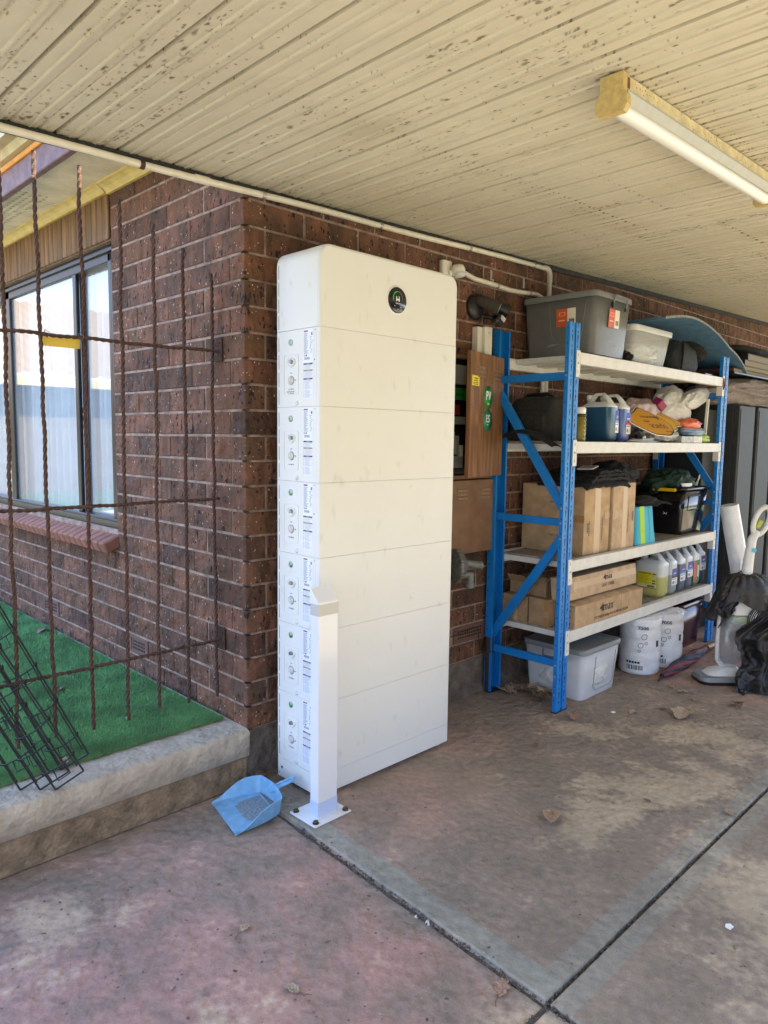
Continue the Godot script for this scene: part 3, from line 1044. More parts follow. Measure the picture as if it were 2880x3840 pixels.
	prism(st, prof, -1.20, -0.02, Transform3D(Basis(), V(-0.004, 2.7045, 0)))
	build(st, "eave_moulding", M.yellow_paint, H)
	st = mb()
	prism(st, prof, -6.0, -1.205, Transform3D(Basis(V(0.8, 0, 0), V(0, 0.92, 0), V(0, 0, 1)), V(-0.016, 2.7045, 0)))
	build(st, "eave_moulding", M.yellow_paint, H)
	# fascia beam with the edge of the roof beyond it
	st = mb()
	slab(st, V(-0.368, 2.66, -6.0), V(-0.334, 2.768, -0.05), 0.004)
	build(st, "fascia_beam", M.purple_paint, H)
	st = mb()
	slab(st, V(-0.378, 2.769, -6.0), V(-0.30, 2.795, -0.05), 0.003)
	build(st, "roof_batten", M.orange_timber, H)
	st = mb()
	prism(st, PackedVector2Array([Vector2(-0.30, 2.796), Vector2(-0.40, 2.80), Vector2(-0.42, 2.83), Vector2(-0.47, 2.83), Vector2(-0.475, 2.87), Vector2(-0.30, 2.87)]), -6.0, -0.05)
	build(st, "gutter", M.cream_paint, H)
	st = mb()
	slab(st, V(-0.30, 2.80, -6.0), V(8.6, 2.9, -0.05))
	build(st, "roof", M.roof_steel, H)
	# closed room behind the glass
	st = mb()
	slab(st, V(0.25, 0.4, -5.0), V(3.2, 0.5, -0.3))
	slab(st, V(3.2, 0.4, -5.0), V(3.3, 2.8, -0.3))
	slab(st, V(0.25, 0.5, -5.1), V(3.2, 2.8, -5.0))
	slab(st, V(0.25, 2.7, -5.0), V(3.2, 2.78, -0.26))
	build(st, "room_lining", M.room, H)
	st = mb()
	grid(st, 420, 6, func(u: float, v: float): return V(0.155 + (0.022 + 0.006 * sin(u * 37.0)) * sin(u * 190.0 + 2.0 * sin(u * 23.0)) - 0.004 * v, 0.97 + 1.40 * v, -1.24 - 2.9 * (1.0 - u)), 0.0)
	tag(build(st, "curtain", M.curtain), "pale sheer curtain hanging in folds behind the house window", "curtain")

# ------------------------------------------------------------------ carport
func carport():
	var C := thing("carport_roof", "cream ribbed metal carport ceiling spotted with black mildew", "carport", V(0, 2.437, 0))
	C.rotation.z = atan(0.03)
	var st := mb()
	var W := 0.2085
	var pr := PackedVector2Array([Vector2(0, 0.019), Vector2(0.012, 0.019), Vector2(0.014, 0), Vector2(0.044, 0), Vector2(0.047, -0.006), Vector2(0.053, -0.006), Vector2(0.056, 0), Vector2(0.072, 0), Vector2(0.075, 0.005), Vector2(0.081, 0.005), Vector2(0.084, 0), Vector2(0.128, 0), Vector2(0.131, -0.006), Vector2(0.137, -0.006), Vector2(0.140, 0), Vector2(0.158, 0), Vector2(0.161, 0.005), Vector2(0.167, 0.005), Vector2(0.170, 0), Vector2(W - 0.0005, 0), Vector2(W - 0.0005, 0.02), Vector2(0, 0.02)])
	prism(st, pr, 0.0, 4.0)
	var pm := commit(st)
	for k in range(-12, 40): put(pm, "ceiling_panel", M.ceiling, C, V(-0.728 + W * k, rng.randf_range(-0.0008, 0.0008), 0.0))
	st = mb()
	slab(st, V(-3.3, 0.0215, -0.03), V(8.7, 0.10, 4.04))
	build(st, "roof_sheet", M.roof_steel, C)
	st = mb()
	slab(st, V(-3.3, -0.012, 4.001), V(8.7, 0.021, 4.04), 0.004)
	build(st, "front_fascia", M.roof_steel, C)
	st = mb()
	slab(st, V(-3.3, -0.030, -0.028), V(8.6, 0.020, -0.001), 0.003)
	slab(st, V(-3.3, -0.034, -0.001), V(8.6, -0.004, 0.016), 0.003)
	for k in 60:
		var x := -1.2 + k * 0.13 + rng.randf_range(-0.05, 0.05)
		cyl(st, V(x, -0.02, 0.015), V(x, -0.02, 0.019), 0.005, -1.0, 8)
	build(st, "edge_channel", M.channel, C)
	for x in [-3.1, 1.0, 4.8, 8.4]:
		st = mb()
		slab(st, V(x - 0.045, 0.0, 3.88), V(x + 0.045, 2.430 + 0.03 * x, 3.97), 0.004)
		tag(build(st, "carport_post", M.roof_steel), "grey steel post under the front edge of the carport", "post", "carport posts")

# ------------------------------------------------------------------ patio
func patio():
	var st := mb()
	var nz := noise(71, 2.5, 3)
	# slab with a worn, rounded nosing
	var sec := [[0.105, 0.010], [0.112, 0.022], [0.195, 0.024], [0.212, 0.020], [0.222, 0.010], [0.225, -0.006], [0.225, -0.30], [0.225, -9.0]]
	grid(st, 140, sec.size() - 1, func(u: float, v: float):
		var s: Array = sec[int(round(v * (sec.size() - 1)))]
		var x: float = -6.0 + 5.997 * (1.0 - pow(1.0 - u, 2.0))
		var w := nz.get_noise_2d(x * 3.0, s[0] * 6.0) * 0.006 if s[1] > -0.1 and s[0] > 0.11 else 0.0
		return V(x, s[0] + w * 0.5, s[1] + w), 0.0)
	slab(st, V(-6.0, -0.1, -9.0), V(-0.004, 0.10, -0.02))
	setting(st, "patio_slab", M.patio)
	st = mb()
	grid(st, 120, 5, func(u: float, v: float):
		var x := -6.0 + 5.997 * (1.0 - pow(1.0 - u, 2.0))
		return V(x, -0.10 + 0.206 * v, 0.004 + nz.get_noise_2d(x * 6.0, v * 3.0) * 0.006), 0.0)
	setting(st, "patio_footing", M.patio_base)
	# artificial grass
	st = mb()
	slab(st, V(-1.5, 0.2255, -5.5), V(-0.035, 0.231, -0.145))
	setting(st, "turf_mat", M.turf_mat)
	st = mb()
	slab(st, V(-14.0, -0.1, -9.0), V(-6.002, 0.2, 0.0))
	slab(st, V(-14.0, 0.2265, -5.0), V(-1.51, 0.2320, -0.2))
	setting(st, "yard_paving", M.yard_paving)
	st = mb()
	for k in 7:
		var a := k * 2.399
		var r := 0.0045
		var b := V(cos(a) * r, 0, sin(a) * r)
		var n := V(-sin(a), 0, cos(a)) * 0.0013
		var h := 0.009 + 0.005 * fmod(k * 0.618, 1.0)
		var t := b + V(cos(a * 1.7) * 0.005, h, sin(a * 1.7) * 0.005)
		st.set_color(Color.WHITE * (0.7 + 0.6 * fmod(k * 0.37, 1.0)))
		tri(st, b - n, b + n, t)
	var mm := MultiMesh.new()
	mm.transform_format = MultiMesh.TRANSFORM_3D
	mm.use_colors = true
	mm.mesh = commit(st)
	var N := 60000
	mm.instance_count = N
	var tone := noise(72, 1.2, 3)
	for i in N:
		var f := rng.randf()
		var x := lerpf(-1.35, -0.03, rng.randf())
		var z := -0.142 - 3.4 * f * f
		var s := rng.randf_range(0.8, 1.25) * (1.0 + 0.8 * f)
		var B := Basis(V(0, 1, 0), rng.randf() * TAU) * Basis(V(1, 0, 0), rng.randf_range(-0.35, 0.35))
		mm.set_instance_transform(i, Transform3D(B.scaled(Vector3.ONE * s), V(x, 0.2305, z)))
		var q := 0.95 + 0.45 * tone.get_noise_2d(x * 3.0, z * 3.0) + rng.randf_range(-0.2, 0.2)
		mm.set_instance_color(i, Color(q, q, q))
	var g := MultiMeshInstance3D.new()
	g.multimesh = mm
	g.material_override = M.turf_blade
	g.name = "artificial_grass"
	add_child(g)
	tag(g, "short green artificial grass covering the raised patio", "grass", "", "stuff")

# ------------------------------------------------------------------ across the yard, seen mirrored in the window
func yard():
	var st := mb()
	slab(st, V(-14, -0.1, -20), V(3.0, 0.22, -9.0))
	setting(st, "far_paving", M.lawn)
	var N := thing("neighbouring_house", "cream house with a pale tiled roof across the yard", "house", V(0, 0, -13.5))
	st = mb()
	slab(st, V(-14, 0.2, -6), V(3, 2.5, 0), 0.0)
	build(st, "wall", M.render_brown, N)
	st = mb()
	slab(st, V(-14.5, 2.42, 0.25), V(3.5, 2.62, 0.5), 0.01)
	build(st, "fascia", M.cream_paint, N)
	st = mb()
	grid(st, 240, 60, func(u: float, v: float):
		var row := floorf(v * 20.0)
		return V(-14.5 + 18.0 * u, 2.62 + v * 2.4 + 0.05 * (1.0 - fmod(v * 20.0, 1.0)) + 0.03 * sin(u * 380.0), 0.5 - v * 6.0), 0.0)
	build(st, "roof", M.roof_tile, N)
	var O := thing("opposite_house", "plain brick house facing the carport across the driveway", "house", V(0, 0, 10.5))
	st = mb()
	slab(st, V(-14, -0.1, 0), V(14, 3.0, 6))
	build(st, "wall", M.render_brown, O)
	st = mb()
	prism(st, PackedVector2Array([Vector2(-6.6, 2.9), Vector2(0.6, 2.9), Vector2(-3.0, 5.2)]), -14.5, 14.5, Transform3D(Basis(V(0, 0, -1), V(0, 1, 0), V(1, 0, 0)), Vector3.ZERO))
	build(st, "roof", M.roof_tile, O)

# ------------------------------------------------------------------ battery tower
func plate_body(st: SurfaceTool, x0, x1, y0, y1, z0, z1, top_r := 0.0, edge := 0.012):
	# an upright slab with rounded front vertical edges and, if asked, rounded top corners
	if top_r > 0.0:
		var w: float = x1 - x0
		var poly := PackedVector2Array([Vector2(x0, y0 + 0.0006), Vector2(x0, y0), Vector2(x0 + 0.0006, y0), Vector2(x1 - 0.0006, y0), Vector2(x1, y0), Vector2(x1, y0 + 0.0006)])
		for i in 9:
			var t := PI * 0.5 * i / 8.0
			poly.append(Vector2(x1 - top_r + cos(t) * top_r, y1 - top_r + sin(t) * top_r))
		for i in 9:
			var t := PI * 0.5 * (1.0 + i / 8.0)
			poly.append(Vector2(x0 + top_r + cos(t) * top_r, y1 - top_r + sin(t) * top_r))
		var R := []
		var c := Vector2((x0 + x1) * 0.5, (y0 + y1) * 0.5)
		for q in [[z0, 0.0], [z1 - edge, 0.0], [z1 - edge * 0.62, edge * 0.08], [z1 - edge * 0.29, edge * 0.29], [z1 - edge * 0.08, edge * 0.62], [z1, edge]]:
			var rg := PackedVector3Array()
			for p in poly:
				var k := Vector2(clampf(p.x, x0 + q[1], x1 - q[1]), minf(p.y, y1 - q[1]))
				if p.y > y1 - top_r:
					var cc := Vector2(clampf(p.x, x0 + top_r, x1 - top_r), y1 - top_r)
					k = cc + (p - cc) * (1.0 - q[1] / top_r)
				rg.append(V(k.x, k.y, q[0]))
			R.append(rg)
		st.set_smooth_group(4)
		rings(st, R, true, true)
	else:
		var R := []
		for y in [y0, y1]:
			var rg := PackedVector3Array()
			for c in [[x1, z0 + 0.0006], [x1, z0], [x1 - 0.0006, z0], [x0 + 0.0006, z0], [x0, z0], [x0, z0 + 0.0006]]: rg.append(V(c[0], y, c[1]))
			for i in 6:
				var t := PI * 0.5 * i / 5.0
				rg.append(V(x0 + edge - cos(t) * edge, y, z1 - edge + sin(t) * edge))
			for i in 6:
				var t := PI * 0.5 * i / 5.0
				rg.append(V(x1 - edge + sin(t) * edge, y, z1 - edge + cos(t) * edge))
			R.append(rg)
		st.set_smooth_group(4)
		rings(st, R)
	st.set_smooth_group(-1)

func battery():
	var X0 := 0.0944
	var X1 := 0.8944
	var ZB := 0.09
	var ZF := 0.3584
	var T := thing("battery_tower", "tall white home battery tower of stacked modules against brick wall", "battery")
	var st := mb()
	slab(st, V(X0 + 0.006, 0.03, ZB + 0.004), V(X1 - 0.006, 2.10, ZF - 0.006))
	build(st, "core", M.battery_groove, T)
	var ys := [0.1037, 0.3979, 0.6925, 0.984, 1.2762, 1.569, 1.8659]
	st = mb()
	plate_body(st, X0, X1, 0.0197, ys[0] - 0.0005, ZB, ZF)
	var base := build(st, "base", M.battery_white, T)
	st = mb()
	for q in [[0.15, 0.13], [0.84, 0.13], [0.15, 0.318], [0.85, 0.318]]:
		cyl(st, V(q[0], 0.0002, q[1]), V(q[0], 0.008, q[1]), 0.021)
		cyl(st, V(q[0], 0.008, q[1]), V(q[0], 0.03, q[1]), 0.009)
	build(st, "levelling_foot", M.zinc, base)
	st = mb()
	cyl(st, V(X0 - 0.0006, 0.062, 0.118), V(X0 + 0.002, 0.062, 0.118), 0.0065)
	cyl(st, V(X0 - 0.0004, 0.036, 0.10), V(X0 + 0.002, 0.036, 0.10), 0.0025)
	build(st, "knockout", M.slot_dark, base)
	var rr := Basis(V(0, 0, 1), V(0, 1, 0), V(-1, 0, 0))           # local x along +z, z outward to -x
	for k in 6:
		var y0: float = ys[k]
		var y1: float = ys[k + 1]
		st = mb()
		plate_body(st, X0, X1, y0 + 0.0006, y1 - 0.0006, ZB, ZF)
		var m := build(st, "battery_module", M.battery_white, T)
		# rear joint with its row of slots
		st = mb()
		var n := 4
		for i in n:
			var a := y0 + 0.012 + i * (y1 - y0 - 0.02) / n
			slab(st, V(X0 - 0.0003, a, 0.1005), V(X0 + 0.002, a + (y1 - y0 - 0.02) / n - 0.012, 0.1032))
		build(st, "vent_slots", M.slot_dark, m)
		# front edge strip
		st = mb()
		slab(st, V(X0 - 0.0002, y0 + 0.003, 0.3375), V(X0 + 0.002, y1 - 0.003, 0.3383))
		build(st, "panel_joint", M.reflective_grey, m)
		# indicator button
		st = mb()
		lathe(st, [Vector2(0.0, 0.0), Vector2(0.0125, 0.0), Vector2(0.0125, 0.002), Vector2(0.011, 0.003), Vector2(0.0, 0.003)], 20, V(X0, y1 - 0.046, 0.180), Basis(V(0, 1, 0), V(-1, 0, 0), V(0, 0, 1)))
		var led := build(st, "indicator_button", M.bolt_steel, m)
		st = mb()
		for q in 3: box(st, V(X0 - 0.0034, y1 - 0.047 + 0.005 * sin(q * 1.6 + 0.6), 0.180 + 0.005 * cos(q * 1.6 + 0.6)), V(0.001, 0.004, 0.004))
		build(st, "led_ring", M.display_green, led)
		# recessed switch panel
		var c := V(X0, y1 - 0.171, 0.183)
		st = mb()
		var outer := rrect2(0.092, 0.156, 0.009)
		var inner := rrect2(0.0895, 0.1535, 0.008)
		for i in outer.size():
			var j := (i + 1) % outer.size()
			var F := func(p: Vector2, o: float): return c + V(-o, p.y, p.x)
			quad(st, F.call(outer[i], 0.0002), F.call(outer[j], 0.0002), F.call(outer[j], 0.0016), F.call(outer[i], 0.0016))
			quad(st, F.call(outer[i], 0.0016), F.call(outer[j], 0.0016), F.call(inner[j], 0.0016), F.call(inner[i], 0.0016))
			quad(st, F.call(inner[i], 0.0016), F.call(inner[j], 0.0016), F.call(inner[j], 0.0002), F.call(inner[i], 0.0002))
		var pan := build(st, "switch_panel", M.battery_white, m)
		st = mb()                                          # scooped boss
		var R := []
		for q in [[1.0, 0.0004], [0.96, 0.004], [0.84, 0.0045], [0.70, 0.0012]]:
			var rg := PackedVector3Array()
			for i in 20:
				var t := TAU * i / 20.0
				rg.append(c + V(-q[1], 0.050 + 0.022 * q[0] * sin(t) * (1.0 if sin(t) < 0 else 0.75), 0.027 * q[0] * cos(t) * (1.0 - 0.25 * maxf(0.0, -sin(t)))))
			R.append(rg)
		st.set_smooth_group(5)
		rings(st, R, false, true)
		build(st, "screw_boss", M.battery_white, pan)
		st = mb()
		cyl(st, c + V(0.0, 0.050, 0.004), c + V(-0.012, 0.050, 0.004), 0.0085, 0.0075, 12)
		build(st, "screw", M.bolt_steel, pan)
		st = mb()
		lathe(st, [Vector2(0.0, 0.0), Vector2(0.0145, 0.0), Vector2(0.0145, 0.0022), Vector2(0.0, 0.0024)], 24, c + V(0, -0.022, 0), Basis(V(0, 1, 0), V(-1, 0, 0), V(0, 0, 1)))
		box(st, c + V(-0.005, -0.022, 0), V(0.008, 0.030, 0.006), 0.002)
		build(st, "isolator_knob", M.battery_white, pan)
		st = mb()
		for i in 28:
			var t := TAU * i / 28.0
			box(st, c + V(-0.0008, -0.022 + 0.0165 * sin(t), 0.0165 * cos(t)), V(0.001, 0.0032, 0.0016), 0.0, Basis(V(1, 0, 0), t))
		build(st, "dial_ring", M.print_grey, pan)
		for w in [["OFF", 0.006, 0.0], ["ON", -0.022, 0.026], ["DC SWITCH", -0.056, 0.0]]:
			text(pan, w[0], 0.0048, Transform3D(rr, c + V(-0.0005, w[1], w[2])), M.print_grey)
		if k == 5:
			st = mb()
			box(st, c + V(-0.001, -0.069, -0.001), V(0.002, 0.017, 0.053), 0.0005)
			build(st, "isolator_label", M.print_white, pan)
			text(pan, "BATTERY SYSTEM", 0.0048, Transform3D(rr, c + V(-0.0022, -0.0665, -0.001)), M.print_black, "lettering", 0.92)
			text(pan, "D.C. ISOLATOR", 0.0048, Transform3D(rr, c + V(-0.0022, -0.0735, -0.001)), M.print_black, "lettering", 0.92)
		# round plug and printed plate
		st = mb()
		lathe(st, [Vector2(0.0, 0.0), Vector2(0.009, 0.0), Vector2(0.0085, 0.0022), Vector2(0.0, 0.003)], 18, V(X0, y0 + 0.014, 0.2195), Basis(V(0, 1, 0), V(-1, 0, 0), V(0, 0, 1)))
		build(st, "blanking_plug", M.battery_white, m)
		st = mb()
		var a := X0 - 0.0007
		quad(st, V(a, y1 - 0.268, 0.2585), V(a, y1 - 0.268, 0.3175), V(a, y1 - 0.004, 0.3175), V(a, y1 - 0.004, 0.2585))
		build(st, "rating_label", M.rating_label, m)
		st = mb()
		for q in [[y1 - 0.010, 0.330, 0.0022], [y1 - 0.121, 0.327, 0.003]]:
			if k in [2, 4] and q[2] > 0.0025: continue
			cyl(st, V(X0 - 0.0005, q[0], q[1]), V(X0 + 0.001, q[0], q[1]), q[2], -1.0, 10)
		build(st, "pin_hole", M.print_grey, m)
	# inverter on top
	st = mb()
	plate_body(st, X0, X1, ys[6] + 0.001, 2.176, ZB, ZF, 0.055, 0.014)
	var inv := build(st, "inverter_module", M.battery_white, T)
	st = mb()
	for i in 4: slab(st, V(X0 - 0.0003, ys[6] + 0.010 + i * 0.065, 0.1005), V(X0 + 0.002, ys[6] + 0.064 + i * 0.065, 0.1032))
	build(st, "vent_slots", M.slot_dark, inv)
	st = mb()
	slab(st, V(X0 - 0.0002, ys[6] + 0.003, 0.3420), V(X0 + 0.002, 2.115, 0.3428))
	build(st, "panel_joint", M.reflective_grey, inv)
	var dc := V(0.502, 2.016, ZF)
	var Bz := Basis(V(1, 0, 0), V(0, 0, 1), V(0, -1, 0))            # lathe axis out of the front
	st = mb()
	lathe(st, [Vector2(0.0, -0.002), Vector2(0.0585, -0.002), Vector2(0.0585, 0.0012), Vector2(0.0545, 0.0022), Vector2(0.053, 0.0022), Vector2(0.0, 0.0022)], 48, dc, Bz)
	build(st, "display_ring", M.print_white, inv)
	st = mb()
	lathe(st, [Vector2(0.0, 0.001), Vector2(0.0525, 0.001), Vector2(0.0525, 0.0055), Vector2(0.0505, 0.0068), Vector2(0.0, 0.0068)], 48, dc, Bz)
	var disp := build(st, "display", M.display_black, inv)
	for q in [[200, 152, M.display_green], [146, 95, M.display_green], [90, -22, M.display_grey]]:
		st = mb()
		var pts := []
		for i in 13:
			var t := deg_to_rad(lerpf(q[0], q[1], i / 12.0))
			pts.append(dc + V(0.0265 * cos(t), 0.008 + 0.0265 * sin(t), 0.0068))
		tube(st, pts, 0.0014, 6)
		build(st, "charge_arc" if q[2] == M.display_green else "empty_arc", q[2], disp)
	st = mb()
	var wl := PackedVector2Array([Vector2(-1, 1), Vector2(-1, -1.1), Vector2(-0.62, -1.1), Vector2(0, -0.35), Vector2(0.62, -1.1), Vector2(1, -1.1), Vector2(1, 1), Vector2(0.62, 1), Vector2(0.62, -0.42), Vector2(0.15, 0.08), Vector2(-0.15, 0.08), Vector2(-0.62, -0.42), Vector2(-0.62, 1)])
	for i in wl.size(): wl[i] *= 0.0098
	prism(st, wl, 0.0068, 0.0074, Transform3D(Basis(), dc + V(0.0, 0.006, 0)))
	build(st, "logo", M.print_white, disp)
	text(disp, "GOODWE", 0.0042, Transform3D(Basis(), dc + V(0, -0.0135, 0.0072)), M.print_white)
	st = mb()
	for q in [[-0.018, -0.024], [0.019, -0.028], [0.0, -0.036]]: cyl(st, dc + V(q[0], q[1], 0.0068), dc + V(q[0], q[1], 0.0074), 0.0024, -1.0, 10)
	build(st, "touch_icon", M.reflective_grey, disp)

# ------------------------------------------------------------------ bollard
func bollard():
	var T := thing("bollard", "glossy white square steel bollard with sloped cap bolted before the battery", "bollard", V(0.047, 0, 0.4485))
	var st := mb()
	var h := 0.049
	var dd := 0.0245
	slab(st, V(-0.092, 0.0005, -0.094), V(0.090, 0.0085, 0.060), 0.0015)
	var plate := build(st, "base_plate", M.gloss_white, T)
	for q in [[-1, -1], [1, -1], [1, 1], [-1, 1]]:
		st = mb()
		var c := V(q[0] * 0.074, 0.0085, -0.017 + q[1] * 0.060)
		cyl(st, c, c + V(0, 0.003, 0), 0.0125, -1.0, 18)
		lathe(st, [Vector2(0, 0.003), Vector2(0.0105, 0.003), Vector2(0.0105, 0.009), Vector2(0.008, 0.0105), Vector2(0, 0.0108)], 6, c)
		build(st, "anchor_bolt", M.brass_bolt, plate)
	st = mb()
	rings(st, [ring(V(0, 0.0085, 0), 2 * h, 2 * dd, 0.005), ring(V(0, 0.842, 0), 2 * h, 2 * dd, 0.005)])
	build(st, "post", M.gloss_white, T)
	st = mb()
	var k := 0.0016
	rings(st, [ring(V(0, 0.792, 0), 2 * h + k, 2 * dd + k, 0.005), ring(V(0, 0.836, 0), 2 * h + k, 2 * dd + k, 0.005)], false, false)
	build(st, "reflective_band", M.reflective_grey, T)
	st = mb()
	rings(st, [ring(V(0, 0.012, 0), 2 * h + k, 2 * dd + k, 0.005), ring(V(0, 0.070, 0), 2 * h + k, 2 * dd + k, 0.005)], false, false)
	build(st, "protective_film", M.film_blue, T)
	# cap cut at a slope that rises away from the front
	st = mb()
	var e := h + 0.001
	var y0 := 0.839
	var f := dd + 0.001
	var prof := PackedVector2Array([Vector2(f, y0), Vector2(f, y0 + 0.003), Vector2(f - 0.002, y0 + 0.006), Vector2(-f + 0.003, 0.893), Vector2(-f, 0.892), Vector2(-f, y0)])
	prism(st, prof, -e, e, Transform3D(Basis(V(0, 0, 1), V(0, 1, 0), V(-1, 0, 0)), Vector3.ZERO))
	build(st, "cap", M.gloss_white, T)

# ------------------------------------------------------------------ dustpan
func dustpan():
	var T := thing("dustpan", "light blue plastic dustpan holding grey dust on the path edge", "dustpan", V(-0.238, -0.0175, 0.188))
	T.rotation = Vector3(0.0, deg_to_rad(-13.0), deg_to_rad(5.0))
	# local x runs from lip to handle, z across
	var L := 0.188
	var st := mb()
	grid(st, 10, 12, func(u: float, v: float):
		var x := L * (1.0 - u)
		var w := 0.128 - 0.030 * pow(x / L, 3.0)
		return V(x, 0.002 + 0.004 * u + (0.0015 if absf(u - 0.72) < 0.04 else 0.0), (v - 0.5) * 2.0 * w), 0.003)
	var pan := build(st, "pan", M.dustpan, T)
	var path := []
	for i in 25:
		var t := i / 24.0 * 2.0 - 1.0
		var s := absf(t)
		var x := L * minf(1.0, (1.0 - s) * 2.2 + 0.0)
		var w := 0.128 - 0.030 * pow(x / L, 3.0)
		if s < 0.55: w *= sin(s / 0.55 * PI * 0.5)
		var h := 0.004 + 0.062 * smoothstep(0.0, 0.75, x / L)
		path.append([V(x + (0.02 * (1.0 - s / 0.55) if s < 0.55 else 0.0), 0.0, w * signf(t)), h])
	st = mb()
	grid(st, 24, 4, func(u: float, v: float):
		var q: Array = path[int(round(u * 24.0))]
		return q[0] * V(1, 1, 1) + V(0.012 * v * (q[0].x / L), 0.002 + q[1] * v, 0.012 * v * signf(q[0].z)), 0.003)
	build(st, "rim", M.dustpan, T)
	st = mb()
	for s in [-1.0, 1.0]: tube(st, [V(L + 0.02, 0.050, 0.016 * s), V(L + 0.05, 0.058, 0.013 * s), V(L + 0.108, 0.066, 0.013 * s)], 0.0055, 8)
	tube(st, [V(L + 0.108, 0.066, -0.013), V(L + 0.117, 0.067, 0.0), V(L + 0.108, 0.066, 0.013)], 0.0055, 8)
	box(st, V(L + 0.058, 0.055, 0.0), V(0.11, 0.004, 0.026), 0.001, Basis(V(0, 0, 1), 0.14))
	build(st, "handle", M.dustpan, T)
	var nz := noise(81, 9.0, 3)
	st = mb()
	grid(st, 22, 22, func(u: float, v: float):
		var x := 0.045 + 0.135 * u
		var z := (v - 0.45) * 0.165
		var r := Vector2((u - 0.55) * 1.9, (v - 0.5) * 2.0).length() + nz.get_noise_2d(u * 2.0, v * 2.0) * 0.5
		return V(x, 0.0052 + 0.0035 * maxf(-0.8, 0.8 - r) * (1.0 + 0.3 * nz.get_noise_2d(u * 3.0, v * 3.0)), z), 0.0)
	tag(build(st, "dust_pile", M.dust), "grey sweepings heaped in the blue dustpan", "dust")
	get_node("dust_pile").transform = T.transform

# ------------------------------------------------------------------ rusty railing
func twisted(st: SurfaceTool, a: Vector3, b: Vector3, w: float, turns: float, wob := 0.0, sd := 0):
	var n := int((b - a).length() / 0.006)
	var d := (b - a).normalized()
	var u := d.cross(V(0, 0, 1)) if absf(d.z) < 0.9 else d.cross(UP)
	u = u.normalized()
	var v := d.cross(u)
	var nz := noise(sd + 90, 3.0, 2)
	var R := []
	for i in n + 1:
		var t := float(i) / n
		var c := a.lerp(b, t) + u * nz.get_noise_1d(t * 2.0) * wob + v * nz.get_noise_1d(t * 2.0 + 9.0) * wob
		var rg := PackedVector3Array()
		var q := 1.0 + 0.5 * nz.get_noise_1d(t * 9.0 + sd)
		for k in 4:
			var ang := TAU * (k / 4.0 + turns * t)
			rg.append(c + (u * cos(ang) + v * sin(ang)) * w)
		R.append(rg)
	rings(st, R)

func railing():
	var T := thing("iron_trellis", "rusty twisted iron bar trellis standing over the patio edge", "trellis", V(0, 0, -0.19))
	var xs := [-0.025, -0.163, -0.296, -0.430, -0.569, -0.710, -0.842, -0.98, -1.12]
	var tops := [2.117, 2.194, 2.262, 2.323, 2.404, 2.412, 2.42, 2.41, 2.40]
	var bots := [0.318, 0.322, 0.333, 0.320, 0.320, 0.33, 0.325, 0.32, 0.32]
	for i in xs.size():
		var st := mb()
		var q := rng.randf_range(0.75, 1.1)
		st.set_color(Color(q * (1.0 + 0.10 * i), q * (0.98 + 0.02 * i), q))
		twisted(st, V(xs[i], bots[i], 0), V(xs[i] + rng.randf_range(-0.012, 0.012), tops[i], 0), 0.0076, 17.0, 0.006, i)
		build(st, "upright_bar", M.rust, T)
	for i in 3:
		var st := mb()
		st.set_color(Color(1.2, 1.05, 1.0))
		var y: float = [1.800, 1.186, 0.572][i]
		twisted(st, V(-1.25, y - 0.004, 0.011), V(-0.012, y, 0.011), 0.0076, 12.0, 0.005, 20 + i)
		build(st, "cross_bar", M.rust, T)
	for y in [1.806, 0.572]:
		var st := mb()
		st.set_color(Color(0.75, 0.75, 0.75))
		slab(st, V(-0.010, y - 0.045, -0.045), V(-0.002, y + 0.055, 0.035), 0.002)
		for q in [[0.03, -0.03], [0.03, 0.02], [-0.03, -0.03]]: cyl(st, V(-0.010, y + q[0], q[1]), V(-0.015, y + q[0], q[1]), 0.006, -1.0, 6)
		build(st, "wall_plate", M.rust, T)
	var st := mb()
	slab(st, V(-0.705, 1.762, -0.212), V(-0.573, 1.806, -0.207), 0.001)
	var s: MeshInstance3D = build(st, "yellow_slat", M.yellow_slat)
	tag(s, "short yellow plastic slat tied to the upper bar of the rusty trellis", "slat")
	st = mb()
	for x in [-0.70, -0.58]:
		tube(st, [V(x, 1.80, -0.205), V(x - 0.004, 1.815, -0.185), V(x + 0.006, 1.806, -0.17), V(x + 0.002, 1.788, -0.18), V(x, 1.80, -0.205)], 0.0016, 5)
	build(st, "tie_wire", M.regulator_grey, s)

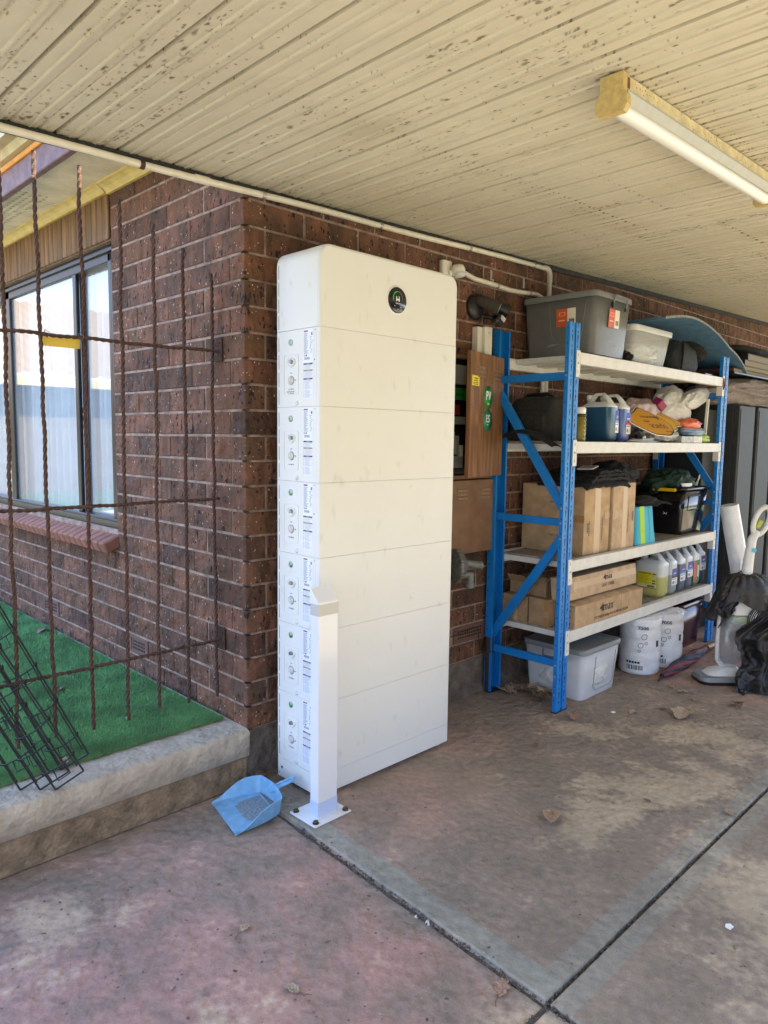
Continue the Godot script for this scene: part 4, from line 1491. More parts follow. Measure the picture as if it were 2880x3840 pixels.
# ------------------------------------------------------------------ leaning wire stands
func wire_stands():
	var spots := [[-0.735, 0.030, -0.28, -0.24, 0.62], [-0.665, -0.11, -0.28, -0.14, 0.66], [-0.825, -0.05, -0.26, -0.17, 0.62], [-0.775, -0.005, -0.27, -0.2, 0.62]]
	var say := ["frontmost black wire plant stand leaning on the rusty trellis", "rearmost black wire plant stand leaning on the rusty trellis", "leftmost black wire plant stand leaning on the rusty trellis", "black wire plant stand in the middle of the leaning stack"]
	for k in 4:
		var s: Array = spots[k]
		var T := thing("wire_stand", say[k], "wire stand", V(s[0], 0.2262, s[1]), "black wire plant stands in a stack")
		var up := V(s[2], s[4], s[3]).normalized()
		var ax := V(0.92, 0.0, 0.39).normalized()
		ax = (ax - up * ax.dot(up)).normalized()
		var out := ax.cross(up).normalized()
		var w := 0.052
		var H: float = 0.98 - 0.04 * k
		var rise := w * absf(ax.y) + 0.004
		var P := func(a, b, c): return ax * a * w + up * (b + rise) + out * c
		for e in [-1.0, 1.0]:
			var st := mb()
			tube(st, [P.call(e, 0.0, 0.0), P.call(e, H * 0.5, 0.004), P.call(e, H, 0.0)], 0.0033, 6)
			tube(st, [P.call(e * 0.86, 0.03, 0.012), P.call(e * 0.86, H * 0.97, 0.012)], 0.0026, 6)
			build(st, "rod", M.black_wire, T)
		var st := mb()
		tube(st, [P.call(-1, 0.0, 0), P.call(0, -0.0, 0.001), P.call(1, 0.0, 0)], 0.0032, 6)
		build(st, "foot_loop", M.black_wire, T)
		for i in 7:
			st = mb()
			var y := 0.06 + i * 0.15 + k * 0.02
			if y > H - 0.02: break
			var d := 0.05 if i % 2 else 0.035
			tube(st, [P.call(-1.0, y, 0), P.call(-1.15, y + 0.018, d * 0.5), P.call(-0.8, y + 0.012, d), P.call(0.0, y + 0.008, d * 1.1), P.call(0.8, y + 0.012, d), P.call(1.2, y + 0.02, d * 0.5), P.call(1.0, y, 0)], 0.0027, 5)
			tube(st, [P.call(-0.5, y, -0.004), P.call(-0.5, y - 0.035, 0.022), P.call(0.35, y - 0.035, 0.022), P.call(0.35, y + 0.005, -0.004)], 0.0024, 5)
			build(st, "wire_hook", M.black_wire, T)

# ------------------------------------------------------------------ fittings on the front wall
func pipe_clip(parent: Node, at: Vector3, r: float, m: Material, upright := false):
	var st := mb()
	var ax := UP if upright else V(1, 0, 0)
	tube(st, [at - ax * 0.008, at + ax * 0.008], r + 0.0018, 14)
	if not upright: slab(st, at + V(-0.008, r, -0.012 - 0.02), at + V(0.008, r + 0.026, -0.0095 - 0.02))
	build(st, "pipe_clip", m, parent)

func wall_fittings():
	# upper conduit
	var T := thing("conduit", "long cream conduit pipe under the carport ceiling edge", "conduit")
	var y := func(x: float): return 2.400 + 0.03 * x
	var st := mb()
	var pts := []
	for i in 40:
		var x := lerpf(-3.0, 2.09, i / 39.0)
		pts.append(V(x, y.call(x) + 0.0022 * sin(x * 5.0), 0.0335))
	tube(st, pts, 0.0128, 12)
	build(st, "pipe", M.pvc, T)
	st = mb()
	cyl(st, V(-0.235, y.call(-0.235) - 0.001, 0.0335), V(-0.175, y.call(-0.175) - 0.001, 0.0335), 0.0150)
	build(st, "coupling", M.pvc, T)
	st = mb()
	var el := []
	for i in 9:
		var t := PI * 0.5 * i / 8.0
		el.append(V(2.09 + 0.04 * sin(t), y.call(2.09) - 0.04 + 0.04 * cos(t), 0.0335))
	el[0].x -= 0.02
	el.append(el[8] + V(0, -0.035, 0))
	tube(st, el, 0.0155, 12)
	build(st, "elbow", M.pvc, T)
	st = mb()
	tube(st, [V(2.13, y.call(2.09) - 0.06, 0.0335), V(2.13, 2.2, 0.0335), V(2.13, 1.46, 0.0335)], 0.0128, 12)
	build(st, "drop_pipe", M.pvc, T)
	pipe_clip(T, V(-0.44, y.call(-0.44) - 0.002, 0.0335), 0.0135, M.rusty_clip)
	for x in [0.07, 0.72, 1.37, 1.96]: pipe_clip(T, V(x, y.call(x), 0.0335), 0.0128, M.zinc)
	T = thing("conduit", "short sagging cream conduit from white sensor to grey storage tub", "conduit")
	st = mb()
	tube(st, [V(1.30, 2.315, 0.0335), V(1.42, 2.296, 0.030), V(1.60, 2.292, 0.030), V(1.74, 2.285, 0.032), V(1.86, 2.290, 0.032), V(2.0, 2.300, 0.03), V(2.085, 2.285, 0.03), V(2.095, 2.2, 0.03), V(2.095, 1.46, 0.03)], 0.0128, 12)
	build(st, "pipe", M.pvc, T)
	for q in [[1.335, 2.308], [1.62, 2.291], [1.93, 2.296]]:
		pipe_clip(T, V(q[0], q[1], 0.030), 0.0128, M.zinc)
		st = mb()
		slab(st, V(q[0] - 0.028, q[1] + 0.03, 0.001), V(q[0] - 0.012, q[1] + 0.085, 0.004), 0.001)
		if q[0] > 1.5: build(st, "strap", M.zinc, T)
	# white motion sensor
	T = thing("motion_sensor", "white plastic motion sensor above the battery tower's right corner", "sensor", V(1.20, 2.30, 0.0))
	st = mb()
	rings(st, [ring(V(0, -0.05, 0.018), 0.075, 0.030, 0.01), ring(V(0, 0.05, 0.018), 0.075, 0.030, 0.01)])
	build(st, "wall_box", M.pvc_clean, T)
	st = mb()
	lathe(st, [Vector2(0.0, -0.034), Vector2(0.022, -0.028), Vector2(0.036, -0.008), Vector2(0.037, 0.012), Vector2(0.028, 0.030), Vector2(0.0, 0.038)], 20, V(0.045, 0.0, 0.062))
	build(st, "sensor_head", M.pvc_clean, T)
	st = mb()
	lathe(st, [Vector2(0.0, -0.03), Vector2(0.03, -0.022), Vector2(0.0375, -0.004), Vector2(0.0, -0.002)], 16, V(0.049, -0.004, 0.067))
	build(st, "lens", M.lens, T)
	st = mb()
	cyl(st, V(0.01, -0.01, 0.03), V(0.045, 0.0, 0.06), 0.016)
	build(st, "swivel", M.pvc_clean, T)
	# black floodlight with sensor
	T = thing("floodlight", "dusty black twin floodlight with sensor on the brick wall", "light", V(1.49, 2.155, 0.0))
	st = mb()
	lathe(st, [Vector2(0.0, 0.0), Vector2(0.066, 0.0), Vector2(0.066, 0.012), Vector2(0.05, 0.030), Vector2(0.0, 0.034)], 28, V(-0.03, 0.0, 0.0), Basis(V(1, 0, 0), V(0, 0, 1), V(0, -1, 0)))
	build(st, "wall_base", M.black_plastic, T)
	var dir := V(0.62, -0.38, 0.68).normalized()
	for q in [[V(-0.02, 0.03, 0.05), M.dusty_black], [V(0.07, 0.022, 0.05), M.black_plastic]]:
		st = mb()
		tube(st, [q[0] - dir * 0.035, q[0] - dir * 0.02, q[0] + dir * 0.06, q[0] + dir * 0.095], [0.018, 0.030, 0.033, 0.033], 16)
		tube(st, [V(-0.02, 0.01, 0.028), q[0] - dir * 0.02], 0.012, 8)
		var hd := build(st, "lamp_holder", q[1], T)
		st = mb()
		var u: Vector3 = q[0] + dir * 0.0952
		tube(st, [u, u + dir * 0.002], 0.026, 16)
		build(st, "globe", M.lens if q[1] == M.dusty_black else M.black_plastic, hd)
	st = mb()
	tube(st, [V(0.01, -0.045, 0.03), V(0.035, -0.055, 0.09)], 0.012, 10)
	box(st, V(0.05, -0.068, 0.10), V(0.06, 0.055, 0.055), 0.012, Basis(V(0, 0, 1), -0.5))
	build(st, "sensor_body", M.black_plastic, T)
	st = mb()
	box(st, V(0.062, -0.06, 0.124), V(0.042, 0.03, 0.02), 0.008, Basis(V(0, 0, 1), -0.5))
	build(st, "sensor_lens", M.lens, T)
	# white cable cover
	T = thing("cable_cover", "upright cream plastic cable cover above brown meter cabinet", "cable cover", V(1.50, 1.905, 0.0))
	st = mb()
	slab(st, V(-0.052, 0.0, 0.0), V(0.052, 0.148, 0.040), 0.003)
	slab(st, V(-0.015, 0.0, 0.040), V(0.048, 0.150, 0.062), 0.003)
	build(st, "cover", M.pvc_clean, T)
	st = mb()
	slab(st, V(-0.054, -0.004, 0.0), V(0.062, 0.0, 0.070), 0.001)
	build(st, "end_lip", M.pvc_clean, T)
	text(T, "AC", 0.008, Transform3D(Basis(), V(0.018, 0.118, 0.0625)), M.print_grey)
	for q in 4: text(T, "- -", 0.004, Transform3D(Basis(), V(0.022, 0.105 - q * 0.007, 0.0625)), M.print_grey)
	# meter cabinet
	T = thing("meter_cabinet", "brown timber meter cabinet with its upper door ajar", "meter box", V(1.24, 0.0, 0.0))
	st = mb()
	for q in [[0.0, 0.42, 1.872, 1.892], [0.0, 0.42, 1.238, 1.258], [0.402, 0.42, 1.258, 1.872], [-0.02, 0.0, 1.238, 1.892]]:
		slab(st, V(q[0], q[2], 0.0005), V(q[1], q[3], 0.035), 0.002)
	build(st, "carcass", M.meter_brown_dull, T)
	st = mb()
	slab(st, V(0.0, 1.258, 0.0012), V(0.402, 1.872, 0.004))
	var back := build(st, "switchboard", M.black_plastic, T)
	for q in [[0.02, 1.74, 0.12, 0.10, M.meter_grey], [0.02, 1.66, 0.16, 0.06, M.sticker_green], [0.03, 1.58, 0.06, 0.05, M.meter_red], [0.02, 1.53, 0.12, 0.04, M.meter_grey], [0.02, 1.40, 0.035, 0.09, M.meter_grey], [0.06, 1.37, 0.03, 0.10, M.meter_grey], [0.015, 1.30, 0.11, 0.06, M.meter_grey], [0.1, 1.36, 0.025, 0.06, M.pvc_clean]]:
		st = mb()
		slab(st, V(q[0], q[1], 0.004), V(q[0] + q[2], q[1] + q[3], 0.026), 0.002)
		build(st, "switchgear", q[4], back)
	text(back, "068 480", 0.014, Transform3D(Basis(), V(0.09, 1.685, 0.0265)), M.print_black)
	# upper door: hinged at the right, swung a little open
	var door := Node3D.new()
	door.name = "upper_door"
	T.add_child(door)
	door.position = V(0.425, 0.0, 0.034)
	door.rotation.y = deg_to_rad(14.0)
	st = mb()
	slab(st, V(-0.44, 1.254, 0.0), V(0.0, 1.900, 0.024), 0.002)
	build(st, "door_panel", M.meter_brown, door)
	var louvres := func(par, cx, cy, z):
		var s2 := mb()
		for i in 3: box(s2, V(cx, cy - i * 0.022, z), V(0.085, 0.015, 0.007), 0.003)
		build(s2, "louvre", M.louvre_tan, par)
	louvres.call(door, -0.31, 1.823, 0.0255)
	louvres.call(door, -0.105, 1.823, 0.0255)
	st = mb()
	slab(st, V(-0.425, 1.726, 0.0245), V(-0.335, 1.778, 0.0254))
	build(st, "warning_sticker", M.sticker_yellow, door)
	text(door, "WARNING", 0.0075, Transform3D(Basis(), V(-0.376, 1.763, 0.0256)), M.print_black)
	text(door, "DUAL SUPPLY", 0.006, Transform3D(Basis(), V(-0.38, 1.752, 0.0256)), M.print_black)
	for i in 2: text(door, "isolate both supplies", 0.0042, Transform3D(Basis(), V(-0.38, 1.742 - i * 0.008, 0.0256)), M.print_black)
	var disc := func(cy, m):
		var s2 := mb()
		lathe(s2, [Vector2(0, 0.0), Vector2(0.060, 0.0), Vector2(0.060, 0.0012), Vector2(0, 0.0012)], 40, V(-0.215, cy, 0.0242), Basis(V(1, 0, 0), V(0, 0, 1), V(0, -1, 0)))
		build(s2, "round_sticker", m, door)
	disc.call(1.676, M.sticker_green)
	disc.call(1.555, M.sticker_teal)
	text(door, "PV", 0.046, Transform3D(Basis(), V(-0.215, 1.684, 0.0257)), M.print_white, "lettering", 0.9, true)
	text(door, "5kW", 0.011, Transform3D(Basis(), V(-0.215, 1.641, 0.0257)), M.print_white)
	text(door, "ES", 0.040, Transform3D(Basis(), V(-0.215, 1.562, 0.0257)), M.print_white, "lettering", 0.9, true)
	text(door, "48V DC", 0.0065, Transform3D(Basis(), V(-0.215, 1.530, 0.0257)), M.print_white)
	var low := Node3D.new()
	low.name = "lower_door"
	T.add_child(low)
	low.position = V(0.0, 0.0, 0.022)
	st = mb()
	slab(st, V(-0.03, 0.832, -0.0215), V(0.406, 1.232, 0.026), 0.002)
	build(st, "door_panel", M.meter_brown_dull, low)
	louvres.call(low, 0.10, 1.178, 0.028)
	louvres.call(low, 0.298, 1.178, 0.028)
	# gas regulator
	T = thing("gas_regulator", "grey cast gas regulator on the brick wall below meter cabinet", "regulator", V(1.30, 0.79, 0.0))
	T.scale = Vector3.ONE * 1.18
	st = mb()
	var zx := Basis(V(0, 1, 0), V(-1, 0, 0), V(0, 0, 1))
	lathe(st, [Vector2(0, -0.03), Vector2(0.050, -0.028), Vector2(0.066, -0.014), Vector2(0.075, -0.010), Vector2(0.075, 0.004), Vector2(0.066, 0.008), Vector2(0.054, 0.028), Vector2(0.028, 0.042), Vector2(0, 0.044)], 28, V(-0.05, 0.0, 0.085), Basis(V(0, 1, 0), V(0.9, 0, 0.43), V(0.43, 0, -0.9)))
	build(st, "diaphragm_case", M.regulator_grey, T)
	for i in 7:
		var t := TAU * i / 7.0
		st = mb()
		cyl(st, V(-0.065 + 0.03 * cos(t), 0.070 * sin(t), 0.085 - 0.062 * cos(t)), V(-0.045 + 0.03 * cos(t), 0.070 * sin(t), 0.095 - 0.062 * cos(t)), 0.008, -1.0, 6)
		build(st, "flange_bolt", M.regulator_grey, T)
	st = mb()
	tube(st, [V(-0.02, 0.008, 0.10), V(0.055, -0.004, 0.135), V(0.062, -0.005, 0.138)], [0.019, 0.019, 0.021], 16)
	tube(st, [V(-0.03, -0.045, 0.09), V(0.03, -0.045, 0.112)], 0.017, 14)
	build(st, "spring_tube", M.regulator_grey, T)
	st = mb()
	tube(st, [V(0.018, -0.04, 0.108), V(0.018, -0.085, 0.108), V(0.018, -0.09, 0.108), V(0.018, -0.105, 0.108)], [0.018, 0.018, 0.023, 0.023], 14)
	build(st, "outlet", M.regulator_grey, T)
	st = mb()
	tube(st, [V(-0.05, -0.01, 0.06), V(-0.05, -0.01, 0.001)], 0.016, 12)
	build(st, "inlet", M.regulator_grey, T)
	# old standpipe with a loose wire
	T = thing("old_pipe_stub", "short rusty pipe standing at the wall beside the blue rack", "pipe", V(1.625, 0.0, 0.04))
	st = mb()
	tube(st, [V(0.0, 0.0, 0), V(0.0, 0.29, 0.0)], 0.021, 14)
	build(st, "pipe", M.old_pipe, T)
	st = mb()
	tube(st, [V(0.0, 0.235, 0), V(0.0, 0.325, 0.0)], 0.026, 14)
	build(st, "socket", M.old_pipe, T)
	st = mb()
	tube(st, [V(-0.31, 0.375, -0.028), V(-0.2, 0.372, -0.026), V(-0.12, 0.395, -0.028), V(-0.085, 0.385, -0.02), V(-0.075, 0.30, -0.015), V(-0.06, 0.25, -0.01), V(-0.01, 0.245, 0.028)], 0.0028, 6)
	build(st, "loose_wire", M.old_pipe, T)

# ------------------------------------------------------------------ fluorescent batten
func ceiling_light():
	var x0 := 0.205
	var T := thing("fluorescent_light", "yellowed fluorescent batten light under the carport ceiling, switched off", "light", V(x0, 2.437 + 0.03 * x0 - 0.0005, 1.452))
	T.rotation.z = atan(0.03)
	var L := 1.24
	var st := mb()
	slab(st, V(0.012, -0.046, -0.030), V(L - 0.012, -0.005, 0.030), 0.003)
	build(st, "body", M.lamp_cream, T)
	var prof := PackedVector2Array([Vector2(-0.034, -0.006), Vector2(-0.034, -0.052), Vector2(-0.045, -0.066), Vector2(-0.047, -0.092), Vector2(-0.036, -0.108), Vector2(0.036, -0.108), Vector2(0.047, -0.092), Vector2(0.045, -0.066), Vector2(0.034, -0.052), Vector2(0.034, -0.006)])
	for x in [0.0, L - 0.02]:
		st = mb()
		prism(st, prof, 0.0, 0.024, Transform3D(Basis(V(0, 0, -1), V(0, 1, 0), V(1, 0, 0)), V(x, 0, 0)))
		build(st, "end_cap", M.lamp_cap, T)
	st = mb()
	var sec := PackedVector2Array()
	for i in 13:
		var t := PI * i / 12.0
		sec.append(Vector2(-0.024 * cos(t), -0.084 - 0.020 * sin(t)))
	sec.append(Vector2(0.022, -0.074))
	sec.append(Vector2(-0.022, -0.074))
	var R := []
	for x in [0.022, L - 0.022]:
		var rg := PackedVector3Array()
		for p in sec: rg.append(V(x, p.y, -p.x))
		R.append(rg)
	st.set_smooth_group(6)
	rings(st, R)
	build(st, "diffuser", M.lamp_diffuser, T)
	st = mb()
	prism(st, PackedVector2Array([Vector2(-0.021, -0.0735), Vector2(0.021, -0.0735), Vector2(0.037, -0.052), Vector2(0.037, -0.0465), Vector2(-0.037, -0.0465), Vector2(-0.037, -0.052)]), 0.0, L - 0.048, Transform3D(Basis(V(0, 0, -1), V(0, 1, 0), V(1, 0, 0)), V(0.0245, 0, 0)))
	build(st, "reflector", M.lamp_reflector, T)
	st = mb()
	slab(st, V(0.0245, -0.040, 0.0301), V(0.045, -0.012, 0.0312), 0.0003)
	for k in 70:
		var cx: float = [0.12, 0.16, 0.42, 0.56, 0.62, 0.7, 0.9][k % 7] + rng.randfn(0, 0.035)
		var cy := clampf(-0.026 + rng.randfn(0, 0.008), -0.042, -0.010)
		var r := rng.randf_range(0.0005, 0.0016)
		box(st, V(cx, cy, 0.0302), V(r * 2.0, r * rng.randf_range(1.5, 4.0), 0.0004), 0.0, Basis(V(0, 0, 1), rng.randf_range(-0.6, 0.6)))
	slab(st, V(0.03, -0.0475, 0.028), V(L - 0.04, -0.0455, 0.0304))
	build(st, "rust_spots", M.lamp_rust, T)

# ------------------------------------------------------------------ blue rack
const SH := [1.905, 1.445, 0.813, 0.428]
const RX0 := 1.610
const RX1 := 3.640                      # left edge of the right-hand uprights
const RF := 0.500                       # front face of the rack

func upright(T: Node3D, x: float, front: bool):
	var w := 0.102
	var d := 0.024 if front else 0.045
	var zf := RF if front else 0.020
	var sg := -1.0 if front else 1.0    # the open side points to the middle of the rack
	var st := mb()
	var A := func(a, b, z0, z1): slab(st, V(x + a, 0.006, zf + sg * z0), V(x + b, 2.052, zf + sg * z1), 0.0012)
	A.call(0.0, 0.042, 0.0, 0.0022)
	A.call(0.060, w, 0.0, 0.0022)
	A.call(0.040, 0.062, 0.005, 0.0072)
	A.call(0.0, 0.0022, 0.0, d)
	A.call(w - 0.0022, w, 0.0, d)
	A.call(0.0, 0.014, d - 0.0022, d)
	A.call(w - 0.014, w, d - 0.0022, d)
	var u := build(st, "upright", M.rack_blue, T)
	st = mb()
	var y := 0.05
	var k := 0
	while y < 2.02:
		if front:
			for q in [[0.022, 1], [0.074, -1]]:
				slab(st, V(x + q[0], y, zf - 0.001), V(x + q[0] + 0.0075, y + 0.012, zf + 0.0003))
				slab(st, V(x + q[0] + 0.001 * q[1], y + 0.030, zf - 0.001), V(x + q[0] + 0.0045 + 0.001 * q[1], y + 0.062, zf + 0.0003))
				slab(st, V(x + q[0] + 0.003, y + 0.046, zf - 0.001), V(x + q[0] + 0.009, y + 0.066, zf + 0.0003))
		cyl(st, V(x - 0.0003, y + 0.02, zf + sg * 0.012), V(x + 0.001, y + 0.02, zf + sg * 0.012), 0.004, -1.0, 8)
		y += 0.075
		k += 1
	build(st, "slots", M.rack_hole, u)
	st = mb()
	slab(st, V(x - 0.004, 0.0002, minf(zf, zf + sg * d) - 0.004), V(x + w + 0.004, 0.007, maxf(zf, zf + sg * d) + 0.004), 0.001)
	build(st, "foot_plate", M.black_plastic, u)

func channel_bar(T: Node3D, called: String, a: Vector3, b: Vector3, h: float, wx: float):
	var d := (b - a).normalized()
	var B := Basis(V(1, 0, 0), d.cross(V(1, 0, 0)).normalized(), d)
	var st := mb()
	box(st, (a + b) * 0.5, V(wx, h, (b - a).length()), 0.002, B)
	build(st, called, M.rack_blue, T)

func rack():
	var T := thing("storage_rack", "blue steel storage rack with four white shelves against the brick wall", "rack")
	for x in [RX0, RX1]:
		for f in [true, false]: upright(T, x, f)
		var c: float = x + 0.040
		for q in [1.783, 1.022, 0.262]: channel_bar(T, "brace", V(c, q, 0.03), V(c, q, 0.49), 0.040, 0.026)
		channel_bar(T, "brace", V(c, 1.725, 0.035), V(c, 1.085, 0.485), 0.046, 0.026)
		channel_bar(T, "brace", V(c, 0.955, 0.485), V(c, 0.330, 0.035), 0.046, 0.026)
		for q in [1.783, 1.10, 1.022, 0.94, 0.262, 0.20, 0.10]:
			var rv := mb()
			cyl(rv, V(x - 0.002, q, 0.488), V(x + 0.002, q, 0.488), 0.006, -1.0, 10)
			build(rv, "rivet", M.zinc, T)
	for s in SH:
		var t: float = s + 0.002
		for z in [[RF - 0.036, RF + 0.004], [0.022, 0.060]]:
			var st := mb()
			slab(st, V(RX0 + 0.104, t - 0.062, z[0]), V(RX1 - 0.003, t, z[1]), 0.003)
			var bm := build(st, "beam", M.beam_white, T)
			for x in [[RX0 + 0.068, RX0 + 0.104], [RX1 - 0.003, RX1 + 0.032]]:
				st = mb()
				if z[0] > 0.2:
					slab(st, V(x[0], t - 0.128, RF + 0.0006), V(x[1], t + 0.008, RF + 0.0042), 0.001)
				var xe: float = x[1] - 0.0005 if x[0] < 2.0 else x[0] + 0.0005
				slab(st, V(minf(xe, xe + (0.004 if x[0] < 2.0 else -0.004)), t - 0.128, z[0]), V(maxf(xe, xe + (0.004 if x[0] < 2.0 else -0.004)), t - 0.063, z[1]), 0.001)
				build(st, "connector", M.beam_white, bm)
			if z[0] > 0.2:
				st = mb()
				for x in [RX0 + 0.085, RX1 + 0.014]:
					for dy in [-0.016, -0.102]: slab(st, V(x - 0.003, t + dy - 0.008, RF + 0.004), V(x + 0.003, t + dy + 0.008, RF + 0.0046))
					cyl(st, V(x, t - 0.058, RF + 0.004), V(x, t - 0.058, RF + 0.0065), 0.0055, -1.0, 10)
				build(st, "hook_slot", M.meter_grey, bm)
		if s > 1.8:
			for i in 9:
				var st := mb()
				var x := 1.82 + i * 0.215
				slab(st, V(x - 0.04, s - 0.030, 0.0605), V(x + 0.04, s - 0.0005, RF - 0.0365), 0.002)
				build(st, "shelf_slat", M.beam_white, T)
		else:
			var st := mb()
			slab(st, V(RX0 + 0.106, s - 0.014, 0.0605), V(RX1 - 0.005, s - 0.0005, RF - 0.0365), 0.001)
			build(st, "shelf_board", M.shelf_board, T)
			for x in [RX0 + 0.108, RX1 - 0.030]:
				st = mb()
				slab(st, V(x, s - 0.045, 0.0605), V(x + 0.020, s - 0.0145, RF - 0.0365), 0.001)
				build(st, "shelf_end_bar", M.beam_white, T)

# ------------------------------------------------------------------ goods: makers
func tub(T: Node3D, w: float, d: float, h: float, m: Material, lid: Material, lid_h := 0.03, taper := 0.035, foot := 0.0):
	# open-topped shell with thickness; origin at the centre of its base
	var st := mb()
	st.set_smooth_group(7)
	var R := []
	var hh := h - lid_h * 0.6
	for q in [[foot, 1.0], [foot + 0.02, 0.5], [hh * 0.5, 0.25], [hh, 0.0]]: R.append(ring(V(0, q[0], 0), w - taper * 2 * (1.0 - q[0] / h), d - taper * 2 * (1.0 - q[0] / h), 0.03, 4))
	for q in [hh, foot + 0.008]: R.append(ring(V(0, q, 0), w - 0.006 - taper * 2 * (1.0 - q / h), d - 0.006 - taper * 2 * (1.0 - q / h), 0.028, 4))
	rings(st, R, true, true)
	build(st, "tub_body", m, T)
	st = mb()
	st.set_smooth_group(7)
	if lid:
		rings(st, [ring(V(0, h - lid_h, 0), w + 0.012, d + 0.012, 0.035, 4), ring(V(0, h - 0.006, 0), w + 0.016, d + 0.016, 0.037, 4), ring(V(0, h - 0.001, 0), w + 0.004, d + 0.004, 0.033, 4), ring(V(0, h, 0), w - 0.02, d - 0.02, 0.03, 4), ring(V(0, h - 0.006, 0), w - 0.045, d - 0.045, 0.025, 4), ring(V(0, h - 0.004, 0), w - 0.12, d - 0.12, 0.02, 4)])
		build(st, "lid", lid, T)
	else:
		rings(st, [ring(V(0, hh - 0.016, 0), w + 0.002, d + 0.002, 0.031, 4), ring(V(0, hh - 0.014, 0), w + 0.026, d + 0.026, 0.04, 4), ring(V(0, hh + 0.002, 0), w + 0.026, d + 0.026, 0.04, 4), ring(V(0, hh + 0.004, 0), w + 0.016, d + 0.016, 0.038, 4), ring(V(0, hh + 0.002, 0), w - 0.002, d - 0.002, 0.03, 4)], false, false)
		build(st, "rim", m, T)

func jerry(called: String, label: String, at: Vector3, liquid: Material, fill: float, w := 0.115, d := 0.19, h := 0.285, group := "plastic chemical jerry cans", turn := 0.0) -> Node3D:
	# handle towards the front (+z), neck and cap towards the back; front face at z = 0
	var T := thing(called, label, "jerry can", at, group, turn)
	var sh := h * 0.72                   # shoulder height
	var body := func(y0, y1, m, nm, cap1):
		var s2 := mb()
		s2.set_smooth_group(8)
		var R := []
		var ys := [y0]
		for q in [0.008, 0.02, sh - 0.02, sh, sh + 0.014, sh + 0.024]:
			if q > y0 and q < y1: ys.append(q)
		ys.append(y1)
		for yy in ys:
			var in_ := 0.012 * clampf(1.0 - yy / 0.02, 0, 1)
			var up := clampf((yy - sh) / 0.024, 0, 1)
			R.append(ring(V(0, yy, -d * 0.5 + 0.010 * up), w - 2 * in_ - 0.045 * up, d - 2 * in_ - 0.055 * up, 0.026, 4))
		rings(s2, R, true, cap1)
		build(s2, nm, m, T)
	var yf := sh * fill
	body.call(0.0, yf, liquid, "filled_body", true)
	body.call(yf + 0.0002, sh + 0.024, M.jerry_milky, "upper_body", true)
	# shoulder sweeping up into the handle
	var st := mb()
	st.set_smooth_group(9)
	var R := []
	var hp := [[V(0, sh - 0.012, -0.026), 0.030, 0.052], [V(0, sh + 0.022, -0.030), 0.019, 0.038], [V(0, h - 0.030, -0.050), 0.0145, 0.028], [V(0, h - 0.012, -0.068), 0.0125, 0.025], [V(0, h - 0.012, -0.112), 0.0125, 0.025], [V(0, h - 0.030, -0.132), 0.0145, 0.027], [V(0, sh + 0.022, -0.148), 0.019, 0.032]]
	for i in hp.size():
		var dd: Vector3 = (hp[mini(i + 1, 6)][0] - hp[maxi(i - 1, 0)][0]).normalized()
		var side := V(1, 0, 0)
		var o := dd.cross(side)
		var rg := PackedVector3Array()
		for j in 12:
			var t := TAU * j / 12.0
			rg.append(hp[i][0] + side * cos(t) * hp[i][2] * 0.8 - o * sin(t) * hp[i][1] * 0.8)
		R.append(rg)
	rings(st, R)
	build(st, "handle", M.jerry_milky, T)
	st = mb()
	cyl(st, V(0, sh + 0.015, -d + 0.036), V(0, sh + 0.044, -d + 0.036), 0.018)
	build(st, "neck", M.jerry_milky, T)
	st = mb()
	lathe(st, [Vector2(0, 0), Vector2(0.022, 0), Vector2(0.022, 0.022), Vector2(0.019, 0.026), Vector2(0, 0.026)], 18, V(0, sh + 0.040, -d + 0.036))
	build(st, "screw_cap", M.cap_white, T)
	return T

func front_label(T: Node3D, m: Material, x0: float, x1: float, y0: float, y1: float, z := 0.0008, word := ""):
	var st := mb()
	quad(st, V(x0, y0, z), V(x1, y0, z), V(x1, y1, z), V(x0, y1, z))
	build(st, "paper_label", m, T)
	if word: text(T, word, 0.0115, Transform3D(Basis(), V((x0 + x1) * 0.5, lerpf(y0, y1, 0.72), z + 0.0004)), M.print_white, "lettering", 0.72, true)

func carton(T: Node3D, a: Vector3, b: Vector3, m: Material, tape := true, called := "box_body"):
	var st := mb()
	slab(st, a, b, 0.003)
	build(st, called, m, T)
	if not tape: return

func max_mark(T: Node3D, at: Vector3, h: float, slope := 0.0):
	# the printed mark: a pulse of bars followed by the word
	var X := Transform3D(Basis(V(0, 0, 1), slope), at)
	var st := mb()
	var hs := [0.15, 0.3, 0.22, 0.55, 0.4, 0.85, 0.6, 1.25, 0.8, 1.0]
	for i in hs.size(): slab(st, V(-0.0, 0, 0), V(0.0001, 0.0001, 0.0001))
	st = mb()
	for i in hs.size():
		var x: float = -h * 1.62 + i * h * 0.098
		box(st, X * V(x, 0.0, 0), V(h * 0.055, h * hs[i], 0.0006), 0.0, X.basis)
	build(st, "printed_mark", M.print_brown, T)
	text(T, "max", h * 0.98, X * Transform3D(Basis(V(1, 0, 0), V(0.16, 1, 0), V(0, 0, 1)), V(h * 0.48, h * 0.02, 0)), M.print_brown, "lettering", 0.95, true)

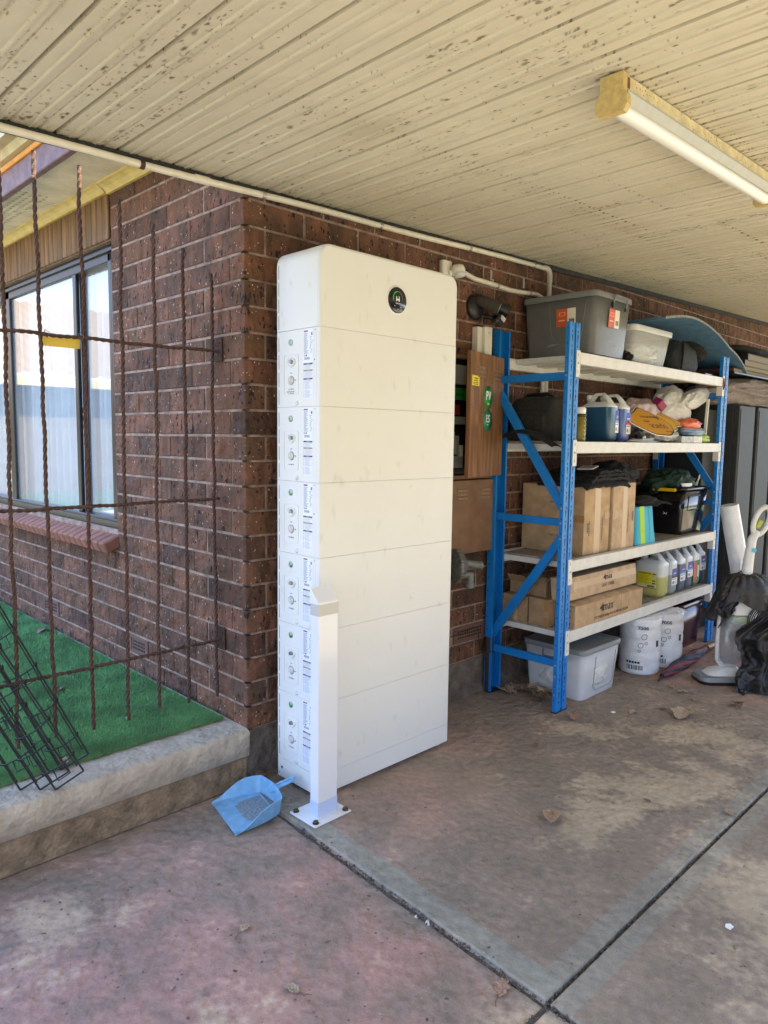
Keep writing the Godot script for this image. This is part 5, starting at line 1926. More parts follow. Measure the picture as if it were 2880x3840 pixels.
# ------------------------------------------------------------------ goods on the rack
func rack_goods():
	var st: SurfaceTool
	# --- top shelf
	var s: float = SH[0] + 0.0025
	var T := thing("storage_tub", "large grey translucent lidded tub with orange cards on top shelf", "storage tub", V(2.078, s, 0.257))
	tub(T, 0.405, 0.46, 0.345, M.tub_grey, M.tub_lid_grey, 0.032, 0.022, 0.012)
	st = mb()
	for q in [[-0.13, 0.19], [0.13, 0.19], [-0.13, -0.19], [0.13, -0.19]]: cyl(st, V(q[0], 0.006, q[1] - 0.012), V(q[0], 0.006, q[1] + 0.012), 0.006, -1.0, 10)
	build(st, "castor", M.black_plastic, T)
	st = mb()
	crumple(st, V(0.0, 0.075, 0.0), V(0.165, 0.07, 0.19), 5, 0.35, 1.6, 30, 16, 0.018)
	build(st, "contents", M.meter_grey, T)
	var lean := Basis(V(0, 0, 1), -0.06)
	st = mb()
	var xl := -0.1985
	quad(st, V(xl - 0.004, 0.165, -0.005), V(xl - 0.004, 0.165, 0.115), V(xl - 0.009, 0.262, 0.115), V(xl - 0.009, 0.262, -0.005))
	build(st, "price_card", M.label_5, T)
	st = mb()
	quad(st, V(-0.055, 0.165, 0.2275), V(0.062, 0.165, 0.2275), V(0.062, 0.262, 0.2325), V(-0.055, 0.262, 0.2325))
	build(st, "price_card", M.label_5, T)
	st = mb()                            # wire clip handle on the front
	tube(st, [V(-0.03, 0.285, 0.238), V(-0.03, 0.325, 0.249), V(-0.015, 0.337, 0.250), V(0.10, 0.333, 0.250), V(0.115, 0.32, 0.249), V(0.115, 0.275, 0.238)], 0.0045, 8)
	build(st, "clip_handle", M.tub_lid_grey, T)
	st = mb()
	box(st, V(-0.03, 0.285, 0.238), V(0.022, 0.03, 0.012), 0.003)
	box(st, V(0.115, 0.275, 0.238), V(0.02, 0.02, 0.01), 0.003)
	build(st, "clip_pivot", M.black_plastic, T)
	st = mb()                            # moulded U line on the left side
	var up := []
	for i in 21:
		var t := PI * (1.0 + i / 20.0)
		up.append(V(-0.1835 - 0.00045 * (160 + 95 * sin(t)) * 0.2, 0.16 + 0.095 * sin(t), 0.055 + 0.10 * cos(t)))
	up.insert(0, V(-0.1975, 0.31, -0.062))
	up.append(V(-0.1975, 0.31, 0.172))
	tube(st, up, 0.0022, 6)
	build(st, "moulded_rib", M.tub_lid_grey, T)
	T = thing("pouch", "small black zipped pouch between the two tubs on top shelf", "pouch", V(2.318, s, 0.43))
	st = mb()
	crumple(st, V(0, 0.028, 0), V(0.034, 0.034, 0.05), 8, 0.3, 1.5, 22, 14, 0.0)
	build(st, "pouch_body", M.cloth_black, T)
	st = mb()
	box(st, V(-0.008, 0.053, 0.02), V(0.035, 0.006, 0.01), 0.002)
	build(st, "red_tab", M.umbrella_red, T)
	T = thing("clear_tub", "clear rectangular plastic tub on the top shelf, unlidded rim doubled", "storage tub", V(2.605, s, 0.295))
	tub(T, 0.50, 0.36, 0.225, M.tub_clear, M.lid_clear, 0.035, 0.03)
	st = mb()
	crumple(st, V(-0.01, 0.07, 0.02), V(0.20, 0.065, 0.13), 9, 0.4, 1.3, 30, 16, 0.01)
	build(st, "contents", M.plastic_white, T)
	T = thing("camera_bag", "dark slate carry bag under the blue foam sheet", "bag", V(3.22, s, 0.30))
	st = mb()
	st.set_smooth_group(3)
	rings(st, [ring(V(0, 0.002, 0), 0.33, 0.24, 0.04, 5), ring(V(0, 0.06, 0), 0.36, 0.27, 0.05, 5), ring(V(0.01, 0.16, 0), 0.33, 0.25, 0.06, 5), ring(V(0.01, 0.21, -0.01), 0.26, 0.20, 0.06, 5), ring(V(0.0, 0.225, -0.01), 0.16, 0.1, 0.05, 5)])
	build(st, "bag_body", M.bag_charcoal, T)
	st = mb()
	crumple(st, V(0.17, 0.165, 0.08), V(0.10, 0.032, 0.08), 12, 0.35, 1.6, 24, 12, -1e9, Basis(V(0, 0, 1), -0.45))
	build(st, "flap", M.cloth_black, T)
	st = mb()
	tube(st, [V(-0.14, 0.02, 0.142), V(-0.12, 0.12, 0.142), V(-0.05, 0.21, 0.11)], 0.008, 6)
	build(st, "strap", M.cloth_black, T)
	# bowed foam sheet
	T = thing("foam_sheet", "bowed sheet of blue foam board arching over the top shelf", "foam board")
	var arc := func(u: float):
		var x := lerpf(2.80, 4.24, u)
		return Vector2(x, 2.190 + 0.085 * sin(PI * minf(u * 1.15 + 0.15, 1.0)) - 0.20 * pow(maxf(0.0, u - 0.45) / 0.55, 2.2))
	st = mb()
	grid(st, 40, 4, func(u: float, v: float):
		var p: Vector2 = arc.call(u)
		return V(p.x, p.y, lerpf(0.45 + 0.01 * sin(u * 9.0), 0.035, v)), 0.014)
	build(st, "sheet", M.foam_blue, T)
	st = mb()
	grid(st, 60, 1, func(u: float, v: float):
		var p: Vector2 = arc.call(u)
		return V(p.x, p.y - 0.0145 + 0.015 * v + 0.0008 * sin(u * 150.0), 0.4515 + 0.01 * sin(u * 9.0) + 0.0015 * sin(u * 211.0)), 0.002, false)
	build(st, "raw_edge", M.foam_edge, T)
	T = thing("red_cord", "thin dark red cord loop hanging off the top shelf end", "cord")
	st = mb()
	tube(st, [V(3.62, s + 0.003, 0.40), V(3.635, s + 0.003, 0.49), V(3.640, s - 0.01, 0.5085), V(3.632, s - 0.06, 0.5085), V(3.642, s - 0.085, 0.5085), V(3.654, s - 0.06, 0.5085), V(3.644, s - 0.005, 0.5085)], 0.003, 6)
	build(st, "loop", M.umbrella_red, T)
	T = thing("folded_cloth", "folded dull red cloth at the right end of top shelf", "cloth", V(3.50, s, 0.42))
	st = mb()
	box(st, V(0, 0.012, 0), V(0.14, 0.024, 0.08), 0.008)
	build(st, "cloth_fold", M.maroon, T)
	# --- second shelf
	s = SH[1]
	T = thing("backpack", "worn dark brown backpack standing at left of second shelf", "backpack", V(1.83, s, 0.185))
	st = mb()
	st.set_smooth_group(3)
	rings(st, [ring(V(0, 0.002, 0), 0.18, 0.27, 0.04, 5), ring(V(-0.005, 0.03, 0), 0.20, 0.29, 0.045, 5), ring(V(0, 0.18, 0), 0.195, 0.285, 0.045, 5), ring(V(0, 0.222, 0.0), 0.185, 0.27, 0.05, 5), ring(V(0.005, 0.240, 0.0), 0.15, 0.235, 0.05, 5), ring(V(0.005, 0.247, 0.0), 0.09, 0.17, 0.04, 5)])
	build(st, "bag_body", M.backpack, T)
	st = mb()
	box(st, V(-0.102, 0.085, 0.0), V(0.024, 0.125, 0.22), 0.010)
	build(st, "front_pocket", M.backpack, T)
	st = mb()
	for z in [-0.045, 0.045]: slab(st, V(-0.1150, 0.03, z - 0.002), V(-0.1138, 0.14, z + 0.002))
	tube(st, [V(-0.096, 0.165, -0.12), V(-0.101, 0.170, 0.0), V(-0.096, 0.165, 0.12)], 0.003, 6)
	build(st, "seam", M.cloth_black, T)
	st = mb()
	tube(st, [V(0.0, 0.240, -0.09), V(-0.005, 0.258, -0.07), V(-0.005, 0.262, 0.06), V(0.0, 0.240, 0.09)], 0.012, 8)
	build(st, "grab_handle", M.cloth_black, T)
	T = thing("strap_pouch", "black padded strap slumping over the second shelf's left edge", "strap")
	st = mb()
	grid(st, 20, 5, func(u: float, v: float): return V(1.70 - 0.05 * sin(u * 3.0) - 0.02 * v, s + 0.012 + 0.035 * sin(u * 2.9) - 0.05 * pow(u, 3.0) + 0.008 * sin(v * 3.1), 0.09 + 0.34 * u - 0.05 * v), 0.016)
	build(st, "padding", M.cloth_black, T)
	T = thing("pickle_jar", "tall clear jar of olive green liquid behind the blue upright", "jar", V(1.862, s, 0.430))
	st = mb()
	lathe(st, [Vector2(0, 0), Vector2(0.029, 0.0), Vector2(0.031, 0.006), Vector2(0.031, 0.135), Vector2(0, 0.136)], 20)
	build(st, "filled_body", M.pickle, T)
	st = mb()
	lathe(st, [Vector2(0.0, 0.136), Vector2(0.0312, 0.1362), Vector2(0.0312, 0.150), Vector2(0.0, 0.152)], 20)
	build(st, "dark_band", M.black_plastic, T)
	st = mb()
	lathe(st, [Vector2(0, 0.152), Vector2(0.029, 0.152), Vector2(0.030, 0.180), Vector2(0.022, 0.188), Vector2(0.0, 0.188)], 20)
	build(st, "cap", M.cap_white, T)
	st = mb()
	for i in 5: tube(st, [V(-0.012, 0.018 + i * 0.024, 0.0305), V(0.004, 0.014 + i * 0.024, 0.032), V(0.010, 0.022 + i * 0.024, 0.031), V(0.0, 0.036 + i * 0.024, 0.0318)], 0.0011, 5)
	build(st, "printed_swirls", M.print_white, T)
	T = thing("cardboard_scrap", "torn upright strip of brown cardboard beside the blue cleaner can", "cardboard", V(1.93, s, 0.405))
	st = mb()
	prism(st, PackedVector2Array([Vector2(-0.03, 0), Vector2(0.0, 0), Vector2(0.006, 0.10), Vector2(0.014, 0.12), Vector2(0.036, 0.148), Vector2(0.036, 0.154), Vector2(-0.03, 0.160)]), -0.002, 0.002)
	build(st, "strip", M.carton_pale, T)
	T = jerry("jerry_can", "deep blue filled jerry can on second shelf, label edge showing", V(2.218, s, 0.440), M.liquid_blue, 0.97, 0.115, 0.19, 0.288)
	front_label(T, M.label_0, 0.018, 0.056, 0.055, 0.185, 0.0008, "Do")
	T = jerry("jerry_can", "violet blue filled jerry can with red-banded label on second shelf", V(2.372, s, 0.440), M.liquid_violet, 0.94, 0.105, 0.19, 0.288)
	front_label(T, M.label_1, -0.004, 0.050, 0.05, 0.175, 0.0008, "Domin")
	# signs
	var sign_poly := func(l): 
		var base := PackedVector2Array(l)
		var out := PackedVector2Array()
		for i in base.size():
			var a: Vector2 = base[(i + base.size() - 1) % base.size()]
			var b: Vector2 = base[i]
			var c: Vector2 = base[(i + 1) % base.size()]
			for t in [0.0, 0.25, 0.5, 0.75]:
				var p := b + (a - b).normalized() * minf(0.05, a.distance_to(b) * 0.4)
				var q := b + (c - b).normalized() * minf(0.05, c.distance_to(b) * 0.4)
				out.append(p.lerp(b, t).lerp(b.lerp(q, t), t))
		return out
	var i3 := 0
	for q in [[[[-0.28, -0.02], [-0.16, -0.085], [0.05, -0.09], [0.19, -0.055], [0.265, 0.0], [0.22, 0.055], [0.09, 0.125], [-0.04, 0.085], [-0.28, 0.03]], V(2.675, s + 0.122, 0.452), M.sign_orange, -0.95, 0.0, "orange placard with upside-down lettering propped on second shelf"], [[[-0.16, -0.07], [0.10, -0.05], [0.19, 0.015], [0.02, 0.10], [-0.16, 0.09]], V(2.925, s + 0.130, 0.415), M.sign_yellow, -0.95, 0.06, "yellow placard sandwiched between the two orange ones"], [[[-0.16, -0.05], [0.12, -0.04], [0.20, 0.0], [0.0, 0.08], [-0.16, 0.07]], V(3.03, s + 0.150, 0.385), M.sign_orange, -0.95, -0.06, "rearmost orange placard tip showing behind the yellow one"]]:
		var l := []
		for p in q[0]: l.append(Vector2(p[0], p[1] * 1.55))
		var poly: PackedVector2Array = sign_poly.call(l)
		T = thing("placard", q[5], "sign", q[1], "orange placards on second shelf")
		T.rotation = Vector3(q[3], 0, q[4])
		st = mb()
		prism(st, poly, -0.004, 0.0)
		build(st, "board", M.print_white, T)
		var rim := PackedVector2Array()
		var face := PackedVector2Array()
		for p in poly:
			rim.append(p * Vector2(0.985, 0.97))
			face.append(p * Vector2(0.945, 0.90))
		st = mb()
		prism(st, rim, 0.0002, 0.0006)
		build(st, "border", M.print_brown, T)
		st = mb()
		prism(st, face, 0.0007, 0.0011)
		build(st, "face", q[2], T)
		if i3 == 0:
			for w in [["book our", 0.018, 0.10, -0.094], ["space", 0.052, 0.035, -0.042], ["online", 0.017, -0.05, 0.012], ["spacetoco", 0.026, 0.045, 0.062]]:
				text(T, w[0], w[1], Transform3D(Basis(V(-1, 0, 0), V(0, -1, 0), V(0, 0, 1)), V(w[2], w[3], 0.0015)), M.print_brown, "lettering", 1.25)
			st = mb()
			var lp := []
			for k in 24:
				var t := TAU * k / 18.0
				lp.append(V(0.165 + 0.022 * (1.0 - k * 0.028) * cos(t), 0.058 + 0.026 * (1.0 - k * 0.028) * sin(t), 0.0014))
			tube(st, lp, 0.0022, 5)
			build(st, "printed_swirl", M.print_brown, T)
		i3 += 1
	# carrier bags and packs
	T = thing("carrier_bag", "pale pink carrier bag with a magenta packet poking out", "plastic bag", V(2.93, s, 0.24))
	st = mb()
	crumple(st, V(0, 0.135, 0), V(0.22, 0.15, 0.11), 31, 0.18, 0.8, 64, 40, 0.0)
	build(st, "bag", M.plastic_pink, T)
	st = mb()
	box(st, V(0.10, 0.255, 0.09), V(0.085, 0.05, 0.06), 0.004, Basis(V(0, 0, 1), -0.5) * Basis(V(1, 0, 0), 0.5))
	build(st, "packet", M.magenta, T)
	st = mb()
	crumple(st, V(-0.09, 0.13, 0.085), V(0.10, 0.05, 0.04), 33, 0.3, 1.8, 30, 16)
	build(st, "mint_packet", M.mint, T)
	T = thing("carrier_bag", "big off-white carrier bag stretched towards the right upright", "plastic bag", V(3.36, s, 0.26))
	st = mb()
	crumple(st, V(-0.02, 0.19, 0), V(0.20, 0.19, 0.12), 36, 0.16, 0.8, 70, 44, 0.0)
	crumple(st, V(0.16, 0.315, 0.10), V(0.23, 0.062, 0.05), 37, 0.20, 0.8, 60, 32, -1e9, Basis(V(0, 0, 1), 0.22))
	build(st, "bag", M.plastic_white, T)
	T = thing("carrier_bag", "crumpled grey plastic bag under the orange placards", "plastic bag", V(2.90, s, 0.395))
	st = mb()
	crumple(st, V(0, 0.045, 0), V(0.21, 0.052, 0.07), 41, 0.4, 1.3, 70, 36, 0.004)
	build(st, "bag", M.plastic_grey, T)
	var packs := [[V(3.36, 0.128, 0.385), V(0.135, 0.040, 0.07), M.pack_orange, "orange wrapped pack on top of the small pile"], [V(3.40, 0.078, 0.39), V(0.16, 0.036, 0.07), M.pack_blue, "pale blue wrapped pack in the middle of the small pile"], [V(3.50, 0.030, 0.40), V(0.115, 0.034, 0.07), M.pack_green, "lime green wrapped pack at the bottom of the small pile"]]
	for k in 3:
		T = thing("wrapped_pack", packs[k][3], "pack", V(packs[k][0].x, s, packs[k][0].z), "wrapped packs piled on second shelf")
		st = mb()
		crumple(st, V(0, packs[k][0].y, 0), packs[k][1], 50 + k, 0.3, 1.5, 36, 18, packs[k][0].y - 0.028)
		build(st, "wrapper", packs[k][2], T)
	T = thing("white_box", "long slim white box at the front of second shelf", "box", V(3.185, s, 0.474))
	st = mb()
	slab(st, V(-0.165, 0.0025, -0.022), V(0.02, 0.045, 0.022), 0.002)
	build(st, "box_body", M.plastic_grey, T)
	st = mb()
	slab(st, V(0.021, 0.0025, -0.024), V(0.165, 0.047, 0.024), 0.002)
	build(st, "box_sleeve", M.plastic_white, T)
	T = thing("cable_coil", "flat coil of white cable lying on second shelf front", "cable", V(2.62, s, 0.42))
	st = mb()
	for k in 5:
		var lp := []
		for i in 25:
			var t := TAU * i / 24.0
			lp.append(V((0.19 - 0.018 * k) * cos(t), 0.006 + 0.0035 * k + 0.003 * sin(t * 3.0 + k), (0.042 - 0.003 * k) * sin(t)))
		tube(st, lp, 0.0036, 6)
	tube(st, [V(-0.06, 0.01, 0.03), V(-0.05, 0.036, 0.035), V(-0.03, 0.040, 0.034), V(-0.02, 0.012, 0.03)], 0.006, 6)
	tube(st, [V(0.05, 0.012, 0.02), V(0.06, 0.030, 0.03), V(0.08, 0.024, 0.034)], 0.006, 6)
	build(st, "coil", M.cap_white, T)
	T = thing("picture_frame", "white-edged picture frame leaning at right end of second shelf", "picture frame", V(3.595, s, 0.26))
	T.rotation.z = -0.10
	st = mb()
	slab(st, V(-0.010, 0.004, -0.16), V(-0.002, 0.31, 0.16), 0.001)
	build(st, "panel", M.black_plastic, T)
	st = mb()
	for q in [[0.003, 0.022, -0.165, 0.165], [0.295, 0.315, -0.165, 0.165]]: slab(st, V(-0.014, q[0], q[2]), V(0.002, q[1], q[3]), 0.001)
	for z in [-0.165, 0.147]: slab(st, V(-0.014, 0.0225, z), V(0.002, 0.2945, z + 0.018), 0.001)
	build(st, "moulding", M.pvc_clean, T)
	# --- third shelf
	s = SH[2]
	T = thing("carton", "tall taped brown carton at left, topped by black clothes", "carton", V(2.055, s, 0.245), "tall brown cartons on third shelf")
	carton(T, V(-0.142, 0.0, -0.205), V(0.142, 0.388, 0.205), M.carton)
	st = mb()
	slab(st, V(-0.03, 0.0, 0.2052), V(0.035, 0.387, 0.2058))
	slab(st, V(-0.03, 0.3882, -0.2), V(0.035, 0.3888, 0.2058))
	build(st, "tape", M.tape, T)
	st = mb()
	slab(st, V(0.085, 0.19, 0.206), V(0.1418, 0.235, 0.2066))
	slab(st, V(-0.1426, 0.185, 0.14), V(-0.1420, 0.225, 0.205))
	build(st, "brown_tape", M.tape_brown, T)
	var side := Basis(V(0, 0, 1), UP, V(-1, 0, 0))
	text(T, "Made in China", 0.010, Transform3D(side, V(-0.1425, 0.29, 0.03)), M.print_brown)
	text(T, "Made in China", 0.010, Transform3D(Basis(V(0, 0, -1), -UP, V(-1, 0, 0)), V(-0.1425, 0.10, 0.02)), M.print_brown)
	var vert := Basis(V(0, -1, 0), V(1, 0, 0), V(0, 0, 1))
	text(T, "projected extend tripod", 0.009, Transform3D(vert, V(0.06, 0.14, 0.2066)), M.print_brown)
	text(T, "600D net 9.5kg", 0.009, Transform3D(vert, V(-0.085, 0.15, 0.2062)), M.print_brown)
	st = mb()
	for k in 9: slab(st, V(-0.112, 0.125 + k * 0.0065, 0.2052), V(-0.090, 0.128 + k * 0.0065 + 0.001 * (k % 2), 0.2058))
	build(st, "barcode", M.print_brown, T)
	T = thing("carton", "second tall taped brown carton, right of the first one", "carton", V(2.348, s, 0.255), "tall brown cartons on third shelf")
	carton(T, V(-0.136, 0.0, -0.205), V(0.136, 0.392, 0.208), M.carton_pale)
	st = mb()
	slab(st, V(-0.02, 0.0, 0.2082), V(0.035, 0.391, 0.2088))
	build(st, "tape", M.tape, T)
	st = mb()
	slab(st, V(-0.1355, 0.185, 0.2083), V(-0.075, 0.235, 0.2089))
	build(st, "brown_tape", M.tape_brown, T)
	text(T, "projected extend tripod", 0.010, Transform3D(vert, V(0.052, 0.17, 0.2088)), M.print_brown)
	text(T, "CARE", 0.020, Transform3D(vert, V(-0.055, 0.13, 0.2084)), M.tape)
	st = mb()
	for k in 9: slab(st, V(0.098, 0.165 + k * 0.0065, 0.2082), V(0.120, 0.168 + k * 0.0065 + 0.001 * (k % 2), 0.2088))
	build(st, "barcode", M.print_brown, T)
	T = thing("folded_clothes", "pile of folded black clothes lying on the tall cartons", "clothes", V(2.17, s + 0.3925, 0.27))
	for k in 4:
		st = mb()
		var zz := noise(60 + k, 4.0, 2)
		grid(st, 24, 12, func(u: float, v: float):
			var e := 1.0 - pow(absf(u * 2.0 - 1.0), 6.0)
			return V(-0.27 + 0.06 * k + (0.50 - 0.05 * k) * u, 0.004 + k * 0.020 + 0.014 * e + 0.010 * zz.get_noise_2d(u * 3.0, v * 3.0) - 0.02 * (1.0 - v) * (1.0 if k == 0 and v < 0.05 else 0.0), 0.205 - 0.012 * k - 0.33 * v), 0.017)
		build(st, "garment", M.cloth_black, T)
	st = mb()
	box(st, V(-0.10, 0.094, 0.10), V(0.16, 0.010, 0.09), 0.003, Basis(V(0, 0, 1), 0.08) * Basis(UP, 0.3))
	build(st, "clear_wrapper", M.plastic_grey, T)
	T = thing("black_jacket", "bunched black jacket behind the cartons on third shelf", "clothes", V(2.56, s, 0.22))
	st = mb()
	crumple(st, V(0.02, 0.42, 0.03), V(0.20, 0.085, 0.12), 71, 0.35, 1.2, 44, 26)
	crumple(st, V(0.06, 0.19, 0.0), V(0.10, 0.24, 0.09), 72, 0.3, 1.2, 40, 26, 0.0)
	build(st, "fabric", M.cloth_black, T)
	T = thing("cooler_bag", "small aqua fabric bag with a lime stripe on third shelf", "bag", V(2.665, s, 0.40))
	st = mb()
	st.set_smooth_group(3)
	rings(st, [ring(V(0, 0.001, 0), 0.27, 0.13, 0.03, 4), ring(V(-0.005, 0.10, 0), 0.245, 0.115, 0.03, 4), ring(V(-0.015, 0.235, 0), 0.225, 0.10, 0.025, 4)])
	build(st, "bag_body", M.aqua, T)
	st = mb()
	grid(st, 2, 6, func(u: float, v: float): return V(-0.085 + 0.058 * u - 0.012 * v, 0.004 + 0.235 * v, 0.066 - 0.014 * v), 0.003)
	build(st, "stripe", M.lime, T)
	st = mb()
	grid(st, 1, 10, func(u: float, v: float): return V(0.028 + 0.010 * u + 0.010 * sin(v * 4.0), 0.01 + 0.22 * v, 0.0665 - 0.014 * v), 0.005)
	build(st, "crease", M.aqua, T)
	T = thing("cap", "black cloth cap resting on the aqua bag", "cap", V(2.72, s + 0.2365, 0.40))
	st = mb()
	crumple(st, V(0, 0.026, 0), V(0.125, 0.034, 0.075), 75, 0.18, 1.0, 30, 16, 0.0)
	grid(st, 12, 5, func(u: float, v: float): return V(-0.08 + 0.22 * u + 0.06 * v, 0.010 - 0.012 * v + 0.02 * sin(u * PI), 0.05 + 0.05 * v), 0.006)
	build(st, "crown", M.cloth_black, T)
	T = thing("black_tub", "glossy black crate with a yellow handle on third shelf", "storage tub", V(3.435, s, 0.265))
	tub(T, 0.425, 0.37, 0.335, M.tub_black, null, 0.02, 0.03)
	st = mb()
	box(st, V(-0.235, 0.312, 0.055), V(0.034, 0.022, 0.16), 0.006)
	build(st, "yellow_handle", M.handle_yellow, T)
	st = mb()
	var zf := 0.163
	quad(st, V(-0.188, 0.13, 0.02), V(-0.188, 0.13, 0.14), V(-0.199, 0.235, 0.14), V(-0.199, 0.235, 0.02))
	build(st, "paper_label", M.label_6, T)
	text(T, "52", 0.022, Transform3D(Basis(V(0, 0, 1), UP, V(-1, 0, 0)), V(-0.196, 0.15, 0.05)), M.print_white)
	st = mb()
	for q in [[-0.12, 0.06, 0.17, 0.27], [-0.118, 0.058, 0.172, 0.268]]:
		tube(st, [V(q[0], q[2], 0.172), V(q[0], q[3], 0.181), V(q[1], q[3], 0.181), V(q[1], q[2], 0.172), V(q[0], q[2], 0.172)], 0.003, 6)
	build(st, "moulded_rib", M.tub_black, T)
	T = thing("green_bag", "dark green shopping bag bulging out of the black crate", "shopping bag", V(3.40, s, 0.26))
	st = mb()
	crumple(st, V(0.0, 0.345, 0), V(0.205, 0.10, 0.15), 81, 0.28, 1.2, 54, 30)
	build(st, "bag", M.green_fabric, T)
	st = mb()
	grid(st, 12, 2, func(u: float, v: float): return V(-0.20 + 0.12 * u, 0.36 + 0.05 * sin(u * 3.1) - 0.03 * v, 0.14 + 0.01 * v + 0.012 * sin(u * 6.0)), 0.004)
	build(st, "handle", M.green_fabric, T)
	st = mb()
	crumple(st, V(0.045, 0.352, 0.128), V(0.05, 0.028, 0.02), 83, 0.5, 2.2, 24, 12)
	build(st, "printed_leaf", M.green_bright, T)
	T = thing("white_cable", "looped white power cable spilling over the black crate rim", "cable", V(3.44, s, 0.27))
	st = mb()
	for k in 4:
		var lp := []
		for i in 17:
			var t := TAU * i / 16.0
			lp.append(V(-0.10 + (0.07 + 0.008 * k) * cos(t), 0.336 + 0.006 * k, 0.145 + 0.016 * sin(t)))
		tube(st, lp, 0.004, 6)
	for k in 3: tube(st, [V(0.13, 0.33, 0.10 + 0.01 * k), V(0.16, 0.375 + 0.012 * k, 0.12), V(0.20, 0.385 + 0.010 * k, 0.11), V(0.205, 0.35, 0.09), V(0.17, 0.332, 0.07)], 0.004, 6)
	build(st, "loops", M.cap_white, T)
	# --- fourth shelf
	s = SH[3]
	T = thing("carton", "plain small brown carton at the back left of fourth shelf", "carton", V(1.80, s, 0.145), "small cartons on fourth shelf")
	carton(T, V(-0.085, 0.0, -0.085), V(0.11, 0.145, 0.085), M.carton_dark)
	st = mb()
	slab(st, V(-0.0858, 0.0, -0.005), V(-0.0852, 0.144, 0.02))
	build(st, "tape", M.tape, T)
	T = thing("carton", "small taped brown carton nearer the front of fourth shelf", "carton", V(1.80, s, 0.31), "small cartons on fourth shelf")
	carton(T, V(-0.085, 0.0, -0.070), V(0.11, 0.150, 0.060), M.carton_dark)
	st = mb()
	slab(st, V(-0.0858, 0.085, 0.03), V(-0.0852, 0.149, 0.0595))
	slab(st, V(-0.0858, 0.0, 0.028), V(-0.0852, 0.05, 0.0595))
	build(st, "brown_tape", M.tape_brown, T)
	T = thing("open_carton", "open torn carton with raised flaps above the small cartons", "carton", V(1.86, s + 0.1505, 0.20))
	st = mb()
	for q in [[-0.10, -0.09, -0.12, 0.12], [0.10, 0.104, -0.12, 0.12]]: slab(st, V(q[0], 0.0, q[2]), V(q[0] + 0.004, 0.085, q[3]), 0.0)
	for z in [-0.12, 0.116]: slab(st, V(-0.0955, 0.0, z), V(0.0995, 0.085, z + 0.004))
	slab(st, V(-0.0955, 0.0, -0.1155), V(0.0995, 0.003, 0.1155))
	build(st, "box_body", M.carton_dark, T)
	st = mb()
	box(st, V(-0.118, 0.088, -0.06), V(0.05, 0.003, 0.12), 0.0, Basis(V(0, 0, 1), -0.9))
	box(st, V(-0.112, 0.092, 0.07), V(0.06, 0.003, 0.10), 0.0, Basis(V(0, 0, 1), 0.6))
	box(st, V(0.0, 0.098, 0.128), V(0.19, 0.003, 0.055), 0.0, Basis(V(1, 0, 0), -0.8))
	build(st, "flap", M.carton_dark, T)
	T = thing("long_carton", "long brown carton printed max with a bulging top flap", "carton", V(2.168, s + 0.0025, 0.442))
	st = mb()
	st.set_smooth_group(-1)
	slab(st, V(-0.395, 0.0, -0.055), V(0.395, 0.122, 0.058), 0.002)
	build(st, "box_body", M.carton, T)
	st = mb()
	grid(st, 30, 6, func(u: float, v: float): return V(-0.395 + 0.79 * u, 0.1235 + 0.017 * sin(v * PI * 0.75) * (0.4 + 0.6 * sin(u * PI)) + 0.002 * sin(u * 25.0), 0.0585 - 0.115 * v), 0.002)
	build(st, "flap", M.carton, T)
	st = mb()
	for k in 3: box(st, V(-0.3955, 0.095 - k * 0.035, 0.025), V(0.0006, 0.018, 0.004), 0.0, Basis(V(1, 0, 0), 0.6))
	for k in 3: box(st, V(-0.3955, 0.095 - k * 0.035, 0.010), V(0.0006, 0.018, 0.004), 0.0, Basis(V(1, 0, 0), 0.6))
	slab(st, V(0.12, 0.002, 0.0581), V(0.1212, 0.12, 0.0585))
	build(st, "printed_lines", M.print_brown, T)
	max_mark(T, V(-0.055, 0.077, 0.0586), 0.046)
	text(T, "LED PARBAR 4Way Kit 4-3x3W 4-in-1 RGBW", 0.0165, Transform3D(Basis(V(1, 0, 0), V(0.15, 1, 0), V(0, 0, 1)), V(0.01, 0.028, 0.0586)), M.print_brown, "lettering", 0.9)
	T = thing("long_carton", "long pale carton printed LIGHT STAND lying on top", "carton", V(2.16, s + 0.1465, 0.412))
	T.rotation.x = -0.10
	st = mb()
	slab(st, V(-0.40, 0.002, -0.055), V(0.385, 0.126, 0.055), 0.002)
	build(st, "box_body", M.carton_pale, T)
	st = mb()
	slab(st, V(-0.38, 0.045, 0.0552), V(-0.345, 0.095, 0.0557))
	build(st, "brown_tape", M.tape_brown, T)
	st = mb()
	slab(st, V(-0.399, 0.060, 0.0551), V(0.384, 0.098, 0.0554))
	build(st, "tape", M.tape, T)
	max_mark(T, V(0.03, 0.086, 0.0562), 0.030)
	text(T, "LIGHT STAND", 0.020, Transform3D(Basis(), V(0.03, 0.042, 0.0562)), M.print_brown, "lettering", 0.9)
	# six cans in a row
	var cans := [[2.972, 0.128, M.liquid_yellow, 0.62, "jerry can half full of yellow liquid with a yellow label", 3, 0.305], [3.118, 0.118, M.liquid_grey, 0.62, "jerry can of clear grey liquid beside the yellow one", 2, 0.30], [3.262, 0.118, M.liquid_slate, 0.88, "jerry can of slate blue liquid, third of the shelf row", 0, 0.30], [3.392, 0.115, M.liquid_slate, 0.60, "part-empty slate blue jerry can, fourth of the shelf row", 0, 0.305], [3.520, 0.118, M.liquid_green, 0.35, "jerry can with a red and green label near the right upright", 4, 0.305], [3.640, 0.105, M.liquid_navy, 0.45, "last jerry can of the row, dark liquid, by the right upright", 0, 0.31]]
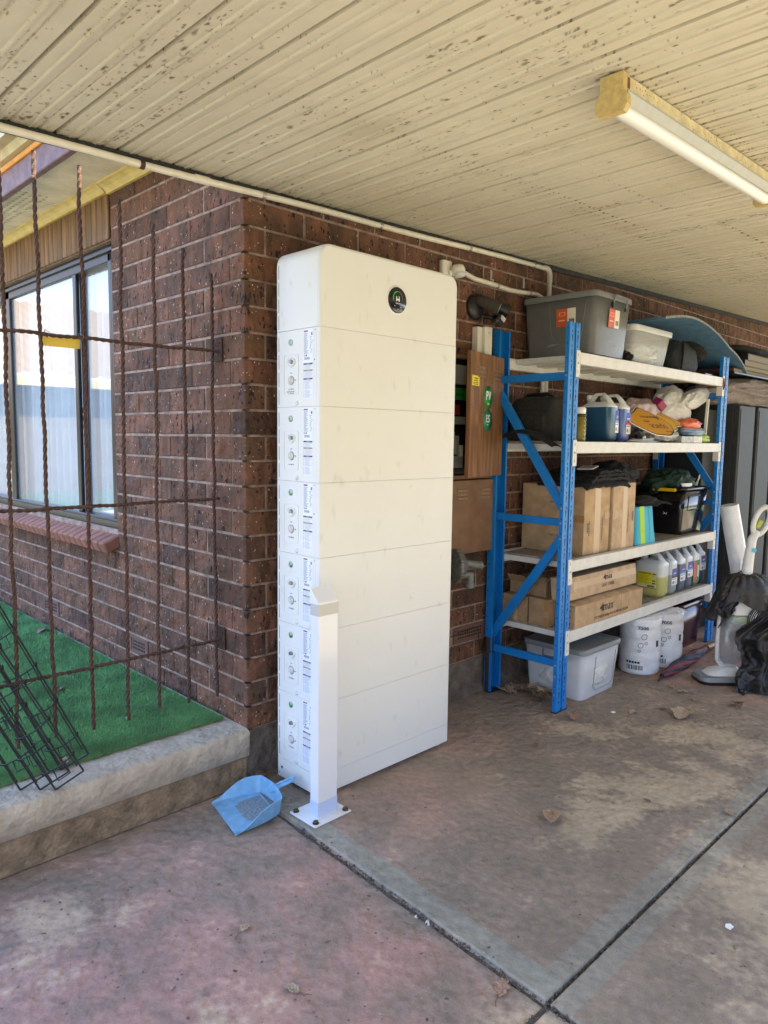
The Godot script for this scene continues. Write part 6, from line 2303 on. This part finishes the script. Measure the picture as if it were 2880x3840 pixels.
	for k in 6:
		var q: Array = cans[k]
		T = jerry("jerry_can", q[4], V(q[0], s, 0.458 - 0.004 * k), q[2], q[3], q[1], 0.19, q[6])
		if k == 0:
			st = mb()
			var x: float = -q[1] * 0.5 - 0.0008
			quad(st, V(x, 0.055, -0.16), V(x, 0.055, -0.03), V(x, 0.165, -0.03), V(x, 0.165, -0.16))
			build(st, "paper_label", M.label_3, T)
		elif k == 4:
			front_label(T, M.label_4, -0.052, 0.052, 0.03, 0.185)
		else:
			front_label(T, [null, M.label_2, M.label_0, M.label_0, null, M.label_0][k], -0.034, 0.050, 0.05 + 0.01 * k, 0.165 + 0.008 * k, 0.0008, "Domin")

# ------------------------------------------------------------------ goods under and before the rack
func low_goods():
	var st: SurfaceTool
	var T := thing("storage_tub", "milky lidded tub of white stuff on the floor under rack", "storage tub", V(2.060, 0.001, 0.322))
	tub(T, 0.425, 0.395, 0.296, M.tub_milky, M.tub_lid_grey, 0.03, 0.022)
	st = mb()
	crumple(st, V(0, 0.11, 0), V(0.21, 0.15, 0.195), 91, 0.12, 1.2, 36, 22, 0.012)
	build(st, "contents", M.plastic_white, T)
	st = mb()
	tube(st, [V(-0.217, 0.262, -0.06), V(-0.222, 0.225, -0.06), V(-0.222, 0.222, -0.05), V(-0.222, 0.222, 0.07), V(-0.222, 0.225, 0.08), V(-0.217, 0.262, 0.08)], 0.005, 8)
	build(st, "clip_handle", M.tub_lid_grey, T)
	st = mb()
	tube(st, [V(-0.075, 0.24, 0.1985), V(-0.075, 0.06, 0.1845), V(-0.04, 0.035, 0.183), V(0.12, 0.035, 0.183), V(0.15, 0.06, 0.1845), V(0.15, 0.24, 0.1985)], 0.0018, 6)
	build(st, "moulded_rib", M.tub_lid_grey, T)
	var spots := [[V(2.660, 0.0005, 0.452), "nearer plastic-wrapped white paper roll marked 7006"], [V(2.909, 0.0005, 0.488), "farther plastic-wrapped white paper roll, partly hidden"]]
	for k in 2:
		T = thing("paper_roll", spots[k][1], "paper roll", spots[k][0], "wrapped white paper rolls under the rack")
		st = mb()
		var prof := []
		for i in 5:
			var y0 := i * 0.0715
			prof.append(Vector2(0.1215, y0 + 0.003))
			prof.append(Vector2(0.1245, y0 + 0.016))
			prof.append(Vector2(0.1245, y0 + 0.058))
		prof.push_front(Vector2(0.0, 0.0))
		prof.append(Vector2(0.1215, 0.352))
		prof.append(Vector2(0.06, 0.358))
		prof.append(Vector2(0.0, 0.352))
		lathe(st, prof, 44)
		build(st, "rolls", M.roll_white, T)
		st = mb()
		crumple(st, V(0.05, 0.352, 0.03), V(0.07, 0.008, 0.06), 95 + k, 0.8, 2.0, 30, 12)
		build(st, "wrapper_ear", M.roll_white, T)
		# print curves round the roll, facing the yard
		var a0 := deg_to_rad(143.0)
		var wrap := func(a: float, y: float) -> Transform3D:
			var o := V(cos(a), 0, sin(a))
			return Transform3D(Basis(V(sin(a), 0, -cos(a)) * 1.0, UP, o), o * 0.1252 + V(0, y, 0))
		var word := "7006"
		for i in 4: text(T, word[i], 0.021, wrap.call(a0 + 0.27 - i * 0.135, 0.30), M.print_black, "lettering", 1.1, true)
		st = mb()
		for i in 34:
			var X: Transform3D = wrap.call(a0 + 0.80 - i * 0.024, 0.048)
			if i % 5 == 3 or i % 7 == 2: continue
			box(st, X.origin, V(0.0012 + 0.0009 * (i % 3), 0.030, 0.0006), 0.0, X.basis)
		for i in 5:
			var X: Transform3D = wrap.call(a0 + 0.78 - i * 0.14, 0.080)
			box(st, X.origin, V(0.013, 0.013, 0.0006), 0.0, X.basis)
		var X2: Transform3D = wrap.call(a0 - 0.75, 0.20)
		box(st, X2.origin, V(0.022, 0.040, 0.0006), 0.0, X2.basis)
		tag(build(st, "barcode", M.print_black, T), "", "", "", "stuff")
		st = mb()
		for q in [[0.0, 0.245, 0.026], [-0.10, 0.205, 0.013], [0.16, 0.19, 0.024], [0.22, 0.155, 0.012]]:
			var X: Transform3D = wrap.call(a0 + q[0], q[1])
			var lp := []
			for i in 17:
				var t := TAU * i / 16.0
				var r: float = q[2] * 0.62
				var p := Vector2(cos(t), sin(t)) * r
				if i < 4: p = p.lerp(Vector2(r, r), sin(t * 2.0) * 0.8)
				lp.append(X * V(p.x, p.y, 0))
			tube(st, lp, 0.0014, 5)
		build(st, "leaf_outline", M.print_black, T)
	T = thing("maroon_tub", "dark maroon plastic tub on the floor by right uprights", "storage tub", V(3.45, 0.001, 0.30))
	tub(T, 0.38, 0.32, 0.325, M.maroon, M.maroon, 0.03, 0.02)
	# umbrella
	T = thing("umbrella", "furled navy and red umbrella with bamboo handle on the floor", "umbrella", V(2.50, 0.0, 0.662))
	var d := V(3.52 - 2.50, 0.0, 0.59 - 0.662)
	var L := d.length()
	T.rotation.y = atan2(-d.z, d.x)
	for k in 8:
		st = mb()
		st.set_smooth_group(5)
		var R := []
		for i in 30:
			var t := i / 29.0
			var r := 0.006 + 0.029 * pow(sin(PI * clampf(t * 0.86 + 0.06, 0, 1)), 0.8)
			var rg := PackedVector3Array()
			for j in 6:
				var a := TAU * (k / 8.0 + j / 5.0 * 0.14 + t * 0.62)
				var rr := r * (1.0 + 0.16 * sin(j / 5.0 * PI)) * (1.0 + 0.08 * sin(t * 31.0 + k))
				rg.append(V(0.04 + t * (L - 0.22), maxf(0.036 + cos(a) * rr, 0.002), sin(a) * rr))
			R.append(rg)
		rings(st, R, false, false, false)
		build(st, "canopy_panel", M.umbrella_red if k % 3 == 1 else M.umbrella_navy, T)
	st = mb()
	tube(st, [V(-0.02, 0.020, 0), V(0.06, 0.036, 0)], [0.005, 0.010], 8)
	build(st, "ferrule", M.old_pipe, T)
	st = mb()
	tube(st, [V(L - 0.20, 0.045, 0), V(L - 0.06, 0.030, 0)], 0.009, 8)
	build(st, "shaft", M.black_plastic, T)
	st = mb()
	var pts := []
	var rad := []
	for i in 17:
		pts.append(V(L - 0.16 + i * 0.011, 0.036 - i * 0.0009, 0))
		rad.append(0.0195 + (0.0035 if i % 4 == 0 else 0.0))
	tube(st, pts, rad, 12)
	build(st, "handle", M.cane, T)

# ------------------------------------------------------------------ right edge of the view
func right_side():
	var st: SurfaceTool
	var T := thing("steel_cabinet", "dark grey steel cabinet with tall doors beyond the rack", "cabinet", V(4.16, 0, 0))
	st = mb()
	slab(st, V(0.0, 0.0, 0.01), V(2.0, 1.745, 0.40), 0.004)
	build(st, "carcass", M.cabinet_grey, T)
	for x in [[0.0, 0.335], [0.405, 0.74], [0.81, 1.15], [1.22, 1.56]]:
		st = mb()
		slab(st, V(x[0], 0.02, 0.4005), V(x[1], 1.738, 0.445), 0.005)
		slab(st, V(x[0] + 0.02, 0.05, 0.445), V(x[0] + 0.028, 1.71, 0.449), 0.001)
		build(st, "door", M.cabinet_grey, T)
	st = mb()
	slab(st, V(-0.29, 0.0, 0.02), V(-0.004, 1.70, 0.30), 0.004)
	build(st, "side_locker", M.cabinet_grey, T)
	T = thing("canvas_bundle", "rumpled grey-pink canvas bundle on top of the steel cabinet", "canvas", V(4.56, 1.746, 0.27))
	st = mb()
	crumple(st, V(0, 0.095, 0.02), V(0.70, 0.115, 0.24), 101, 0.20, 1.0, 110, 46, 0.0)
	build(st, "fabric", M.canvas, T)
	T = thing("flat_panel", "thin black board lying on the canvas bundle", "board", V(4.62, 1.962, 0.26))
	st = mb()
	slab(st, V(-0.66, 0, -0.22), V(0.6, 0.014, 0.20), 0.002)
	build(st, "board", M.black_plastic, T)
	var hs := 1.9765
	var books := [[0.030, M.book_brown, -0.62, "brown hardback under the other books on the cabinet"], [0.034, M.book_brown, -0.44, "second brown hardback in the pile on the cabinet"], [0.045, M.black_plastic, -0.40, "black-covered thick book in the middle of the cabinet pile"], [0.05, M.black_plastic, -0.34, "topmost black-covered thick book in the cabinet pile"]]
	for b in books:
		T = thing("book", b[3], "book", V(4.62, hs, 0.27), "books piled on the steel cabinet")
		st = mb()
		slab(st, V(b[2], 0.0, -0.18), V(0.35, 0.004, 0.17), 0.001)
		slab(st, V(b[2], b[0] - 0.004, -0.18), V(0.35, b[0], 0.17), 0.001)
		slab(st, V(b[2], 0.0042, -0.18), V(b[2] + 0.005, b[0] - 0.0042, 0.17))
		build(st, "cover", b[1], T)
		st = mb()
		slab(st, V(b[2] + 0.0055, 0.0042, -0.17), V(0.345, b[0] - 0.0042, 0.163))
		build(st, "pages", M.paper_edge, T)
		hs += b[0] + 0.0005
	T = thing("black_cushion", "flat black cushion on top of the pile of books", "cushion", V(4.70, hs, 0.21))
	st = mb()
	crumple(st, V(0, 0.05, 0), V(0.48, 0.055, 0.20), 105, 0.10, 0.9, 50, 18, 0.0)
	build(st, "cover", M.cloth_black, T)
	# white tube leaning on the rack
	T = thing("wrapped_tube", "white cardboard tube wrapped in plastic leaning beside the rack", "tube")
	st = mb()
	var a := V(3.40, 0.056, 0.90)
	var b := V(3.245, 1.045, 0.735)
	tube(st, [a, a.lerp(b, 0.5), b], 0.058, 26)
	build(st, "roll", M.roll_white, T)
	st = mb()
	var X := facing(a.lerp(b, 0.60) + V(-0.036, 0.0, 0.046), V(0.78, 0, 0.62), b - a)
	box(st, X.origin, V(0.06, 0.08, 0.001), 0.0, X.basis)
	build(st, "paper_label", M.print_white, T)
	text(T, "111-", 0.018, X.translated_local(V(0, 0, 0.001)), M.print_black)
	# steam mop half inside a torn black bin liner
	T = thing("steam_mop", "white upright steam mop with lime trigger wrapped in black plastic", "steam mop", V(2.865, 0.0, 0.90))
	T.rotation.y = -deg_to_rad(44.7)         # local x runs to the right of the doorway view
	var loop := []
	for i in 25:
		var t := TAU * i / 24.0 + 0.9
		loop.append(V(0.172 + 0.043 * cos(t) + 0.022 * sin(t), 0.985 + 0.085 * sin(t), 0.0))
	st = mb()
	tube(st, loop, 0.0155, 10)
	build(st, "grip", M.appliance_white, T)
	st = mb()
	tube(st, [V(0.150, 0.925, 0), V(0.122, 0.87, 0), V(0.112, 0.78, 0), V(0.100, 0.64, 0.0), V(0.092, 0.50, 0.0)], [0.020, 0.026, 0.028, 0.034, 0.045], 16)
	build(st, "stick", M.appliance_white, T)
	st = mb()
	box(st, V(0.158, 0.965, 0.0), V(0.028, 0.055, 0.024), 0.006, Basis(V(0, 0, 1), -0.5))
	build(st, "trigger", M.lime_plastic, T)
	st = mb()
	cyl(st, V(0.124, 0.81, 0.028), V(0.124, 0.81, 0.0315), 0.014)
	build(st, "badge", M.aqua, T)
	st = mb()
	st.set_smooth_group(4)
	rings(st, [ring(V(0.075, 0.415, 0), 0.125, 0.10, 0.03, 4), ring(V(0.078, 0.478, 0), 0.135, 0.11, 0.03, 4), ring(V(0.08, 0.50, 0), 0.11, 0.09, 0.03, 4)])
	build(st, "collar", M.appliance_white, T)
	st = mb()
	st.set_smooth_group(4)
	rings(st, [ring(V(0.02, 0.125, 0), 0.13, 0.11, 0.04, 4), ring(V(0.03, 0.16, 0), 0.155, 0.12, 0.04, 4), ring(V(0.05, 0.40, 0), 0.165, 0.12, 0.04, 4), ring(V(0.055, 0.414, 0), 0.13, 0.10, 0.03, 4)])
	build(st, "water_tank", M.tank, T)
	st = mb()
	box(st, V(0.075, 0.385, 0.0), V(0.10, 0.05, 0.07), 0.01)
	build(st, "valve", M.lime_plastic, T)
	st = mb()
	tube(st, [V(-0.047, 0.415, 0.0), V(-0.050, 0.25, 0), V(-0.045, 0.13, 0), V(-0.015, 0.085, 0), V(0.05, 0.07, 0)], [0.011, 0.012, 0.014, 0.020, 0.024], 10)
	build(st, "spine", M.appliance_white, T)
	st = mb()
	st.set_smooth_group(4)
	rings(st, [ring(V(-0.03, 0.020, 0.02), 0.30, 0.20, 0.06, 5), ring(V(-0.03, 0.044, 0.02), 0.29, 0.19, 0.06, 5)])
	var foot := build(st, "mop_head", M.tub_lid_grey, T)
	st = mb()
	rings(st, [ring(V(-0.03, 0.001, 0.02), 0.30, 0.20, 0.06, 5), ring(V(-0.03, 0.0195, 0.02), 0.305, 0.205, 0.06, 5)])
	build(st, "mop_pad", M.black_plastic, foot)
	st = mb()
	st.set_smooth_group(4)
	rings(st, [ring(V(-0.01, 0.0445, 0.01), 0.23, 0.13, 0.04, 5), ring(V(0.0, 0.066, 0.0), 0.19, 0.11, 0.04, 5), ring(V(0.025, 0.090, 0.0), 0.09, 0.08, 0.03, 5)])
	build(st, "cover", M.appliance_white, T)
	st = mb()
	for k in 8:
		var lp := []
		for i in 13:
			var t := PI * i / 12.0
			lp.append(V(0.13 + 0.010 * k - 0.035 * sin(t), 0.46 - 0.19 * i / 12.0 + 0.02 * sin(t), 0.062 + 0.004 * k))
		tube(st, lp, 0.0038, 6)
	build(st, "power_cord", M.black_wire, T)
	var bag := thing("bin_liner", "torn black bin liner tied round the steam mop", "plastic bag", V(2.865, 0.0, 0.90))
	bag.rotation.y = T.rotation.y
	var nz := noise(111, 1.0, 2)
	st = mb()                                # gathered skirt below the knot
	grid(st, 140, 26, func(u: float, v: float):
		var t := -TAU * u
		var hem := 0.20 + 0.05 * sin(t * 2.0 + 0.6) + 0.02 * sin(t * 5.0) + 0.06 * smoothstep(0.2, 1.0, -cos(t))
		var fold := sin(t * 17.0 + 2.0 * sin(t * 3.0)) * 0.007 * (1.0 - 0.5 * v) + nz.get_noise_2d(u * 5.0, v * 1.2) * 0.030 * v
		var r := 0.036 + 0.150 * pow(v, 0.6) + fold * (0.3 + v)
		return V(0.100 + r * cos(t) * 1.15, 0.662 - hem * v * (0.4 + 0.6 * v) + 0.02 * sin(v * 3.1) + fold * 0.3, r * sin(t) * 0.62), 0.0015)
	build(st, "gathered_top", M.bin_liner, bag)
	st = mb()                                # long torn side hanging to the floor in upright folds
	grid(st, 90, 50, func(u: float, v: float):
		var y := 0.50 - 0.498 * v
		var left := 0.17 - 0.15 * smoothstep(0.05, 0.42, v) + 0.020 * sin(v * 11.0) - 0.045 * smoothstep(0.75, 1.0, v)
		var w := sin(u * 26.0 + 3.0 * nz.get_noise_2d(u * 2.0, v * 2.0)) * 0.012 + nz.get_noise_2d(u * 2.5, v * 2.0) * 0.05
		return V(lerpf(left, 0.42, u) + 0.010 * nz.get_noise_2d(v * 14.0, 3.0) * (1.0 - u), maxf(y + w * 0.2, 0.002), 0.095 + w + 0.03 * sin(u * 3.0) + 0.12 * smoothstep(0.78, 1.0, v)), 0.0015)
	build(st, "hanging_side", M.bin_liner, bag)
	st = mb()                                # torn rag on the left
	grid(st, 30, 24, func(u: float, v: float):
		var w := sin(u * 12.0) * 0.006 + nz.get_noise_2d(u * 3.0 + 9.0, v * 2.0) * 0.025
		return V(-0.065 + 0.115 * u - 0.045 * v + 0.02 * sin(v * 7.0) * (1.0 - u), 0.59 - 0.16 * v - 0.03 * sin(u * 4.0) * v, 0.07 + w + 0.02 * v), 0.0015)
	build(st, "torn_rag", M.bin_liner, bag)
	st = mb()
	tube(st, [V(-0.02, 0.47, 0.06), V(-0.03, 0.42, 0.07), V(-0.06, 0.38, 0.07), V(-0.08, 0.34, 0.06)], [0.012, 0.009, 0.006, 0.003], 6)
	build(st, "torn_strand", M.bin_liner, bag)
	st = mb()                                # trailing hem on the floor
	grid(st, 60, 24, func(u: float, v: float):
		var w := nz.get_noise_2d(u * 5.0, v * 4.0 + 20.0)
		return V(-0.02 + 0.46 * u - 0.05 * v * sin(u * 9.0), 0.003 + maxf(0.0, 0.050 * sin(u * 10.0 + v * 4.0) * (1.0 - v) + 0.045 * w * (1.0 - v * 0.6) + 0.05 * (1.0 - v)), 0.17 + 0.10 * v + 0.02 * sin(u * 21.0) * v), 0.0015)
	build(st, "trailing_hem", M.bin_liner, bag)
	T = thing("twine", "brown twine tying the bin liner round the mop stick", "twine", V(2.865, 0.0, 0.90))
	T.rotation.y = bag.rotation.y
	st = mb()
	var tw := []
	for i in 30:
		var t := TAU * i / 20.0
		tw.append(V(0.104 + 0.046 * cos(t), 0.662 + 0.004 * sin(t * 2.0), 0.046 * sin(t)))
	tube(st, tw, 0.0035, 6)
	tube(st, [V(0.065, 0.665, 0.03), V(0.04, 0.69, 0.05), V(0.03, 0.67, 0.06), V(0.05, 0.655, 0.055)], 0.003, 6)
	tube(st, [V(0.06, 0.665, 0.045), V(0.12, 0.66, 0.06), V(0.17, 0.63, 0.06)], 0.003, 6)
	build(st, "cord", M.rusty_clip, T)

# ------------------------------------------------------------------ leaves and scraps
func leaf(label: String, at: Vector3, l: float, w: float, turn: float, m: int, curl := 0.35, group := "dry leaves on the concrete"):
	var T := thing("dry_leaf", label, "leaf", at, group, turn)
	var sd := rng.randi() % 1000
	var nz := noise(sd, 1.6, 3)
	var st := mb()
	var low := 1e9
	var F := func(u: float, v: float):
		var prof := pow(sin(PI * clampf(u * 0.94 + 0.05, 0, 1)), 0.65) * (1.0 + 0.22 * sin(u * 19.0 + sd) + 0.35 * nz.get_noise_1d(u * 3.0))
		var z: float = (v - 0.5) * w * prof
		var y: float = curl * w * (0.55 * pow(absf(v - 0.5) * 2.0, 1.6) * prof + 0.35 * nz.get_noise_2d(u * 1.6, v * 1.6) + 0.18 * sin(u * 4.0 + sd))
		return V((u - 0.5) * l, y, z)
	for i in 13:
		for j in 9: low = minf(low, F.call(i / 12.0, j / 8.0).y)
	grid(st, 12, 8, func(u: float, v: float): return F.call(u, v) - V(0, low - 0.002, 0), 0.0012)
	build(st, "blade", M["leaf_%d" % m], T)
	st = mb()
	var q: Vector3 = F.call(0.0, 0.5) - V(0, low - 0.002, 0)
	tube(st, [q + V(0.01, 0, 0), q - V(0.015, 0, 0), q * V(1, 0, 1) + V(-0.035, 0.003, 0.006)], 0.0012, 5)
	build(st, "stalk", M["leaf_2"], T)

func litter():
	leaf("largest crumpled tan leaf in the middle of the concrete floor", V(0.652, 0.0005, 1.080), 0.105, 0.06, 0.55, 0, 0.5)
	leaf("small pale curled leaf right of the largest tan leaf", V(1.003, 0.0005, 1.331), 0.05, 0.035, 2.4, 1, 0.6)
	leaf("tan leaf beside the diagonal joint at right edge", V(1.205, 0.0005, 1.535), 0.04, 0.03, 1.2, 0, 0.4)
	leaf("big torn leaf on the floor before the wrapped rolls", V(2.095, 0.0005, 0.975), 0.17, 0.10, 0.2, 1, 0.25)
	leaf("reddish leaf at the foot of the rack's front left upright", V(1.625, 0.0005, 0.600), 0.08, 0.055, 0.8, 3, 0.5)
	leaf("round tan leaf standing against the rear upright's foot", V(1.690, 0.0005, 0.115), 0.09, 0.085, 1.2, 0, 0.4)
	leaf("grey-green leaf alone on the lower path", V(-0.530, -0.0175, 0.774), 0.038, 0.026, 0.3, 1, 0.3)
	leaf("yellowish leaf at the bottom of the lower path", V(-0.579, -0.0175, 1.066), 0.042, 0.028, 2.0, 1, 0.4)
	leaf("pinkish leaf lying against the crossing of the joints", V(-0.170, -0.0175, 1.450), 0.065, 0.04, 0.3, 3, 0.3)
	leaf("small dark leaf beyond the tan leaf near the rack", V(1.060, 0.0005, 1.270), 0.032, 0.018, 1.8, 2, 0.5)
	leaf("brown leaf pair's dark half before the battery", V(1.185, 0.0005, 0.660), 0.045, 0.02, 0.4, 2, 0.5)
	leaf("pale leaf near the small chips before the rolls", V(1.93, 0.0005, 0.78), 0.06, 0.03, 0.0, 1, 0.5)
	leaf("dark leaf touching the big torn leaf", V(2.09, 0.0005, 0.87), 0.045, 0.025, 2.6, 2, 0.5)
	leaf("curled leaf under the umbrella tip", V(2.48, 0.0005, 0.74), 0.05, 0.035, 1.0, 3, 0.5)
	leaf("long curled leaf in front of the umbrella", V(2.43, 0.0005, 0.83), 0.06, 0.03, 2.0, 0, 0.6)
	leaf("brown leaf at the hem of the bin liner", V(2.45, 0.0005, 1.13), 0.09, 0.05, 0.6, 2, 0.5)
	leaf("small leaf on the thin joint before the umbrella", V(2.36, 0.0005, 0.93), 0.045, 0.03, 0.5, 1, 0.6)
	leaf("brown leaf on the ledge beside the wire stands", V(-0.70, 0.232, -0.16), 0.055, 0.035, 1.4, 3, 0.6)
	leaf("tan leaves' largest piece by the far wall on the turf", V(-0.10, 0.236, -2.05), 0.09, 0.05, 0.4, 1, 0.5)
	leaf("dark leaf on the turf in front of the sill", V(-0.42, 0.236, -0.95), 0.05, 0.04, 1.0, 2, 0.6)
	leaf("brown leaf tucked behind the dustpan handle", V(0.035, 0.0005, 0.045), 0.08, 0.05, 0.4, 2, 0.6)
	for k in 14:
		leaf("one of the dusty leaves drifted between the rack's left uprights", V(1.70 + rng.randf_range(0, 0.12), 0.0005 + 0.006 * k * 0.3, 0.13 + 0.021 * k), rng.randf_range(0.06, 0.11), rng.randf_range(0.04, 0.07), rng.randf() * 6, [2, 1, 2, 3][k % 4], 0.5, "dusty leaves drifted under the rack")
	# pale chips
	var chips := [[V(-0.105, -0.0175, 1.135), 0.016, "white paint chip in the slab's edge joint"], [V(0.513, 0.0005, 1.788), 0.014, "white chip on the slab beyond the diagonal joint"], [V(-0.33, 0.236, -0.42), 0.012, "white scrap lying on the artificial grass"], [V(1.86, 0.0005, 0.70), 0.014, "pale chip pair's larger piece before the rolls"], [V(-0.115, -0.0175, 1.09), 0.008, "tiny white pebble near the chip in the edge joint"]]
	for c in chips:
		var st := mb()
		prism(st, PackedVector2Array([Vector2(-1, -0.6), Vector2(0.5, -0.8), Vector2(1, 0.1), Vector2(0.2, 0.8), Vector2(-0.8, 0.5)]), 0.0, 0.18, Transform3D(Basis(V(1, 0, 0), V(0, 0, -1), V(0, 1, 0)).scaled(Vector3.ONE * c[1]), Vector3.ZERO))
		var o := build(st, "paint_chip", M.chip_white, self, c[0])
		tag(o, c[2], "chip", "white chips")
	# twigs and crumbs too small to count
	var st := mb()
	for k in 420:
		var x := rng.randf_range(0.0, 2.6)
		var z := rng.randf_range(0.4, 1.9)
		if rng.randf() < 0.3:
			x = rng.randf_range(-1.2, -0.2)
			z = rng.randf_range(0.05, 1.3)
		elif rng.randf() < 0.35:
			x = rng.randf_range(1.5, 3.6)
			z = rng.randf_range(0.05, 1.0)
		var y := -0.017 if x < -0.15 else 0.0008
		var a := rng.randf() * TAU
		var l := rng.randf_range(0.002, 0.008) * (3.0 if rng.randf() < 0.08 else 1.0)
		box(st, V(x, y + 0.001, z), V(l, 0.0018, rng.randf_range(0.001, 0.003)), 0.0, Basis(UP, a) * Basis(V(0, 0, 1), rng.randf_range(-0.15, 0.15)))
	tag(build(st, "floor_litter", M.leaf_2), "brown twigs and leaf crumbs strewn over the concrete", "litter", "", "stuff")
